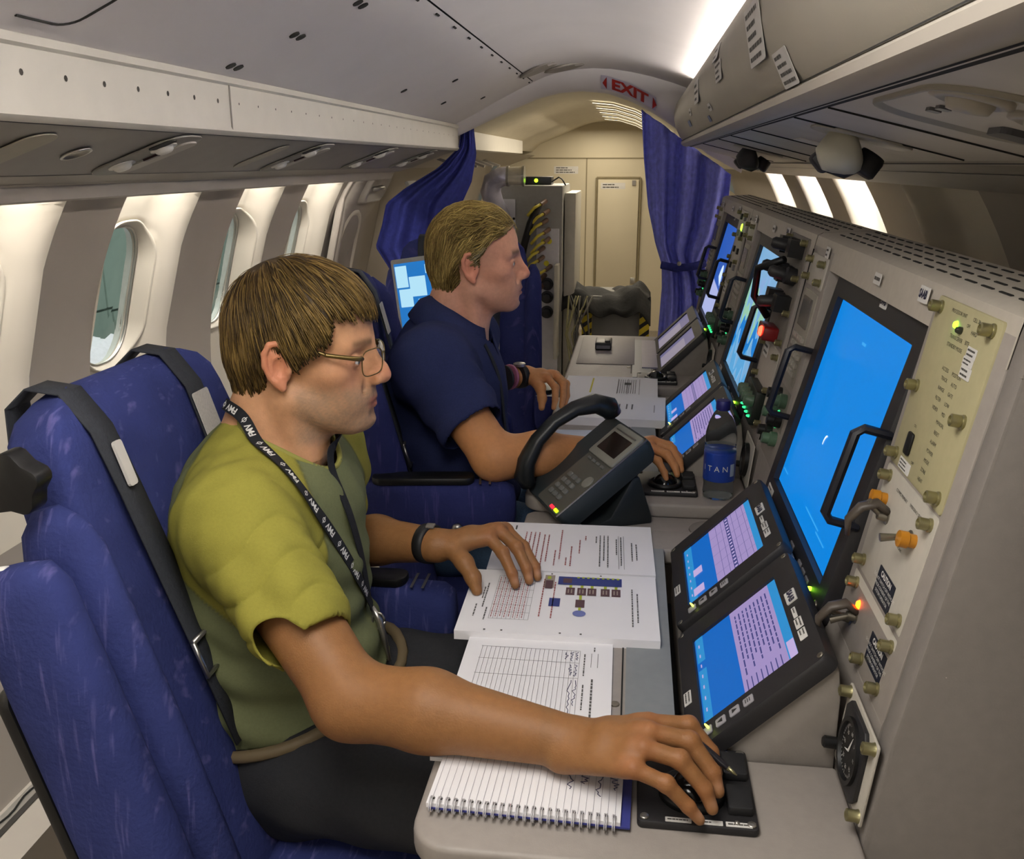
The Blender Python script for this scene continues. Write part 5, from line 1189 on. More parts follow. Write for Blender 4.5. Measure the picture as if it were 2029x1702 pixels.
def hand(f, wrist, kn, fingers, thumb, rad=1.0, nails=None):
    """kn: four knuckles index..little; fingers: joints after the knuckle; thumb: base, joint, joint, tip"""
    w_ = A(*wrist)
    for i, k in enumerate(kn):
        k = A(*k); a = w_ + (A(*kn[min(i, 3)]) - A(*kn[1])) * .45; f.cap(a, k, .0165 * rad, (.0120, .0122, .0115, .0105)[i] * rad, .014)
    for i in range(3): f.cap((A(*kn[i]) + w_) / 2, (A(*kn[i + 1]) + w_) / 2, .014 * rad, .0135 * rad, .012)
    for i in range(3): f.cap(A(*kn[i]) + (w_ - A(*kn[i])) * .12, A(*kn[i + 1]) + (w_ - A(*kn[i + 1])) * .12, .0105 * rad, .0100 * rad, .008)
    for i, (k, js) in enumerate(zip(kn, fingers)):
        P = [A(*k)] + [A(*j) for j in js]; s_ = (1, 1.03, .97, .85)[i] * rad; rr = [.0105, .0098, .0087, .0068]
        for j in range(len(P) - 1): f.cap(P[j], P[j + 1], rr[j] * s_, rr[j + 1] * s_, .0032)
        for j in (1,): f.ell(P[j], (.0105 * s_,) * 3, None, .004)
    P = [A(*p) for p in thumb]; f.chain(P, [.017 * rad, .0135 * rad, .0115 * rad, .0085 * rad], .010)
    return f
def person_skin(name, f, regions, parent, colfn, mat):
    Vs, Fs, n = [], [], 0
    for lo, hi, h in regions:
        V, F = surfnet(f, lo, hi, h); Vs.append(V); Fs.append(F + n); n += len(V)
    V = np.concatenate(Vs); F = np.concatenate(Fs); return mesh_obj(name, V, F, mat, parent, colfn(V))
m_skin = M('skin', 'b98a6a', .5, attr='tone', noise=(120, .07), bump=(420, .12), sss=.12, spec=.35)
def garment(name, f, lo, hi, h, keep, parent, mat, fold=None, col=None, solid=.003, rl=2):
    V, F = surfnet(f, lo, hi, h); V = relax(V, F, rl)
    if fold is not None:
        g_ = f.grad(V, .004); g_ /= np.linalg.norm(g_, axis=1)[:, None] + 1e-9; V = V + g_ * fold(V)[:, None]
    V, F = trim_mesh(V, F, keep, h); return mesh_obj(name, V, F, mat, parent, None if col is None else col(V), solid)
def seg_dist(P, a, b):
    a, b = A(*a), A(*b); ab = b - a; t = ((P - a) @ ab) / (ab @ ab); tc = np.clip(t, 0, 1); return np.linalg.norm(P - a - tc[:, None] * ab, axis=1), t
def ribbon(name, pts, nrm, w_, mat, parent, text_=None, tsize=.011, th=.0014, tmat=None):
    """woven strap along pts with given outward normals, optional repeated lettering"""
    pts = [Vector(p) for p in pts]; nr = [Vector(n_).normalized() for n_ in nrm]; k = len(pts); g = G(); S_ = []; s_ = 0
    cr = []
    for i in range(k):
        t = (pts[min(i + 1, k - 1)] - pts[max(i - 1, 0)]).normalized(); c = t.cross(nr[i]).normalized(); cr.append(c); S_.append(s_ if i == 0 else S_[-1] + (pts[i] - pts[i - 1]).length)
    ringv = [[pts[i] + cr[i] * a * w_ / 2 + nr[i] * b * th for a, b in ((-1, 0), (1, 0), (1, 1), (-1, 1))] for i in range(k)]; g.loft(ringv); o = g.obj(name, mat, parent, world=True)
    if text_:
        g = G(); L_ = S_[-1]; s0 = .012
        def at(s_, a):
            i = min(max(int(np.searchsorted(S_, s_)) - 1, 0), k - 2); t = (s_ - S_[i]) / max(S_[i + 1] - S_[i], 1e-6); return pts[i].lerp(pts[i + 1], t) + cr[i].lerp(cr[i + 1], t) * a + nr[i].lerp(nr[i + 1], t) * (th + .0004)
        V, F = text_geo(text_, tsize, 'LEFT', .0004); wl = max(v.x for v in V)
        while s0 + wl < L_:
            g.add([at(s0 + wl - v.x, v.y) for v in V], F)
            n = 12; c0 = s0 - wl - .022                    # small ring-and-stem mark in front of the letters
            for q in range(n):
                a0, a1 = 2 * math.pi * q / n, 2 * math.pi * (q + 1) / n; g.add([at(c0 + wl + .014 + r_ * math.cos(a), r_ * math.sin(a)) for r_, a in ((.0024, a0), (.0036, a0), (.0036, a1), (.0024, a1))], [(0, 1, 2, 3)])
            g.add([at(c0 + wl + .014 + x, y) for x, y in ((-.0005, -.0055), (.0005, -.0055), (.0005, .0055), (-.0005, .0055))], [(0, 1, 2, 3)])
            s0 += wl + .026
        g.obj('lettering', tmat or m_lblw, o, world=False, T=WM[parent.name].inverted() if parent is not None else None, fix=False)
    return o

# ---------------------------------------------------------------- man in the yellow-green shirt
P1 = thing('person', (-.5, 1.22, .45), 'seated man in a yellow-green and olive t-shirt with glasses, right hand on the trackball', 'person')
q1 = dict(nose=(.1285, -.022), mouth=-.0605, chin=.104, jaw=1.03, stubble='85725f', stub=.75, brow='7a5c40')
h1 = Head((-.468, 1.268, 1.117), 5, -1, q1)
SR, ER, WR = (-.503, 1.090, .928), (-.318, .955, .765), (-.052, .908, .763)
SL, EL, WL_ = (-.510, 1.400, .928), (-.50, 1.475, .735), (-.300, 1.385, .785)
f1 = Field(); h1.build(f1)
NB = (-.535, 1.245, .985)
f1.cap(h1.w((-.028, 0, -.02)), NB, .054, .060, .025).cap(h1.w((.008, 0, -.07)), (-.478, 1.25, .98), .034, .044, .018)
for y in (-1, 1): f1.cap(h1.w((-.02, y * .05, -.035)), (-.455, 1.25 + y * .025, .975), .014, .016, .02)
f1.cap((-.525, 1.245, .935), SR, .048, .054, .04).cap((-.525, 1.245, .935), SL, .048, .054, .04)
f1.cap(SR, ER, .056, .043, .02).cap(ER, (-.22, .937, .77), .046, .045, .02).cap((-.22, .937, .77), WR, .045, .0285, .02)
f1.cap(SL, EL, .056, .043, .02).cap(EL, (-.42, 1.44, .765), .044, .040, .02).cap((-.42, 1.44, .765), WL_, .040, .0275, .02)
f1.ell((-.53, 1.245, .84), (.095, .145, .14), None, .04).ell((-.53, 1.235, .68), (.105, .14, .14), None, .04)
# right hand on the ball
KR = [(.034, .906, .795), (.034, .880, .801), (.028, .858, .796), (.018, .840, .783)]
FR = [[(.078, .912, .792), (.102, .901, .768), (.108, .888, .752)], [(.077, .878, .795), (.101, .864, .769), (.107, .856, .752)], [(.066, .852, .790), (.092, .842, .764), (.100, .837, .745)], [(.052, .832, .774), (.075, .828, .752), (.087, .827, .738)]]
TH = [(-.010, .925, .765), (.028, .945, .757), (.058, .944, .748), (.080, .930, .744)]
hand(f1, WR, KR, FR, TH)
# left hand resting on the pages
KL = [(-.217, 1.392, .800), (-.204, 1.412, .806), (-.196, 1.430, .801), (-.194, 1.447, .792)]
FL = [[(-.192, 1.373, .783), (-.174, 1.352, .757), (-.168, 1.345, .741)], [(-.172, 1.392, .786), (-.153, 1.372, .758), (-.148, 1.364, .741)], [(-.163, 1.408, .780), (-.141, 1.388, .754), (-.136, 1.380, .740)], [(-.167, 1.424, .772), (-.146, 1.406, .750), (-.139, 1.399, .740)]]
TL1 = [(-.272, 1.372, .785), (-.250, 1.350, .772), (-.234, 1.334, .755), (-.226, 1.322, .739)]
hand(f1, WL_, KL, FL, TL1)
def col1(V):
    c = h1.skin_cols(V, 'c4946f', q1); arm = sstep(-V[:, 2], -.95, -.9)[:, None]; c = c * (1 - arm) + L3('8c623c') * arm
    kn = np.zeros(len(V))
    for K_ in (KR, KL):
        for k in K_: kn = np.maximum(kn, np.exp(-((V - A(*k)) ** 2).sum(1) / .00025))
    for Fg in (FR, FL):
        for js in Fg:
            for j in js[:2]: kn = np.maximum(kn, .8 * np.exp(-((V - A(*j)) ** 2).sum(1) / .00012))
            tip = A(*js[2]); dr = tip - A(*js[1]); nl = tip + A(0, 0, .0065) - dr * .05; m = np.exp(-((V - nl) ** 2).sum(1) / .00003)[:, None]; c = c * (1 - .6 * m) + L3('dba98c') * .6 * m
    kn = kn[:, None] * .35; c = c * (1 - kn) + L3('b0694a') * kn
    return c
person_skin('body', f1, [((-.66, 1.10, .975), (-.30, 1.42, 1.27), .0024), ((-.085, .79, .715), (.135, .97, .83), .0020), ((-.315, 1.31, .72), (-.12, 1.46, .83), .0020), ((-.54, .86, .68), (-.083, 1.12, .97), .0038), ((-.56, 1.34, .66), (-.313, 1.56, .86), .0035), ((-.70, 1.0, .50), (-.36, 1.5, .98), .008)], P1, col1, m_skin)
eyes(h1, P1)
# t-shirt
sf = Field().ell((-.527, 1.245, .865), (.138, .180, .150), None, .04).ell((-.535, 1.24, .72), (.150, .180, .17), None, .06).ell((-.505, 1.23, .60), (.158, .178, .12), None, .06)
sf.cap((-.525, 1.245, .942), SR, .068, .075, .05).cap((-.525, 1.245, .942), SL, .068, .075, .05).cap(h1.w((-.045, 0, -.10)), (-.525, 1.245, .95), .056, .078, .04)
sf.cap(SR, (-.398, 1.004, .838), .074, .0625, .018).cap(SL, (-.508, 1.445, .84), .080, .072, .04)
ARM_R = (A(*ER) - A(*SR)) / np.linalg.norm(A(*ER) - A(*SR)); SE = A(*SR) + ARM_R * .195
ARM_L = (A(*EL) - A(*SL)) / np.linalg.norm(A(*EL) - A(*SL)); SE2 = A(*SL) + ARM_L * .17
nkc, nkn = A(-.495, 1.247, .980), A(.42, 0, .91)
def keep1(P):
    dR, tR = seg_dist(P, SR, ER); dL, tL = seg_dist(P, SL, EL)
    cut = np.full(len(P), .5)
    a = -(P - SE) @ ARM_R; a = np.where((dR < .115) & (P[:, 1] < 1.072), a, .5); b = -(P - SE2) @ ARM_L; b = np.where((dL < .10) & (P[:, 1] > 1.40), b, .5)
    r = np.linalg.norm(np.cross(P - nkc, nkn), axis=1) - .078; nk = np.maximum(r, .92 - P[:, 2])
    hem = P[:, 2] - (.605 + .20 * (P[:, 0] + .53))
    return np.minimum(np.minimum(a, b), np.minimum(nk, hem))
def fold1(P):
    x, y, z = P.T; d, t = seg_dist(P, SR, ER)
    s1 = np.sin((z + .35 * x) * 95 + 1.5 * np.sin(x * 22)) * .0060 * sstep(z, .86, .70)              # belly creases
    ph_ = (P @ A(.62, -.25, -.74)) * 62 + 1.6 * np.sin(P @ A(.3, .8, -.3) * 34); s2 = -.0055 * (1 - np.abs(np.sin(ph_))) ** 3 * np.exp(-((t - .42) / .34) ** 2) * sstep(d, .13, .10) * sstep(x, -.56, -.47) * sstep(-((P - SE) @ ARM_R), .004, .04)
    s3 = np.sin((P @ A(.75, .2, .63)) * 90 + 3 * y) * .0055 * np.exp(-(((x + .42) / .06) ** 2 + ((z - .86) / .09) ** 2))
    return s1 + s2 + s3 + .0018 * fbm(P, 60, 5)
def tone1(P):
    dR, tR = seg_dist(P, SR, SE); dN, tN = seg_dist(P, (-.53, 1.20, .99), SR); dL, tL = seg_dist(P, SL, SE2); dM, tM = seg_dist(P, (-.53, 1.29, .99), SL)
    s_ = np.minimum(np.minimum(dR - (.100 + .016 * np.clip(tR, 0, 1)), dN - (.060 + .045 * np.clip(tN, 0, 1))), np.minimum(dL - .10, dM - (.05 + .045 * np.clip(tM, 0, 1)))); m = sstep(s_, .0012, -.0012)[:, None]
    seam = np.exp(-(s_ / .0022) ** 2)[:, None] * .35; c = L3('6c7150') * (1 - m) + L3('8f8a3c') * m
    nk = np.exp(-((np.linalg.norm(np.cross(P - nkc, nkn), axis=1) - .086) / .009) ** 2)[:, None] * .0
    return c * (1 - seam)
garment('t_shirt', sf, (-.74, .95, .52), (-.28, 1.62, 1.07), .0045, keep1, P1, M('shirt_cotton', '8f9240', .85, attr='tone', noise=(300, .06), bump=(700, .15), spec=.2), fold1, tone1, .0025)
e1_ = np.cross(nkn, A(0, 1, 0)); e1_ /= np.linalg.norm(e1_); e2_ = np.cross(nkn, e1_); e2_ /= np.linalg.norm(e2_); nkr = []
for a in np.linspace(0, 2 * math.pi, 61):
    ss = np.linspace(.09, -.09, 181); Q = nkc + .0795 * (e1_ * math.cos(a) + e2_ * math.sin(a)) + nkn / np.linalg.norm(nkn) * ss[:, None]; v = sf(Q); i = int(np.argmax(v < 0)); nkr.append(tuple(Q[max(i, 0)]))
nkr = np.array(nkr[:-1])
for _ in range(12): nkr = (np.roll(nkr, 1, 0) + 2 * nkr + np.roll(nkr, -1, 0)) / 4
nkr = [tuple(p) for p in sf.project(nkr, .001, 3)]; nkr.append(nkr[0])
g = G(); g.tube(nkr, .0042, 8, cap=False); g.obj('collar_band', M('collar_olive', '8f8c45', .85, bump=(700, .2)), P1, smooth=True, world=True)
# trousers and belt, shoes
tf = Field().ell((-.49, 1.23, .555), (.155, .178, .105), None, .05).cap((-.47, 1.12, .545), (-.06, 1.05, .555), .094, .072, .05).cap((-.47, 1.34, .545), (-.04, 1.36, .555), .094, .072, .05)
tf.cap((-.06, 1.05, .555), (-.02, 1.06, .14), .066, .05, .03).cap((-.04, 1.36, .555), (-.02, 1.36, .14), .066, .05, .03)
def fold2(P): return .004 * np.sin(P @ A(.8, .5, .2) * 70 + 2 * np.sin(P @ A(.1, 1, .6) * 30)) * sstep(P[:, 0], -.15, -.45) + .002 * fbm(P, 40, 9)
garment('trousers', tf, (-.70, .92, .05), (.08, 1.46, .70), .008, lambda P: np.minimum(.612 - P[:, 2] + .20 * (P[:, 0] + .53), P[:, 2] - .10), P1, M('trouser_charcoal', '25262a', .85, noise=(200, .12), bump=(500, .2)), fold2, None, .003)
bp = tf.project([( -.5 + .17 * math.cos(a), 1.23 + .19 * math.sin(a), .604 + .20 * (.03 + .17 * math.cos(a))) for a in np.linspace(-math.pi, math.pi, 49)], .004); g = G(); g.tube([tuple(p) for p in bp], .010, 6, flat=.9); g.obj('belt', M('belt_brown', '6a5c44', .6), P1, smooth=True, world=True)
for y in (1.06, 1.36):
    sh = Field().cap((-.04, y, .05), (.10, y, .035), .045, .036, .03).cap((-.04, y, .09), (-.02, y, .13), .045, .045, .03); V, F = surfnet(sh, (-.12, y - .08, -.02), (.17, y + .08, .2), .008); V[:, 2] = np.maximum(V[:, 2], .003); mesh_obj('shoe', V, F, m_black, P1)
# hair
def line1(x, y, z):
    # fringe low over the forehead, sides to the ears, long at the nape
    front = (.034 + .018 * np.clip((y - .035) / .03, -1, 1)) ; side = np.where(x > .028, .052 - .9 * (.062 - x), np.where(x > -.002, .006 + 1.5 * np.maximum(x - .012, 0), np.where(x > -.034, .030, -.022 + .55 * (x + .034))))
    lim = np.where(x > .062, .074 + .10 * np.clip(y - .02, 0, 1), side); return z - lim
def flow1(p, t, r, cl, ph):
    d = p - A(-.045, 0, .135); v = d.copy(); v[:, 2] -= .05 + .05 * t; v[:, 0] += .025 * sstep(p[:, 2], .03, .11) + .012; v[:, 1] += .012 * cl + .010 * np.sin(ph + 5 * t) + .012 * cl; v[:, 0] += .012 * np.cos(ph + 4 * t) + .010 * np.sin(cl * 3); return v
st1 = dict(line=line1, flow=flow1, lift=.007, over=.007, w=.0012, arch=.55, len=lambda p, r: np.where(p[:, 0] > .035, .062, np.where(p[:, 2] > .05, .075, .045)) * r.uniform(.6, 1.15, len(p)), seg=9)
hair('brown_hair', h1, P1, st1, ('33240f', '8a6f3a', 'a89058'), 5600, .009, 11)
# glasses
gl = thing('eyeglasses', tuple(h1.w((.1, 0, .01))), 'thin bronze framed eyeglasses on the man in the yellow-green shirt', 'glasses')
m_br = M('frame_bronze', '6b5a34', .3, .7)
for y in (-1, 1):
    loop = [h1.w((.1185 - .40 * (yy - .009), y * yy, zz)) for yy, zz in [(.0335 + .0245 * math.copysign(abs(math.cos(a)) ** .6, math.cos(a)), .002 + .0185 * math.copysign(abs(math.sin(a)) ** .6, math.sin(a))) for a in np.linspace(0, 2 * math.pi, 33)]]
    g = G(); g.tube([tuple(p) for p in loop], .0009, 6, cap=False); g.obj('rim', m_br, gl, smooth=True, world=True)
    g = G(); g.add([tuple(p) for p in loop[:-1]], [tuple(range(32))]); g.obj('lens', M('lens_glass', 'ffffff', .02, trans=1., ior=1.02), gl, world=True)
    g = G(); g.tube([tuple(h1.w(p)) for p in ((.0995, y * .0575, .011), (.096, y * .0680, .013), (.085, y * .0735, .015), (.055, y * .0765, .0185), (.045, y * .078, .0225), (.010, y * .0815, .026), (-.012, y * .082, .024), (-.022, y * .083, .010))], [.0030, .0034, .0032, .0030, .0024, .0018, .0017, .0015], 8, flat=1.0); g.obj('temple_arm', m_br, gl, smooth=True, world=True)
g = G(); g.tube([tuple(h1.w(p)) for p in ((.1180, -.010, .009), (.1195, 0, .012), (.1180, .010, .009))], .0011, 6); g.obj('bridge', m_br, gl, smooth=True, world=True)
# lanyard with lettering, laid on the shirt
ly = thing('lanyard', (-.40, 1.22, .80), 'black lanyard with white lettering round the neck of the near man', 'lanyard')
m_ly = M('lanyard_black', '15171c', .8, bump=(600, .2))
both = Field(); both.p = sf.p + f1.cull(A(-.62, 1.1, .95), A(-.38, 1.4, 1.06)).p
def lay(ctrl, n=40, off=.0045):
    c = np.array(ctrl, float); t = np.linspace(0, len(c) - 1, n); P = np.stack([np.interp(t, np.arange(len(c)), c[:, i]) for i in range(3)], 1)
    for _ in range(6): P[1:-1] = (P[:-2] + 2 * P[1:-1] + P[2:]) / 4
    P = both.project(P, off, 10); 
    for _ in range(3): P[1:-1] = (P[:-2] + 2 * P[1:-1] + P[2:]) / 4
    g_ = both.grad(P, .006); return P, g_
pn, nn_ = lay([(-.558, 1.222, 1.052), (-.531, 1.191, 1.05), (-.501, 1.16, 1.025), (-.465, 1.137, 1.005), (-.432, 1.126, .977), (-.414, 1.137, .938), (-.404, 1.155, .903), (-.393, 1.173, .866), (-.385, 1.199, .82), (-.378, 1.232, .773), (-.372, 1.261, .733)], 70, .006)
ribbon('strap', pn, nn_, .0165, m_ly, ly, 'FMV', .0125)
pn2, nn2 = lay([(-.56, 1.285, 1.03), (-.52, 1.31, 1.01), (-.475, 1.295, .985), (-.437, 1.24, .985), (-.415, 1.215, .957), (-.400, 1.21, .92), (-.388, 1.215, .876), (-.381, 1.232, .824), (-.372, 1.261, .733)], 60, .0045)
ribbon('strap', pn2, nn2, .0165, m_ly, ly)
e_ = Vector(pn[-1]); g = G(); g.tube([e_ + Vector(p) for p in ((0, 0, 0), (.012, -.004, -.02), (.018, -.006, -.045), (.026, -.008, -.085))], [.004, .006, .005, .003], 8); g.obj('metal_clip', m_buck, ly, smooth=True, world=True)
g = G(); g.tube([e_ + Vector((.010 + .010 * math.cos(a), -.003, -.022 + .014 * math.sin(a))) for a in np.linspace(0, 6.28, 16)], .0018, 6); g.obj('ring', m_buck, ly, smooth=True, world=True)
# wristband
def band(name, a, b, r, t, mat, label, cat, n=24):
    a, b = Vector(a), Vector(b); d = (b - a).normalized(); T = frame(a, d.orthogonal(), d.cross(d.orthogonal())); g = G(); g.lathe([(r, -t), (r + .003, -t), (r + .0038, 0), (r + .003, t), (r, t)], n, T); return tag(g.obj(name, mat, smooth=True), label, cat)
wb1 = band('wristband', (-.318, 1.394, .783), WL_, .0295, .0095, M('band_black', '1a1a1c', .55), 'black rubber wristband on the left wrist of the near man', 'wristband')
g = G(); g.box((-.3135, 1.392, .8155), (.014, .016, .004)); g.obj('band_face', M('band_grey', '6b6660', .4), wb1, bevel=.001)
# pen between the fingers
pe = thing('pen', (.118, .884, .755), 'dark pen held between the fingers over the trackball pad', 'pen')
pa_, pb_ = Vector((.128, .876, .759)), Vector((.030, .925, .812)); dd = (pb_ - pa_).normalized()
g = G(); g.tube([pa_ + dd * t for t in (.012, .02, .04, .070, .072)], [.0028, .0042, .0046, .0044, .003], 10); g.obj('barrel', M('pen_black', '232126', .3), pe, smooth=2, world=True)
g = G(); g.tube([pa_, pa_ + dd * .004, pa_ + dd * .012], [.0006, .0018, .0028], 8); g.obj('tip', m_fast, pe, smooth=True, world=True)

# ---------------------------------------------------------------- man in the navy polo
P2 = thing('person', (-.42, 2.12, .45), 'seated man in a navy polo shirt with swept-back fair hair', 'person')
q2 = dict(nose=(.1265, -.024), mouth=-.0620, chin=.098, jaw=.98, stubble='a5826e', stub=.3, brow='7d5f42')
h2 = Head((-.363, 2.142, 1.157), 11, 3, q2)
SR2, ER2, WR2 = (-.423, 1.942, .957), (-.272, 1.830, .795), (-.020, 1.960, .775)
SL2, EL2, WL2 = (-.423, 2.312, .957), (-.44, 2.47, .80), (-.285, 2.525, .815)
f2 = Field(); h2.build(f2); NB2 = (-.433, 2.122, 1.010)
f2.cap(h2.w((-.028, 0, -.02)), NB2, .055, .060, .025).cap(h2.w((.008, 0, -.07)), (-.378, 2.127, .985), .035, .044, .018)
for y in (-1, 1): f2.cap(h2.w((-.02, y * .05, -.035)), (-.350, 2.122 + y * .025, .982), .013, .014, .02)
f2.cap((-.433, 2.122, .965), SR2, .050, .056, .04).cap((-.433, 2.122, .965), SL2, .050, .056, .04)
f2.cap(SR2, ER2, .056, .046, .02).cap(ER2, (-.18, 1.875, .795), .047, .045, .02).cap((-.18, 1.875, .795), WR2, .045, .029, .02)
f2.cap(SL2, EL2, .056, .044, .02).cap(EL2, WL2, .042, .028, .02).ell((-.43, 2.12, .83), (.11, .16, .19), None, .04).ell((-.43, 2.12, .64), (.12, .155, .17), None, .04)
KR2 = [(.055, 2.005, .793), (.056, 1.980, .797), (.050, 1.957, .792), (.040, 1.937, .782)]
FR2 = [[(.092, 2.000, .783), (.112, 1.982, .765), (.118, 1.970, .752)], [(.097, 1.966, .786), (.112, 1.940, .765), (.116, 1.925, .753)], [(.086, 1.938, .782), (.103, 1.914, .763), (.107, 1.902, .750)], [(.066, 1.915, .775), (.080, 1.897, .755), (.084, 1.888, .743)]]
hand(f2, WR2, KR2, FR2, [(.015, 1.985, .772), (.045, 2.018, .765), (.072, 2.018, .757), (.092, 2.005, .750)])
KL2 = [(-.222, 2.488, .818), (-.208, 2.512, .823), (-.203, 2.533, .818), (-.205, 2.552, .808)]
FL2 = [[(-.198, 2.452, .800), (-.196, 2.430, .772), (-.199, 2.420, .752)], [(-.178, 2.478, .806), (-.176, 2.452, .775), (-.180, 2.440, .752)], [(-.172, 2.502, .800), (-.168, 2.478, .772), (-.172, 2.466, .752)], [(-.178, 2.530, .790), (-.172, 2.508, .768), (-.175, 2.497, .752)]]
hand(f2, WL2, KL2, FL2, [(-.262, 2.500, .810), (-.240, 2.465, .795), (-.232, 2.440, .772), (-.232, 2.425, .750)])
def col2(V):
    c = h2.skin_cols(V, 'd6a086', q2); arm = sstep(-V[:, 2], -.95, -.9)[:, None]; c = c * (1 - arm) + L3('bd8557') * arm; kn = np.zeros(len(V))
    for K_ in (KR2, KL2):
        for k in K_: kn = np.maximum(kn, np.exp(-((V - A(*k)) ** 2).sum(1) / .00025))
    kn = kn[:, None] * .3; return c * (1 - kn) + L3('b0694a') * kn
person_skin('body', f2, [((-.52, 1.98, .995), (-.21, 2.31, 1.32), .0028), ((-.03, 1.87, .72), (.14, 2.04, .83), .0025), ((-.31, 2.40, .73), (-.15, 2.58, .85), .0025), ((-.50, 1.75, .71), (-.028, 2.03, .97), .005), ((-.53, 2.30, .72), (-.305, 2.57, .92), .005), ((-.60, 1.85, .5), (-.26, 2.42, 1.0), .010)], P2, col2, m_skin)
eyes(h2, P2)
sf2 = Field().ell((-.433, 2.122, .87), (.143, .188, .17), None, .04).ell((-.433, 2.122, .71), (.150, .183, .17), None, .06).ell((-.42, 2.122, .60), (.158, .18, .12), None, .06)
sf2.cap((-.433, 2.122, .962), SR2, .078, .082, .05).cap((-.433, 2.122, .962), SL2, .078, .082, .05).cap(h2.w((-.045, 0, -.10)), (-.43, 2.122, .962), .060, .09, .04)
sf2.cap(SR2, (-.330, 1.873, .857), .082, .070, .04).cap(SL2, (-.434, 2.42, .85), .080, .068, .04)
AR2 = (A(*ER2) - A(*SR2)) / np.linalg.norm(A(*ER2) - A(*SR2)); SEB = A(*SR2) + AR2 * .165; AL2 = (A(*EL2) - A(*SL2)) / np.linalg.norm(A(*EL2) - A(*SL2)); SEC = A(*SL2) + AL2 * .16
nk2, nn2_ = A(-.392, 2.126, 1.018), A(.50, .05, .866)
def keep2(P):
    dR, _ = seg_dist(P, SR2, ER2); dL, _ = seg_dist(P, SL2, EL2)
    a = np.where((dR < .12) & (P[:, 1] < 1.97), -(P - SEB) @ AR2, .5); b = np.where((dL < .10) & (P[:, 1] > 2.36), -(P - SEC) @ AL2, .5)
    r = np.linalg.norm(np.cross(P - nk2, nn2_), axis=1) - .080; nk = np.maximum(r, .95 - P[:, 2])
    vneck = np.where((P[:, 0] > -.39) & (P[:, 2] > .935), np.abs(P[:, 1] - 2.13) - .45 * (P[:, 2] - .935), .5)
    return np.minimum(np.minimum(np.minimum(a, b), np.minimum(nk, P[:, 2] - .58)), vneck)
def fold3(P): return .004 * np.sin(P @ A(.5, .3, .8) * 75 + 2 * np.sin(P @ A(.9, .1, .2) * 22)) * sstep(P[:, 2], .92, .72) + .003 * np.sin(P @ AR2 * 100 + 2 * np.sin(P @ A(.2, .9, .3) * 40)) * (P[:, 1] < 2.0) * sstep(P[:, 2], 1.03, .93) + .0012 * fbm(P, 50, 3)
m_navy = M('polo_navy', '2a3156', .9, noise=(300, .1), bump=(800, .25), spec=.15)
garment('polo_shirt', sf2, (-.62, 1.76, .53), (-.22, 2.56, 1.12), .0055, keep2, P2, m_navy, fold3, None, .003)
both2 = Field(); both2.p = sf2.p + [f2.p[-1]]; neck2 = Field().cap(h2.w((-.03, 0, -.04)), NB2, .062, .072, .02).cap(h2.w((.0, 0, -.08)), (-.36, 1.99, 1.02), .05, .066, .03)
g = G()                                                 # folded collar: stand plus fall
ax = A(.42, .05, .9); ax /= np.linalg.norm(ax); ex_ = np.cross(A(0, 1, 0), ax); ey_ = np.cross(ax, ex_); cc_ = A(-.400, 2.126, 1.038)
ringc = lambda rx_, ry_, dz, drop=0: [Vector(cc_ + ex_ * rx_ * math.cos(a) + ey_ * ry_ * math.sin(a) + ax * (dz - drop * sm((math.cos(a) + .2) / 1.2))) for a in np.linspace(math.radians(28), math.radians(332), 36)]
g.loft([ringc(.076, .078, -.02), ringc(.072, .074, .016, .01), ringc(.078, .080, .022, .012), ringc(.098, .100, .000, .016), ringc(.108, .124, -.040, .030)], cap=False, closed=False); g.obj('collar', m_navy, P2, smooth=True, world=True, solid=.003)
tf2 = Field().ell((-.42, 2.122, .555), (.155, .178, .105), None, .05).cap((-.40, 2.0, .545), (.0, 1.95, .56), .092, .072, .05).cap((-.40, 2.23, .545), (.0, 2.25, .56), .092, .072, .05).cap((.0, 1.95, .56), (.03, 1.95, .14), .066, .05, .03).cap((.0, 2.25, .56), (.03, 2.25, .14), .066, .05, .03)
garment('jeans', tf2, (-.62, 1.80, .05), (.15, 2.40, .70), .009, lambda P: np.minimum(.625 - P[:, 2] + .10 * (P[:, 0] + .4), P[:, 2] - .10), P2, M('denim_blue', '3c5470', .85, noise=(250, .2), bump=(500, .25)), lambda P: .003 * np.sin(P @ A(.8, .5, .2) * 70), None, .003)
for y in (1.95, 2.25):
    sh = Field().cap((.03, y, .05), (.17, y, .035), .045, .036, .03).cap((.03, y, .09), (.05, y, .13), .045, .045, .03); V, F = surfnet(sh, (-.05, y - .08, -.02), (.24, y + .08, .2), .008); V[:, 2] = np.maximum(V[:, 2], .003); mesh_obj('shoe', V, F, m_black, P2)
def line2(x, y, z):
    lim = np.where(x > .045, .082 - .25 * np.clip(y - .03, 0, 1) + .12 * np.clip(x - .06, 0, 1), np.where(x > .012, .028 + 1.7 * np.maximum(x - .018, 0), np.where(x > -.002, .002, np.where(x > -.034, .030, -.025 + .5 * (x + .034))))); return z - lim
def flow2(p, t, r, cl, ph):
    x, y, z = p.T; top = sstep(z, .06, .11); back = sstep(x, -.02, -.08); v = np.stack([-1 + .7 * back, .35 * np.sign(y) * top * np.abs(y) / .07, -.15 - 1.1 * (1 - top) * (.55 + .6 * back) - .5 * back], 1)
    v[:, 2] += .55 * np.sin(9 * t + ph * .4 + 3 * cl); v[:, 1] += .45 * np.cos(8 * t + 2.5 * cl + ph * .3); return v
st2 = dict(line=line2, flow=flow2, lift=.008, over=.012, w=.0014, arch=.7, len=lambda p, r: np.where(p[:, 2] > .05, .085, np.where(p[:, 0] > -.01, .03, .05)) * r.uniform(.6, 1.15, len(p)), seg=10, grey=lambda p: sstep(p[:, 0], -.005, .03) * sstep(p[:, 2], .07, .03) * .9)
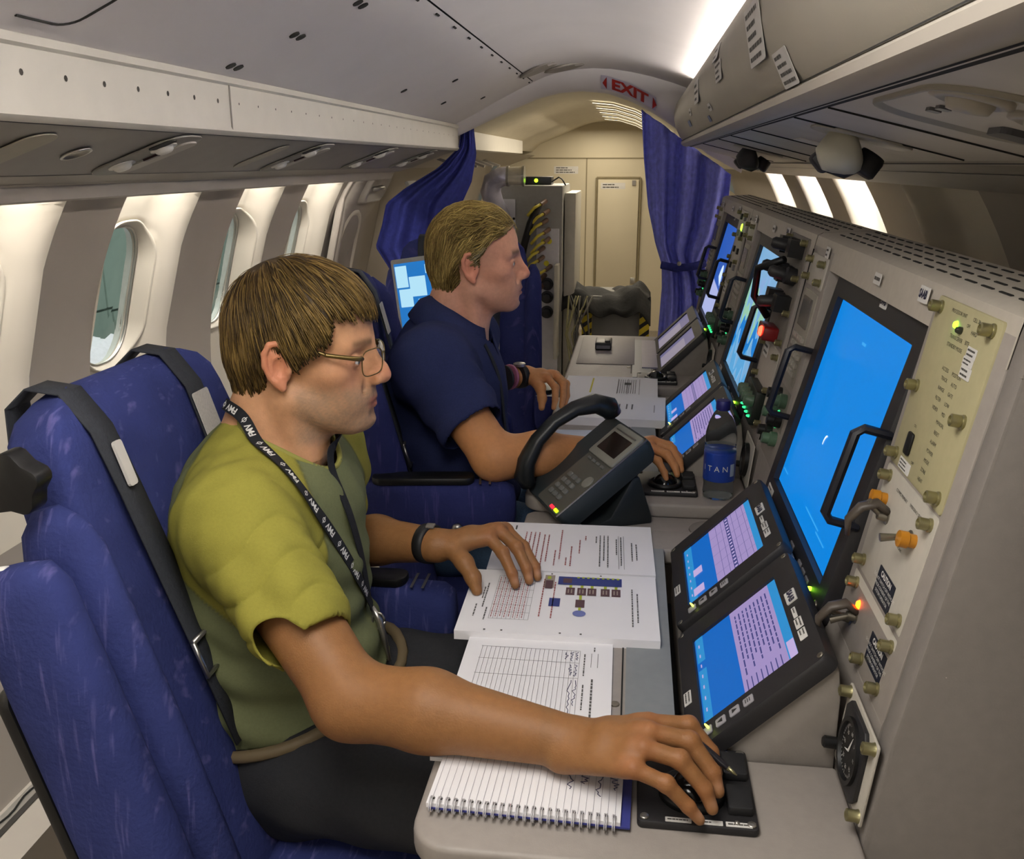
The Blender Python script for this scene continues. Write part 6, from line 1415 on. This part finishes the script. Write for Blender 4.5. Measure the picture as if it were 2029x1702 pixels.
hair('fair_hair', h2, P2, st2, ('5d4a20', 'b39c5a', 'a39a86'), 5200, .007, 21)
# lanyard, watch and bracelets
l2 = thing('lanyard', (-.285, 2.07, .82), 'thin black lanyard hanging on the navy polo shirt', 'lanyard')
both = Field(); both.p = sf2.p
pn, nn_ = lay([(-.335, 2.06, .985), (-.30, 2.065, .92), (-.285, 2.075, .84), (-.28, 2.09, .76)], 24); ribbon('strap', pn, nn_, .014, m_ly, l2)
wt = band('wristwatch', (-.300, 2.508, .816), WL2, .030, .008, M('watch_black', '17171a', .5), 'dark wristwatch with steel case on the left wrist of the man in the navy polo', 'watch')
g = G(); g.lathe([(.017, 0), (.017, .007), (.014, .009), (.001, .009)], 20, frame((-.302, 2.504, .846), (1, 0, 0), (0, 1, 0))); g.obj('watch_case', m_buck, wt, smooth=2)
for i, (c_, nm) in enumerate((('b06a8a', 'pink'), ('2c2c30', 'black'))): band('bracelet', (-.325 - .012 * i, 2.478 - .014 * i, .820), WL2, .0315, .003, M('bracelet_' + nm, c_, .6), nm + ' thin bracelet above the wristwatch', 'bracelet')
# ================================================================ things on the desks
ZD = .718
m_paper = M('paper_white', 'e6e5e8', .8, noise=(8, .02)); m_inkb = M('print_black', '5d5b5a', .8); m_inkr = M('print_red', 'a05c5c', .8)
def ink_rect(g, T, x0, x1, y0, y1, m=0, h=.0003): g.add([T @ Vector((x, y, h)) for x, y in ((x0, y0), (x1, y0), (x1, y1), (x0, y1))], [(0, 1, 2, 3)], m)
def ink_words(g, T, x0, x1, y, hh, r_, m=0):
    hh *= .62
    x = x0
    while x < x1 - .002:
        l = min(r_.uniform(.003, .009), x1 - x); ink_rect(g, T, x, x + l, y - hh / 2, y + hh / 2, m); x += l + .0018
def sheet(name, T, w_, h_, th, mat, parent, curl=0., sag=0., nx=14, ny=8):
    g = G()
    def top(u, v): x = -w_ / 2 + w_ * u; y = -h_ / 2 + h_ * v; return Vector((x, y, th + curl * (max(0, v - .8) / .2) ** 2 + sag * math.sin(v * math.pi)))
    V = []; 
    g.grid(lambda u, v: T @ top(u, v), nx, ny); g.grid(lambda u, v: T @ Vector((-w_ / 2 + w_ * u, -h_ / 2 + h_ * v, max(0, top(u, v).z - th))), nx, ny)
    for e in range(4):
        def side(u, v):
            uu, vv_ = ((u, 0), (u, 1), (0, u), (1, u))[e]; p = top(uu, vv_); q = Vector((p.x, p.y, max(0, p.z - th))); return T @ (q + (p - q) * v)
        g.grid(side, nx, 1)
    return g.obj(name, mat, parent, smooth=2, world=True)
# page frames: text runs along -Y (reader sits at the left looking at the consoles): local x = -Y, local y = +X
def page_T(xc, yc, z, a=0): return TR(xc, yc, z) @ RZ(-90 + a)
bd = thing('open_binder', (-.09, 1.43, ZD), 'open stack of printed pages with a block diagram under the left hand', 'documents')
T2 = page_T(-.0935, 1.312, ZD, 1.0); sheet('page_stack', T2, .214, .297, .014, m_paper, bd, 0)
T1 = page_T(-.0895, 1.545, ZD, 1.5); sheet('page_stack', T1, .214, .283, .008, m_paper, bd, 0)
TT = T1 @ TR(0, 0, .0085); r_ = random.Random(2); g = G()
for i, (y, a, b, m) in enumerate(((.112, -.02, .05, 0), (.104, -.025, .055, 0), (.085, -.05, .075, 0), (.077, -.04, .03, 0), (.062, -.055, .085, 0), (.055, -.055, .06, 0), (.048, -.055, .085, 0), (.041, -.05, -.02, 0), (.022, -.05, -.03, 1), (.012, -.03, .03, 1), (-.002, .0, .085, 1), (-.010, .05, .085, 1), (-.022, -.075, .06, 1), (-.030, .02, .085, 1), (-.045, -.05, .07, 1), (-.053, -.05, .085, 1), (-.063, -.06, .07, 1), (-.071, -.06, .08, 1), (-.079, -.06, .07, 1), (-.087, -.06, .06, 1))):
    ink_words(g, TT, a, b, y, .0035, r_, m)
ink_rect(g, TT, -.055, .09, .0895, .0902); ink_rect(g, TT, -.055, .09, .0805, .0812)
ink_rect(g, TT, -.03, .03, -.120, -.117); ink_rect(g, TT, -.09, -.07, -.11, -.107)
g.obj('printed_text', [m_inkb, m_inkr], bd, world=True, fix=False)['kind'] = 'stuff'
TT = T2 @ TR(0, 0, .0145); g = G()
for y, a, b, m in ((.118, -.04, .06, 0), (.110, -.055, .07, 0), (-.012, -.07, .055, 1), (-.030, -.08, .055, 1), (-.122, -.04, .0, 0), (-.128, .02, .06, 0), (-.118, -.055, .03, 0), (-.111, .03, .07, 0)): ink_words(g, TT, a, b, y, .0033, r_, m)
for i in range(10): ink_rect(g, TT, -.085, .065, -.045 - .0066 * i, -.0446 - .0066 * i)
for x in (-.085, -.062, -.036, -.01, .018, .042, .0645): ink_rect(g, TT, x, x + .0006, -.1045, -.045)
for i in range(8): ink_words(g, TT, -.08, .06, -.055 - .0066 * i, .002, r_, 1)
for x, y in ((-.1, .06), (-.1, -.02), (.1, .035), (.1, .005), (.1, -.08), (.1, -.105)): ink_rect(g, TT, x - .002, x + .002, y - .0015, y + .0015)
g.obj('printed_text', [m_inkb, m_inkr], bd, world=True, fix=False)['kind'] = 'stuff'
g = G(); NV, BR, GN, LB = 0, 1, 2, 3
ink_rect(g, TT, -.092, -.062, -.008, .094, NV); ink_rect(g, TT, -.085, -.068, .0, .014, BR, .0005)
for i in range(9): ink_rect(g, TT, -.0925, -.087, .022 + .008 * i, .026 + .008 * i, GN, .0006)
for y in (.013, .031, .047, .068, .085): ink_rect(g, TT, -.052, -.026, y - .007, y + .007, BR); ink_rect(g, TT, -.061, -.052, y - .0022, y + .0022, GN); ink_rect(g, TT, -.046, -.032, y - .004, y - .002, 4, .0005); ink_rect(g, TT, -.046, -.032, y + .001, y + .003, 4, .0005)
ink_rect(g, TT, -.010, .016, .023, .037, BR); ink_rect(g, TT, -.026, -.01, .028, .032, GN); ink_rect(g, TT, .016, .026, .028, .032, GN); ink_rect(g, TT, -.012, .016, -.018, -.001, NV)
ink_rect(g, TT, -.095, -.048, -.030, -.014, 4); ink_rect(g, TT, -.075, -.045, -.028, -.016, BR, .0005); ink_rect(g, TT, -.09, -.08, -.026, -.02, GN, .0006)
n = 20; g.add([TT @ Vector((.036 + .010 * math.cos(2 * math.pi * i / n), .030 + .010 * math.sin(2 * math.pi * i / n), .0004)) for i in range(n)], [tuple(range(n))], LB)
g.obj('block_diagram', [M('print_navy', '353f7d', .8), M('print_brown', '5b4247', .8), M('print_lime', 'a6b23a', .8), M('print_blue', '6f78b0', .8), M('print_tan', '9c9086', .8)], bd, world=True, fix=False)['kind'] = 'stuff'
# log sheet
ls = thing('log_sheet', (-.11, 1.07, ZD), 'ruled log form with a few handwritten entries beside the open pages', 'form')
T = page_T(-.112, 1.062, ZD, .6); sheet('paper', T, .29, .207, .005, m_paper, ls)
TT = T @ TR(0, 0, .0054); g = G()
for i in range(23): ink_rect(g, TT, -.118, .13, .058 - .0063 * i, .0584 - .0063 * i)
for x in (-.118, -.085, -.045, .12): ink_rect(g, TT, x, x + .0006, -.082, .058)
ink_words(g, TT, -.13, -.118, .078, .003, r_); ink_rect(g, TT, -.113, -.075, .083, .0836); ink_rect(g, TT, -.113, -.075, .074, .0746); ink_words(g, TT, -.045, .09, .077, .0042, r_); ink_words(g, TT, -.11, -.05, .065, .003, r_); ink_words(g, TT, -.03, .03, .0655, .003, r_)
g.obj('printed_text', m_inkb, ls, world=True, fix=False)['kind'] = 'stuff'
def scribble(g, T, x0, y0, w_, h_, seed, th=.0005):
    rr_ = random.Random(seed); pts = [(x0 + w_ * i / 14, y0 + h_ * rr_.uniform(-.5, .5), 0) for i in range(15)]; g.tube([T @ Vector(p) for p in pts], th, 4)
g = G()
for i, (x, y, w_) in enumerate(((-.115, .054, .022), (-.08, .054, .03), (-.115, .047, .025), (-.08, .047, .028), (-.112, .040, .018), (-.04, .0545, .06), (-.04, .048, .09))): scribble(g, TT, x, y, w_, .005, i)
g.obj('handwriting', M('pen_ink', '4b4a66', .7), ls, world=True)['kind'] = 'stuff'
# spiral notebook (rings at the near edge)
nb = thing('spiral_notebook', (-.09, .90, ZD + .005), 'lined spiral notebook with handwriting nearest the camera', 'notebook')
T = TR(-.0945, .894, ZD + .0055) @ RZ(-1.5)
sheet('back_cover', T @ TR(.006, .004, -.001), .214, .146, .002, M('cover_navy', '3a3f86', .5), nb); sheet('pages', T @ TR(0, .0035, 0), .206, .143, .0055, m_paper, nb); TT = T @ TR(0, 0, .0059)
g = G()
for i in range(26): ink_rect(g, TT, -.098 + .0078 * i, -.0976 + .0078 * i, -.062, .072)
g.obj('ruled_lines', M('rule_grey', '8f8e98', .8), nb, world=True, fix=False)['kind'] = 'stuff'
g = G()
for i, (x, y, l) in enumerate(((.045, -.002, .05), (.062, -.006, .035), (.078, -.01, .05), (.094, -.012, .035))):
    rr_ = random.Random(i); pts = [(x + .005 * rr_.uniform(-1, 1), y + .03 - l * k / 14, 0) for k in range(15)]; g.tube([TT @ Vector(p) for p in pts], .0006, 4)
g.obj('handwriting', M('pen_ink'), nb, world=True)['kind'] = 'stuff'
m_wire = M('wire_white', 'c9c8cc', .35, .3)
ring = None
for i in range(24):
    x = -.097 + .0084 * i
    for q in (-.001, .001):
        if ring is None:
            g = G(); g.tube([TT @ Vector((x + q, -.0685 - .0092 * math.cos(a), -.0005 + .0068 * math.sin(a))) for a in np.linspace(math.pi * 1.0, -math.pi * .75, 14)], .00075, 5); ring = g.obj('wire_loop', m_wire, nb, smooth=True, world=True); x0_ = x + q
        else:
            c = ring.copy(); COL.objects.link(c); c.parent = nb; dv = (RZ(-1.5) @ Vector((x + q - x0_, 0, 0))); c.location = dv
    
hole_ = None
for i in range(24):
    if hole_ is None: g = G(); g.lathe([(.0022, 0), (.0001, .0001)], 8, TT @ TR(-.097, -.0595, .0002)); hole_ = g.obj('punch_hole', m_dark, nb, world=True)
    else: c = hole_.copy(); COL.objects.link(c); c.parent = nb; c.location = RZ(-1.5) @ Vector((.0084 * i, 0, 0))
# pages of the second man
b2 = thing('page_stack', (-.06, 2.6, ZD), 'curled printed pages in front of the man in the navy polo', 'documents')
T = page_T(-.045, 2.50, ZD, -2); sheet('lower_pages', T, .25, .29, .022, m_paper, b2); TT = T @ TR(0, 0, .0225); g = G()
for y in (-.02, .0, .02, .04, .055): ink_words(g, TT, -.03, .02 + .1 * abs(y), y, .006, r_)
ink_words(g, TT, -.03, .05, .115, .003, r_); g.obj('printed_text', m_inkb, b2, world=True, fix=False)['kind'] = 'stuff'
T = page_T(-.055, 2.77, ZD, -1); sheet('upper_pages', T, .26, .28, .016, m_paper, b2, .0); TT = T @ TR(0, 0, .0165); g = G()
for y in (.02, .05, .085): ink_rect(g, TT, -.1, .1, y, y + .0012)
for i in range(9): ink_words(g, TT, -.09, .09, .022 + .0065 * i, .003, r_)
ink_rect(g, TT, -.1, .09, -.06, -.055, 1, .0004); ink_rect(g, TT, -.05, -.02, .04, .06, 0); g.obj('printed_text', [m_inkb, M('highlight_yellow', 'c9c04a', .8)], b2, world=True, fix=False)['kind'] = 'stuff'
T = page_T(-.07, 2.24, ZD, 3); tag(sheet('loose_sheet', T, .18, .24, .0012, M('paper_bluish', 'c3cbd8', .8), None), 'loose bluish sheet lying between the phone and the curled pages', 'paper')
# desk telephone on the bridge shelf
ph = thing('desk_phone', (-.08, 1.78, .694), 'dark desk phone with handset, grey screen frame and tilted stand', 'telephone')
m_ph = M('phone_graphite', '2e363a', .42, noise=(300, .06)); m_phg = M('phone_grey', '84847c', .4); m_phk = M('phone_key', '6a6c6a', .5)
# face plane: rises toward +X;  local x = -Y (user's right), local y up the slope
PR = TR(-.083, 1.79, 0) @ RZ(24) @ TR(.083, -1.79, 0); TP = PR @ frame((-.083, 1.790, .802), (0, -1, 0), (.80, 0, .60)) 
W2, H2 = .098, .118
g = G(); o_ = rrect(.196, .236, .014, 4)
RR = lambda L, z, sx=1, sy=1: [TP @ Vector((a * sx, b * sy, z)) for a, b in L]
g.loft([RR(o_, -.045, .93, .9), RR(o_, -.035, .97, .96), RR(o_, -.010, 1, 1), RR(o_, .0, .985, .985)]); body = g.obj('body', m_ph, ph, smooth=2, world=True)
g = G(); g.prism(rrect(.118, .226, .008, 3, .034, .0), 0, .0025, TP); g.obj('face_plate', M('phone_plate', '55554f', .45), body, world=True)
g = G(); g.prism(rrect(.118, .085, .006, 3, .034, .068), .0024, .008, TP); fr = g.obj('screen_frame', m_phg, body, bevel=.002, world=True)
g = G(); g.prism(rrect(.088, .048, .002, 2, .034, .066), .008, .0086, TP); g.obj('lcd', M('lcd_dark', '2a221f', .15), fr, world=True)
g = G(); g.box((0, 0, 0), (.002, .23, .003)); g.obj('chrome_line', m_buck, body, T=TP @ TR(.0945, 0, .002), world=True)
g = G(); g.box((0, 0, 0), (.09, .003, .002)); g.obj('chrome_line', m_buck, body, T=TP @ TR(.034, .0975, .009), world=True)
for i in range(4):
    for j in range(3):
        g = G(); g.prism(rrect(.017, .011, .003, 2), .002, .006, TP @ TR(.0 + .022 * j, -.035 - .0165 * i, 0)); g.obj('key', m_phk, body, bevel=.001, world=True)
for i in range(4):
    g = G(); g.prism(rrect(.014, .006, .002, 2), .002, .006, TP @ TR(0 + .022 * i, .016, 0)); g.obj('soft_key', m_phk, body, bevel=.001, world=True)
g = G(); g.lathe([(.014, .002), (.013, .005), (.001, .006)], 16, TP @ TR(.072, -.025, 0)); g.obj('navigation_pad', m_phg, body, smooth=2, world=True)
for (x, c_, y) in ((.055, 'ff2a3a', -.107), (.078, 'c8ff20', -.107)):
    g = G(); g.prism(rrect(.016, .007, .003, 3), .002, .005, TP @ TR(x, y, 0)); g.obj('lit_button', E('pb_' + c_, c_, 1.3), body, world=True)
pts = [TP @ Vector(p) for p in ((-.066, -.112, .014), (-.066, -.108, .035), (-.066, -.085, .058), (-.066, -.04, .078), (-.066, .01, .085), (-.066, .06, .078), (-.066, .10, .058), (-.066, .118, .030), (-.066, .116, .014))]
g = G(); g.tube(pts, [.020, .026, .024, .019, .018, .020, .026, .029, .024], 14, flat=.8); hs = g.obj('handset', M('handset_black', '191d20', .36), ph, smooth=True, world=True)
g = G(); g.prism(rrect(.03, .018, .004, 3), 0, .003, TP @ TR(.075, -.03, -.022) @ RY(90)); g.obj('side_button', m_ph, body, bevel=.001, world=True)
g = G(); g.prism([(-.05, 0), (.09, 0), (.09, .012), (.06, .10), (.045, .10), (.0, .02)], -.085, .085, PR @ frame((-.06, 1.79, .694), (1, 0, 0), (0, 0, 1))); g.obj('stand', M('phone_stand', '1f2426', .5), ph, bevel=.004, world=True)
g = G(); n = 90; g.tube([(-.185 + .006 * math.cos(i * .9) - .01 * i / n, 1.86 + .006 * math.sin(i * .9), .70 + .075 * i / n) for i in range(n)], .0022, 5); g.obj('coiled_cord', m_black, ph, smooth=True, world=True)
# water bottle
bo = thing('water_bottle', (.188, 1.862, ZD), 'clear plastic water bottle with blue label on the middle desk', 'bottle')
T = TR(.190, 1.868, ZD)
m_pet = M('bottle_plastic', 'f6fafd', .05, trans=1., ior=1.04); m_wat = M('bottle_water', 'eaf4fa', .02, trans=1., ior=1.06)
prof = [(.022, .004), (.030, .0015), (.032, .010), (.0305, .028), (.032, .040), (.032, .100), (.0315, .118), (.0322, .125), (.031, .14), (.026, .160), (.018, .178), (.0125, .186), (.0125, .192)]
g = G(); g.lathe([(.0001, .004)] + prof, 36, T); g.obj('shell', m_pet, bo, smooth=True, world=True)
g = G(); g.lathe([(.0001, .005), (.028, .005), (.0305, .012), (.029, .028), (.0305, .04), (.0305, .112), (.0001, .112)], 28, T); g.obj('water', m_wat, bo, smooth=2, world=True)
g = G(); g.lathe([(.0135, .186), (.0145, .188), (.0145, .204), (.013, .206), (.0001, .206)], 24, T); g.obj('cap', M('cap_navy', '24246a', .4), bo, smooth=2, world=True)
g = G(); g.lathe([(.0326, .040), (.0327, .041), (.0327, .099), (.0326, .100)], 48, T); lb_ = g.obj('label', M('label_blue', '1f3f9c', .35), bo, smooth=True, world=True)
g = G(); R_ = .0331
def wrap(x, z, ang): a = ang + x / R_; return T @ Vector((R_ * math.cos(a), R_ * math.sin(a), z))
A0 = math.radians(-103)
for s_, off in (('I', -.030), ('T', -.016), ('A', -.0005), ('N', .0165)):
    V, F = text_geo(s_, .0165, 'CENTER', .0); g.add([wrap(off + v.x, .068 + v.y, A0) for v in V], F)
g.obj('lettering', m_lblw, lb_, fix=False, world=True)
g = G(); V = [wrap(x, z, A0) for z in (.052, .078) for x in (.028, .032, .036, .04)]; g.add(V, [(0, 1, 5, 4), (1, 2, 6, 5), (2, 3, 7, 6)]); g.obj('info_block', M('info_grey', '9fb0cc', .5), lb_, fix=False, world=True)
# hand-held radio on the far desk
ra = thing('black_radio', (-.10, 3.45, ZD + .003), 'small black radio lying on the farthest desk', 'radio')
g = G(); g.box((-.10, 3.45, ZD + .018), (.06, .12, .028)); g.obj('case', m_black, ra, bevel=.005, world=True)
g = G(); g.box((-.10, 3.389, ZD + .016), (.05, .003, .012)); g.obj('label', M('key_grey'), ra, world=True)
g = G(); g.box((-.085, 3.43, ZD + .034), (.02, .05, .006)); g.obj('clip', M('knob_charcoal'), ra, bevel=.002, world=True)
# black bag and strap on the ledge at the left wall
bg_ = thing('black_bag', (-1.13, 1.75, .14), 'dark bag lying against the left wall behind the near seat', 'bag')
g = G(); g.loft([[Vector((-1.125 + .05 * k * math.copysign(abs(math.cos(a)) ** .7, math.cos(a)), 1.85 + .17 * k * math.copysign(abs(math.sin(a)) ** .7, math.sin(a)), z)) for a in [2 * math.pi * i / 20 for i in range(20)]] for z, k in ((.14, .8), (.16, 1), (.24, 1.02), (.30, .85), (.32, .4))]); g.obj('bag_body', M('bag_black', '1c1b1d', .8, bump=(40, .5)), bg_, smooth=True, world=True)
g = G(); g.tube([(-1.12, 1.72, .30), (-1.09, 1.75, .37), (-1.10, 1.85, .39), (-1.12, 1.97, .30)], .012, 8, flat=.4); g.obj('bag_strap', m_strap, bg_, smooth=True, world=True)
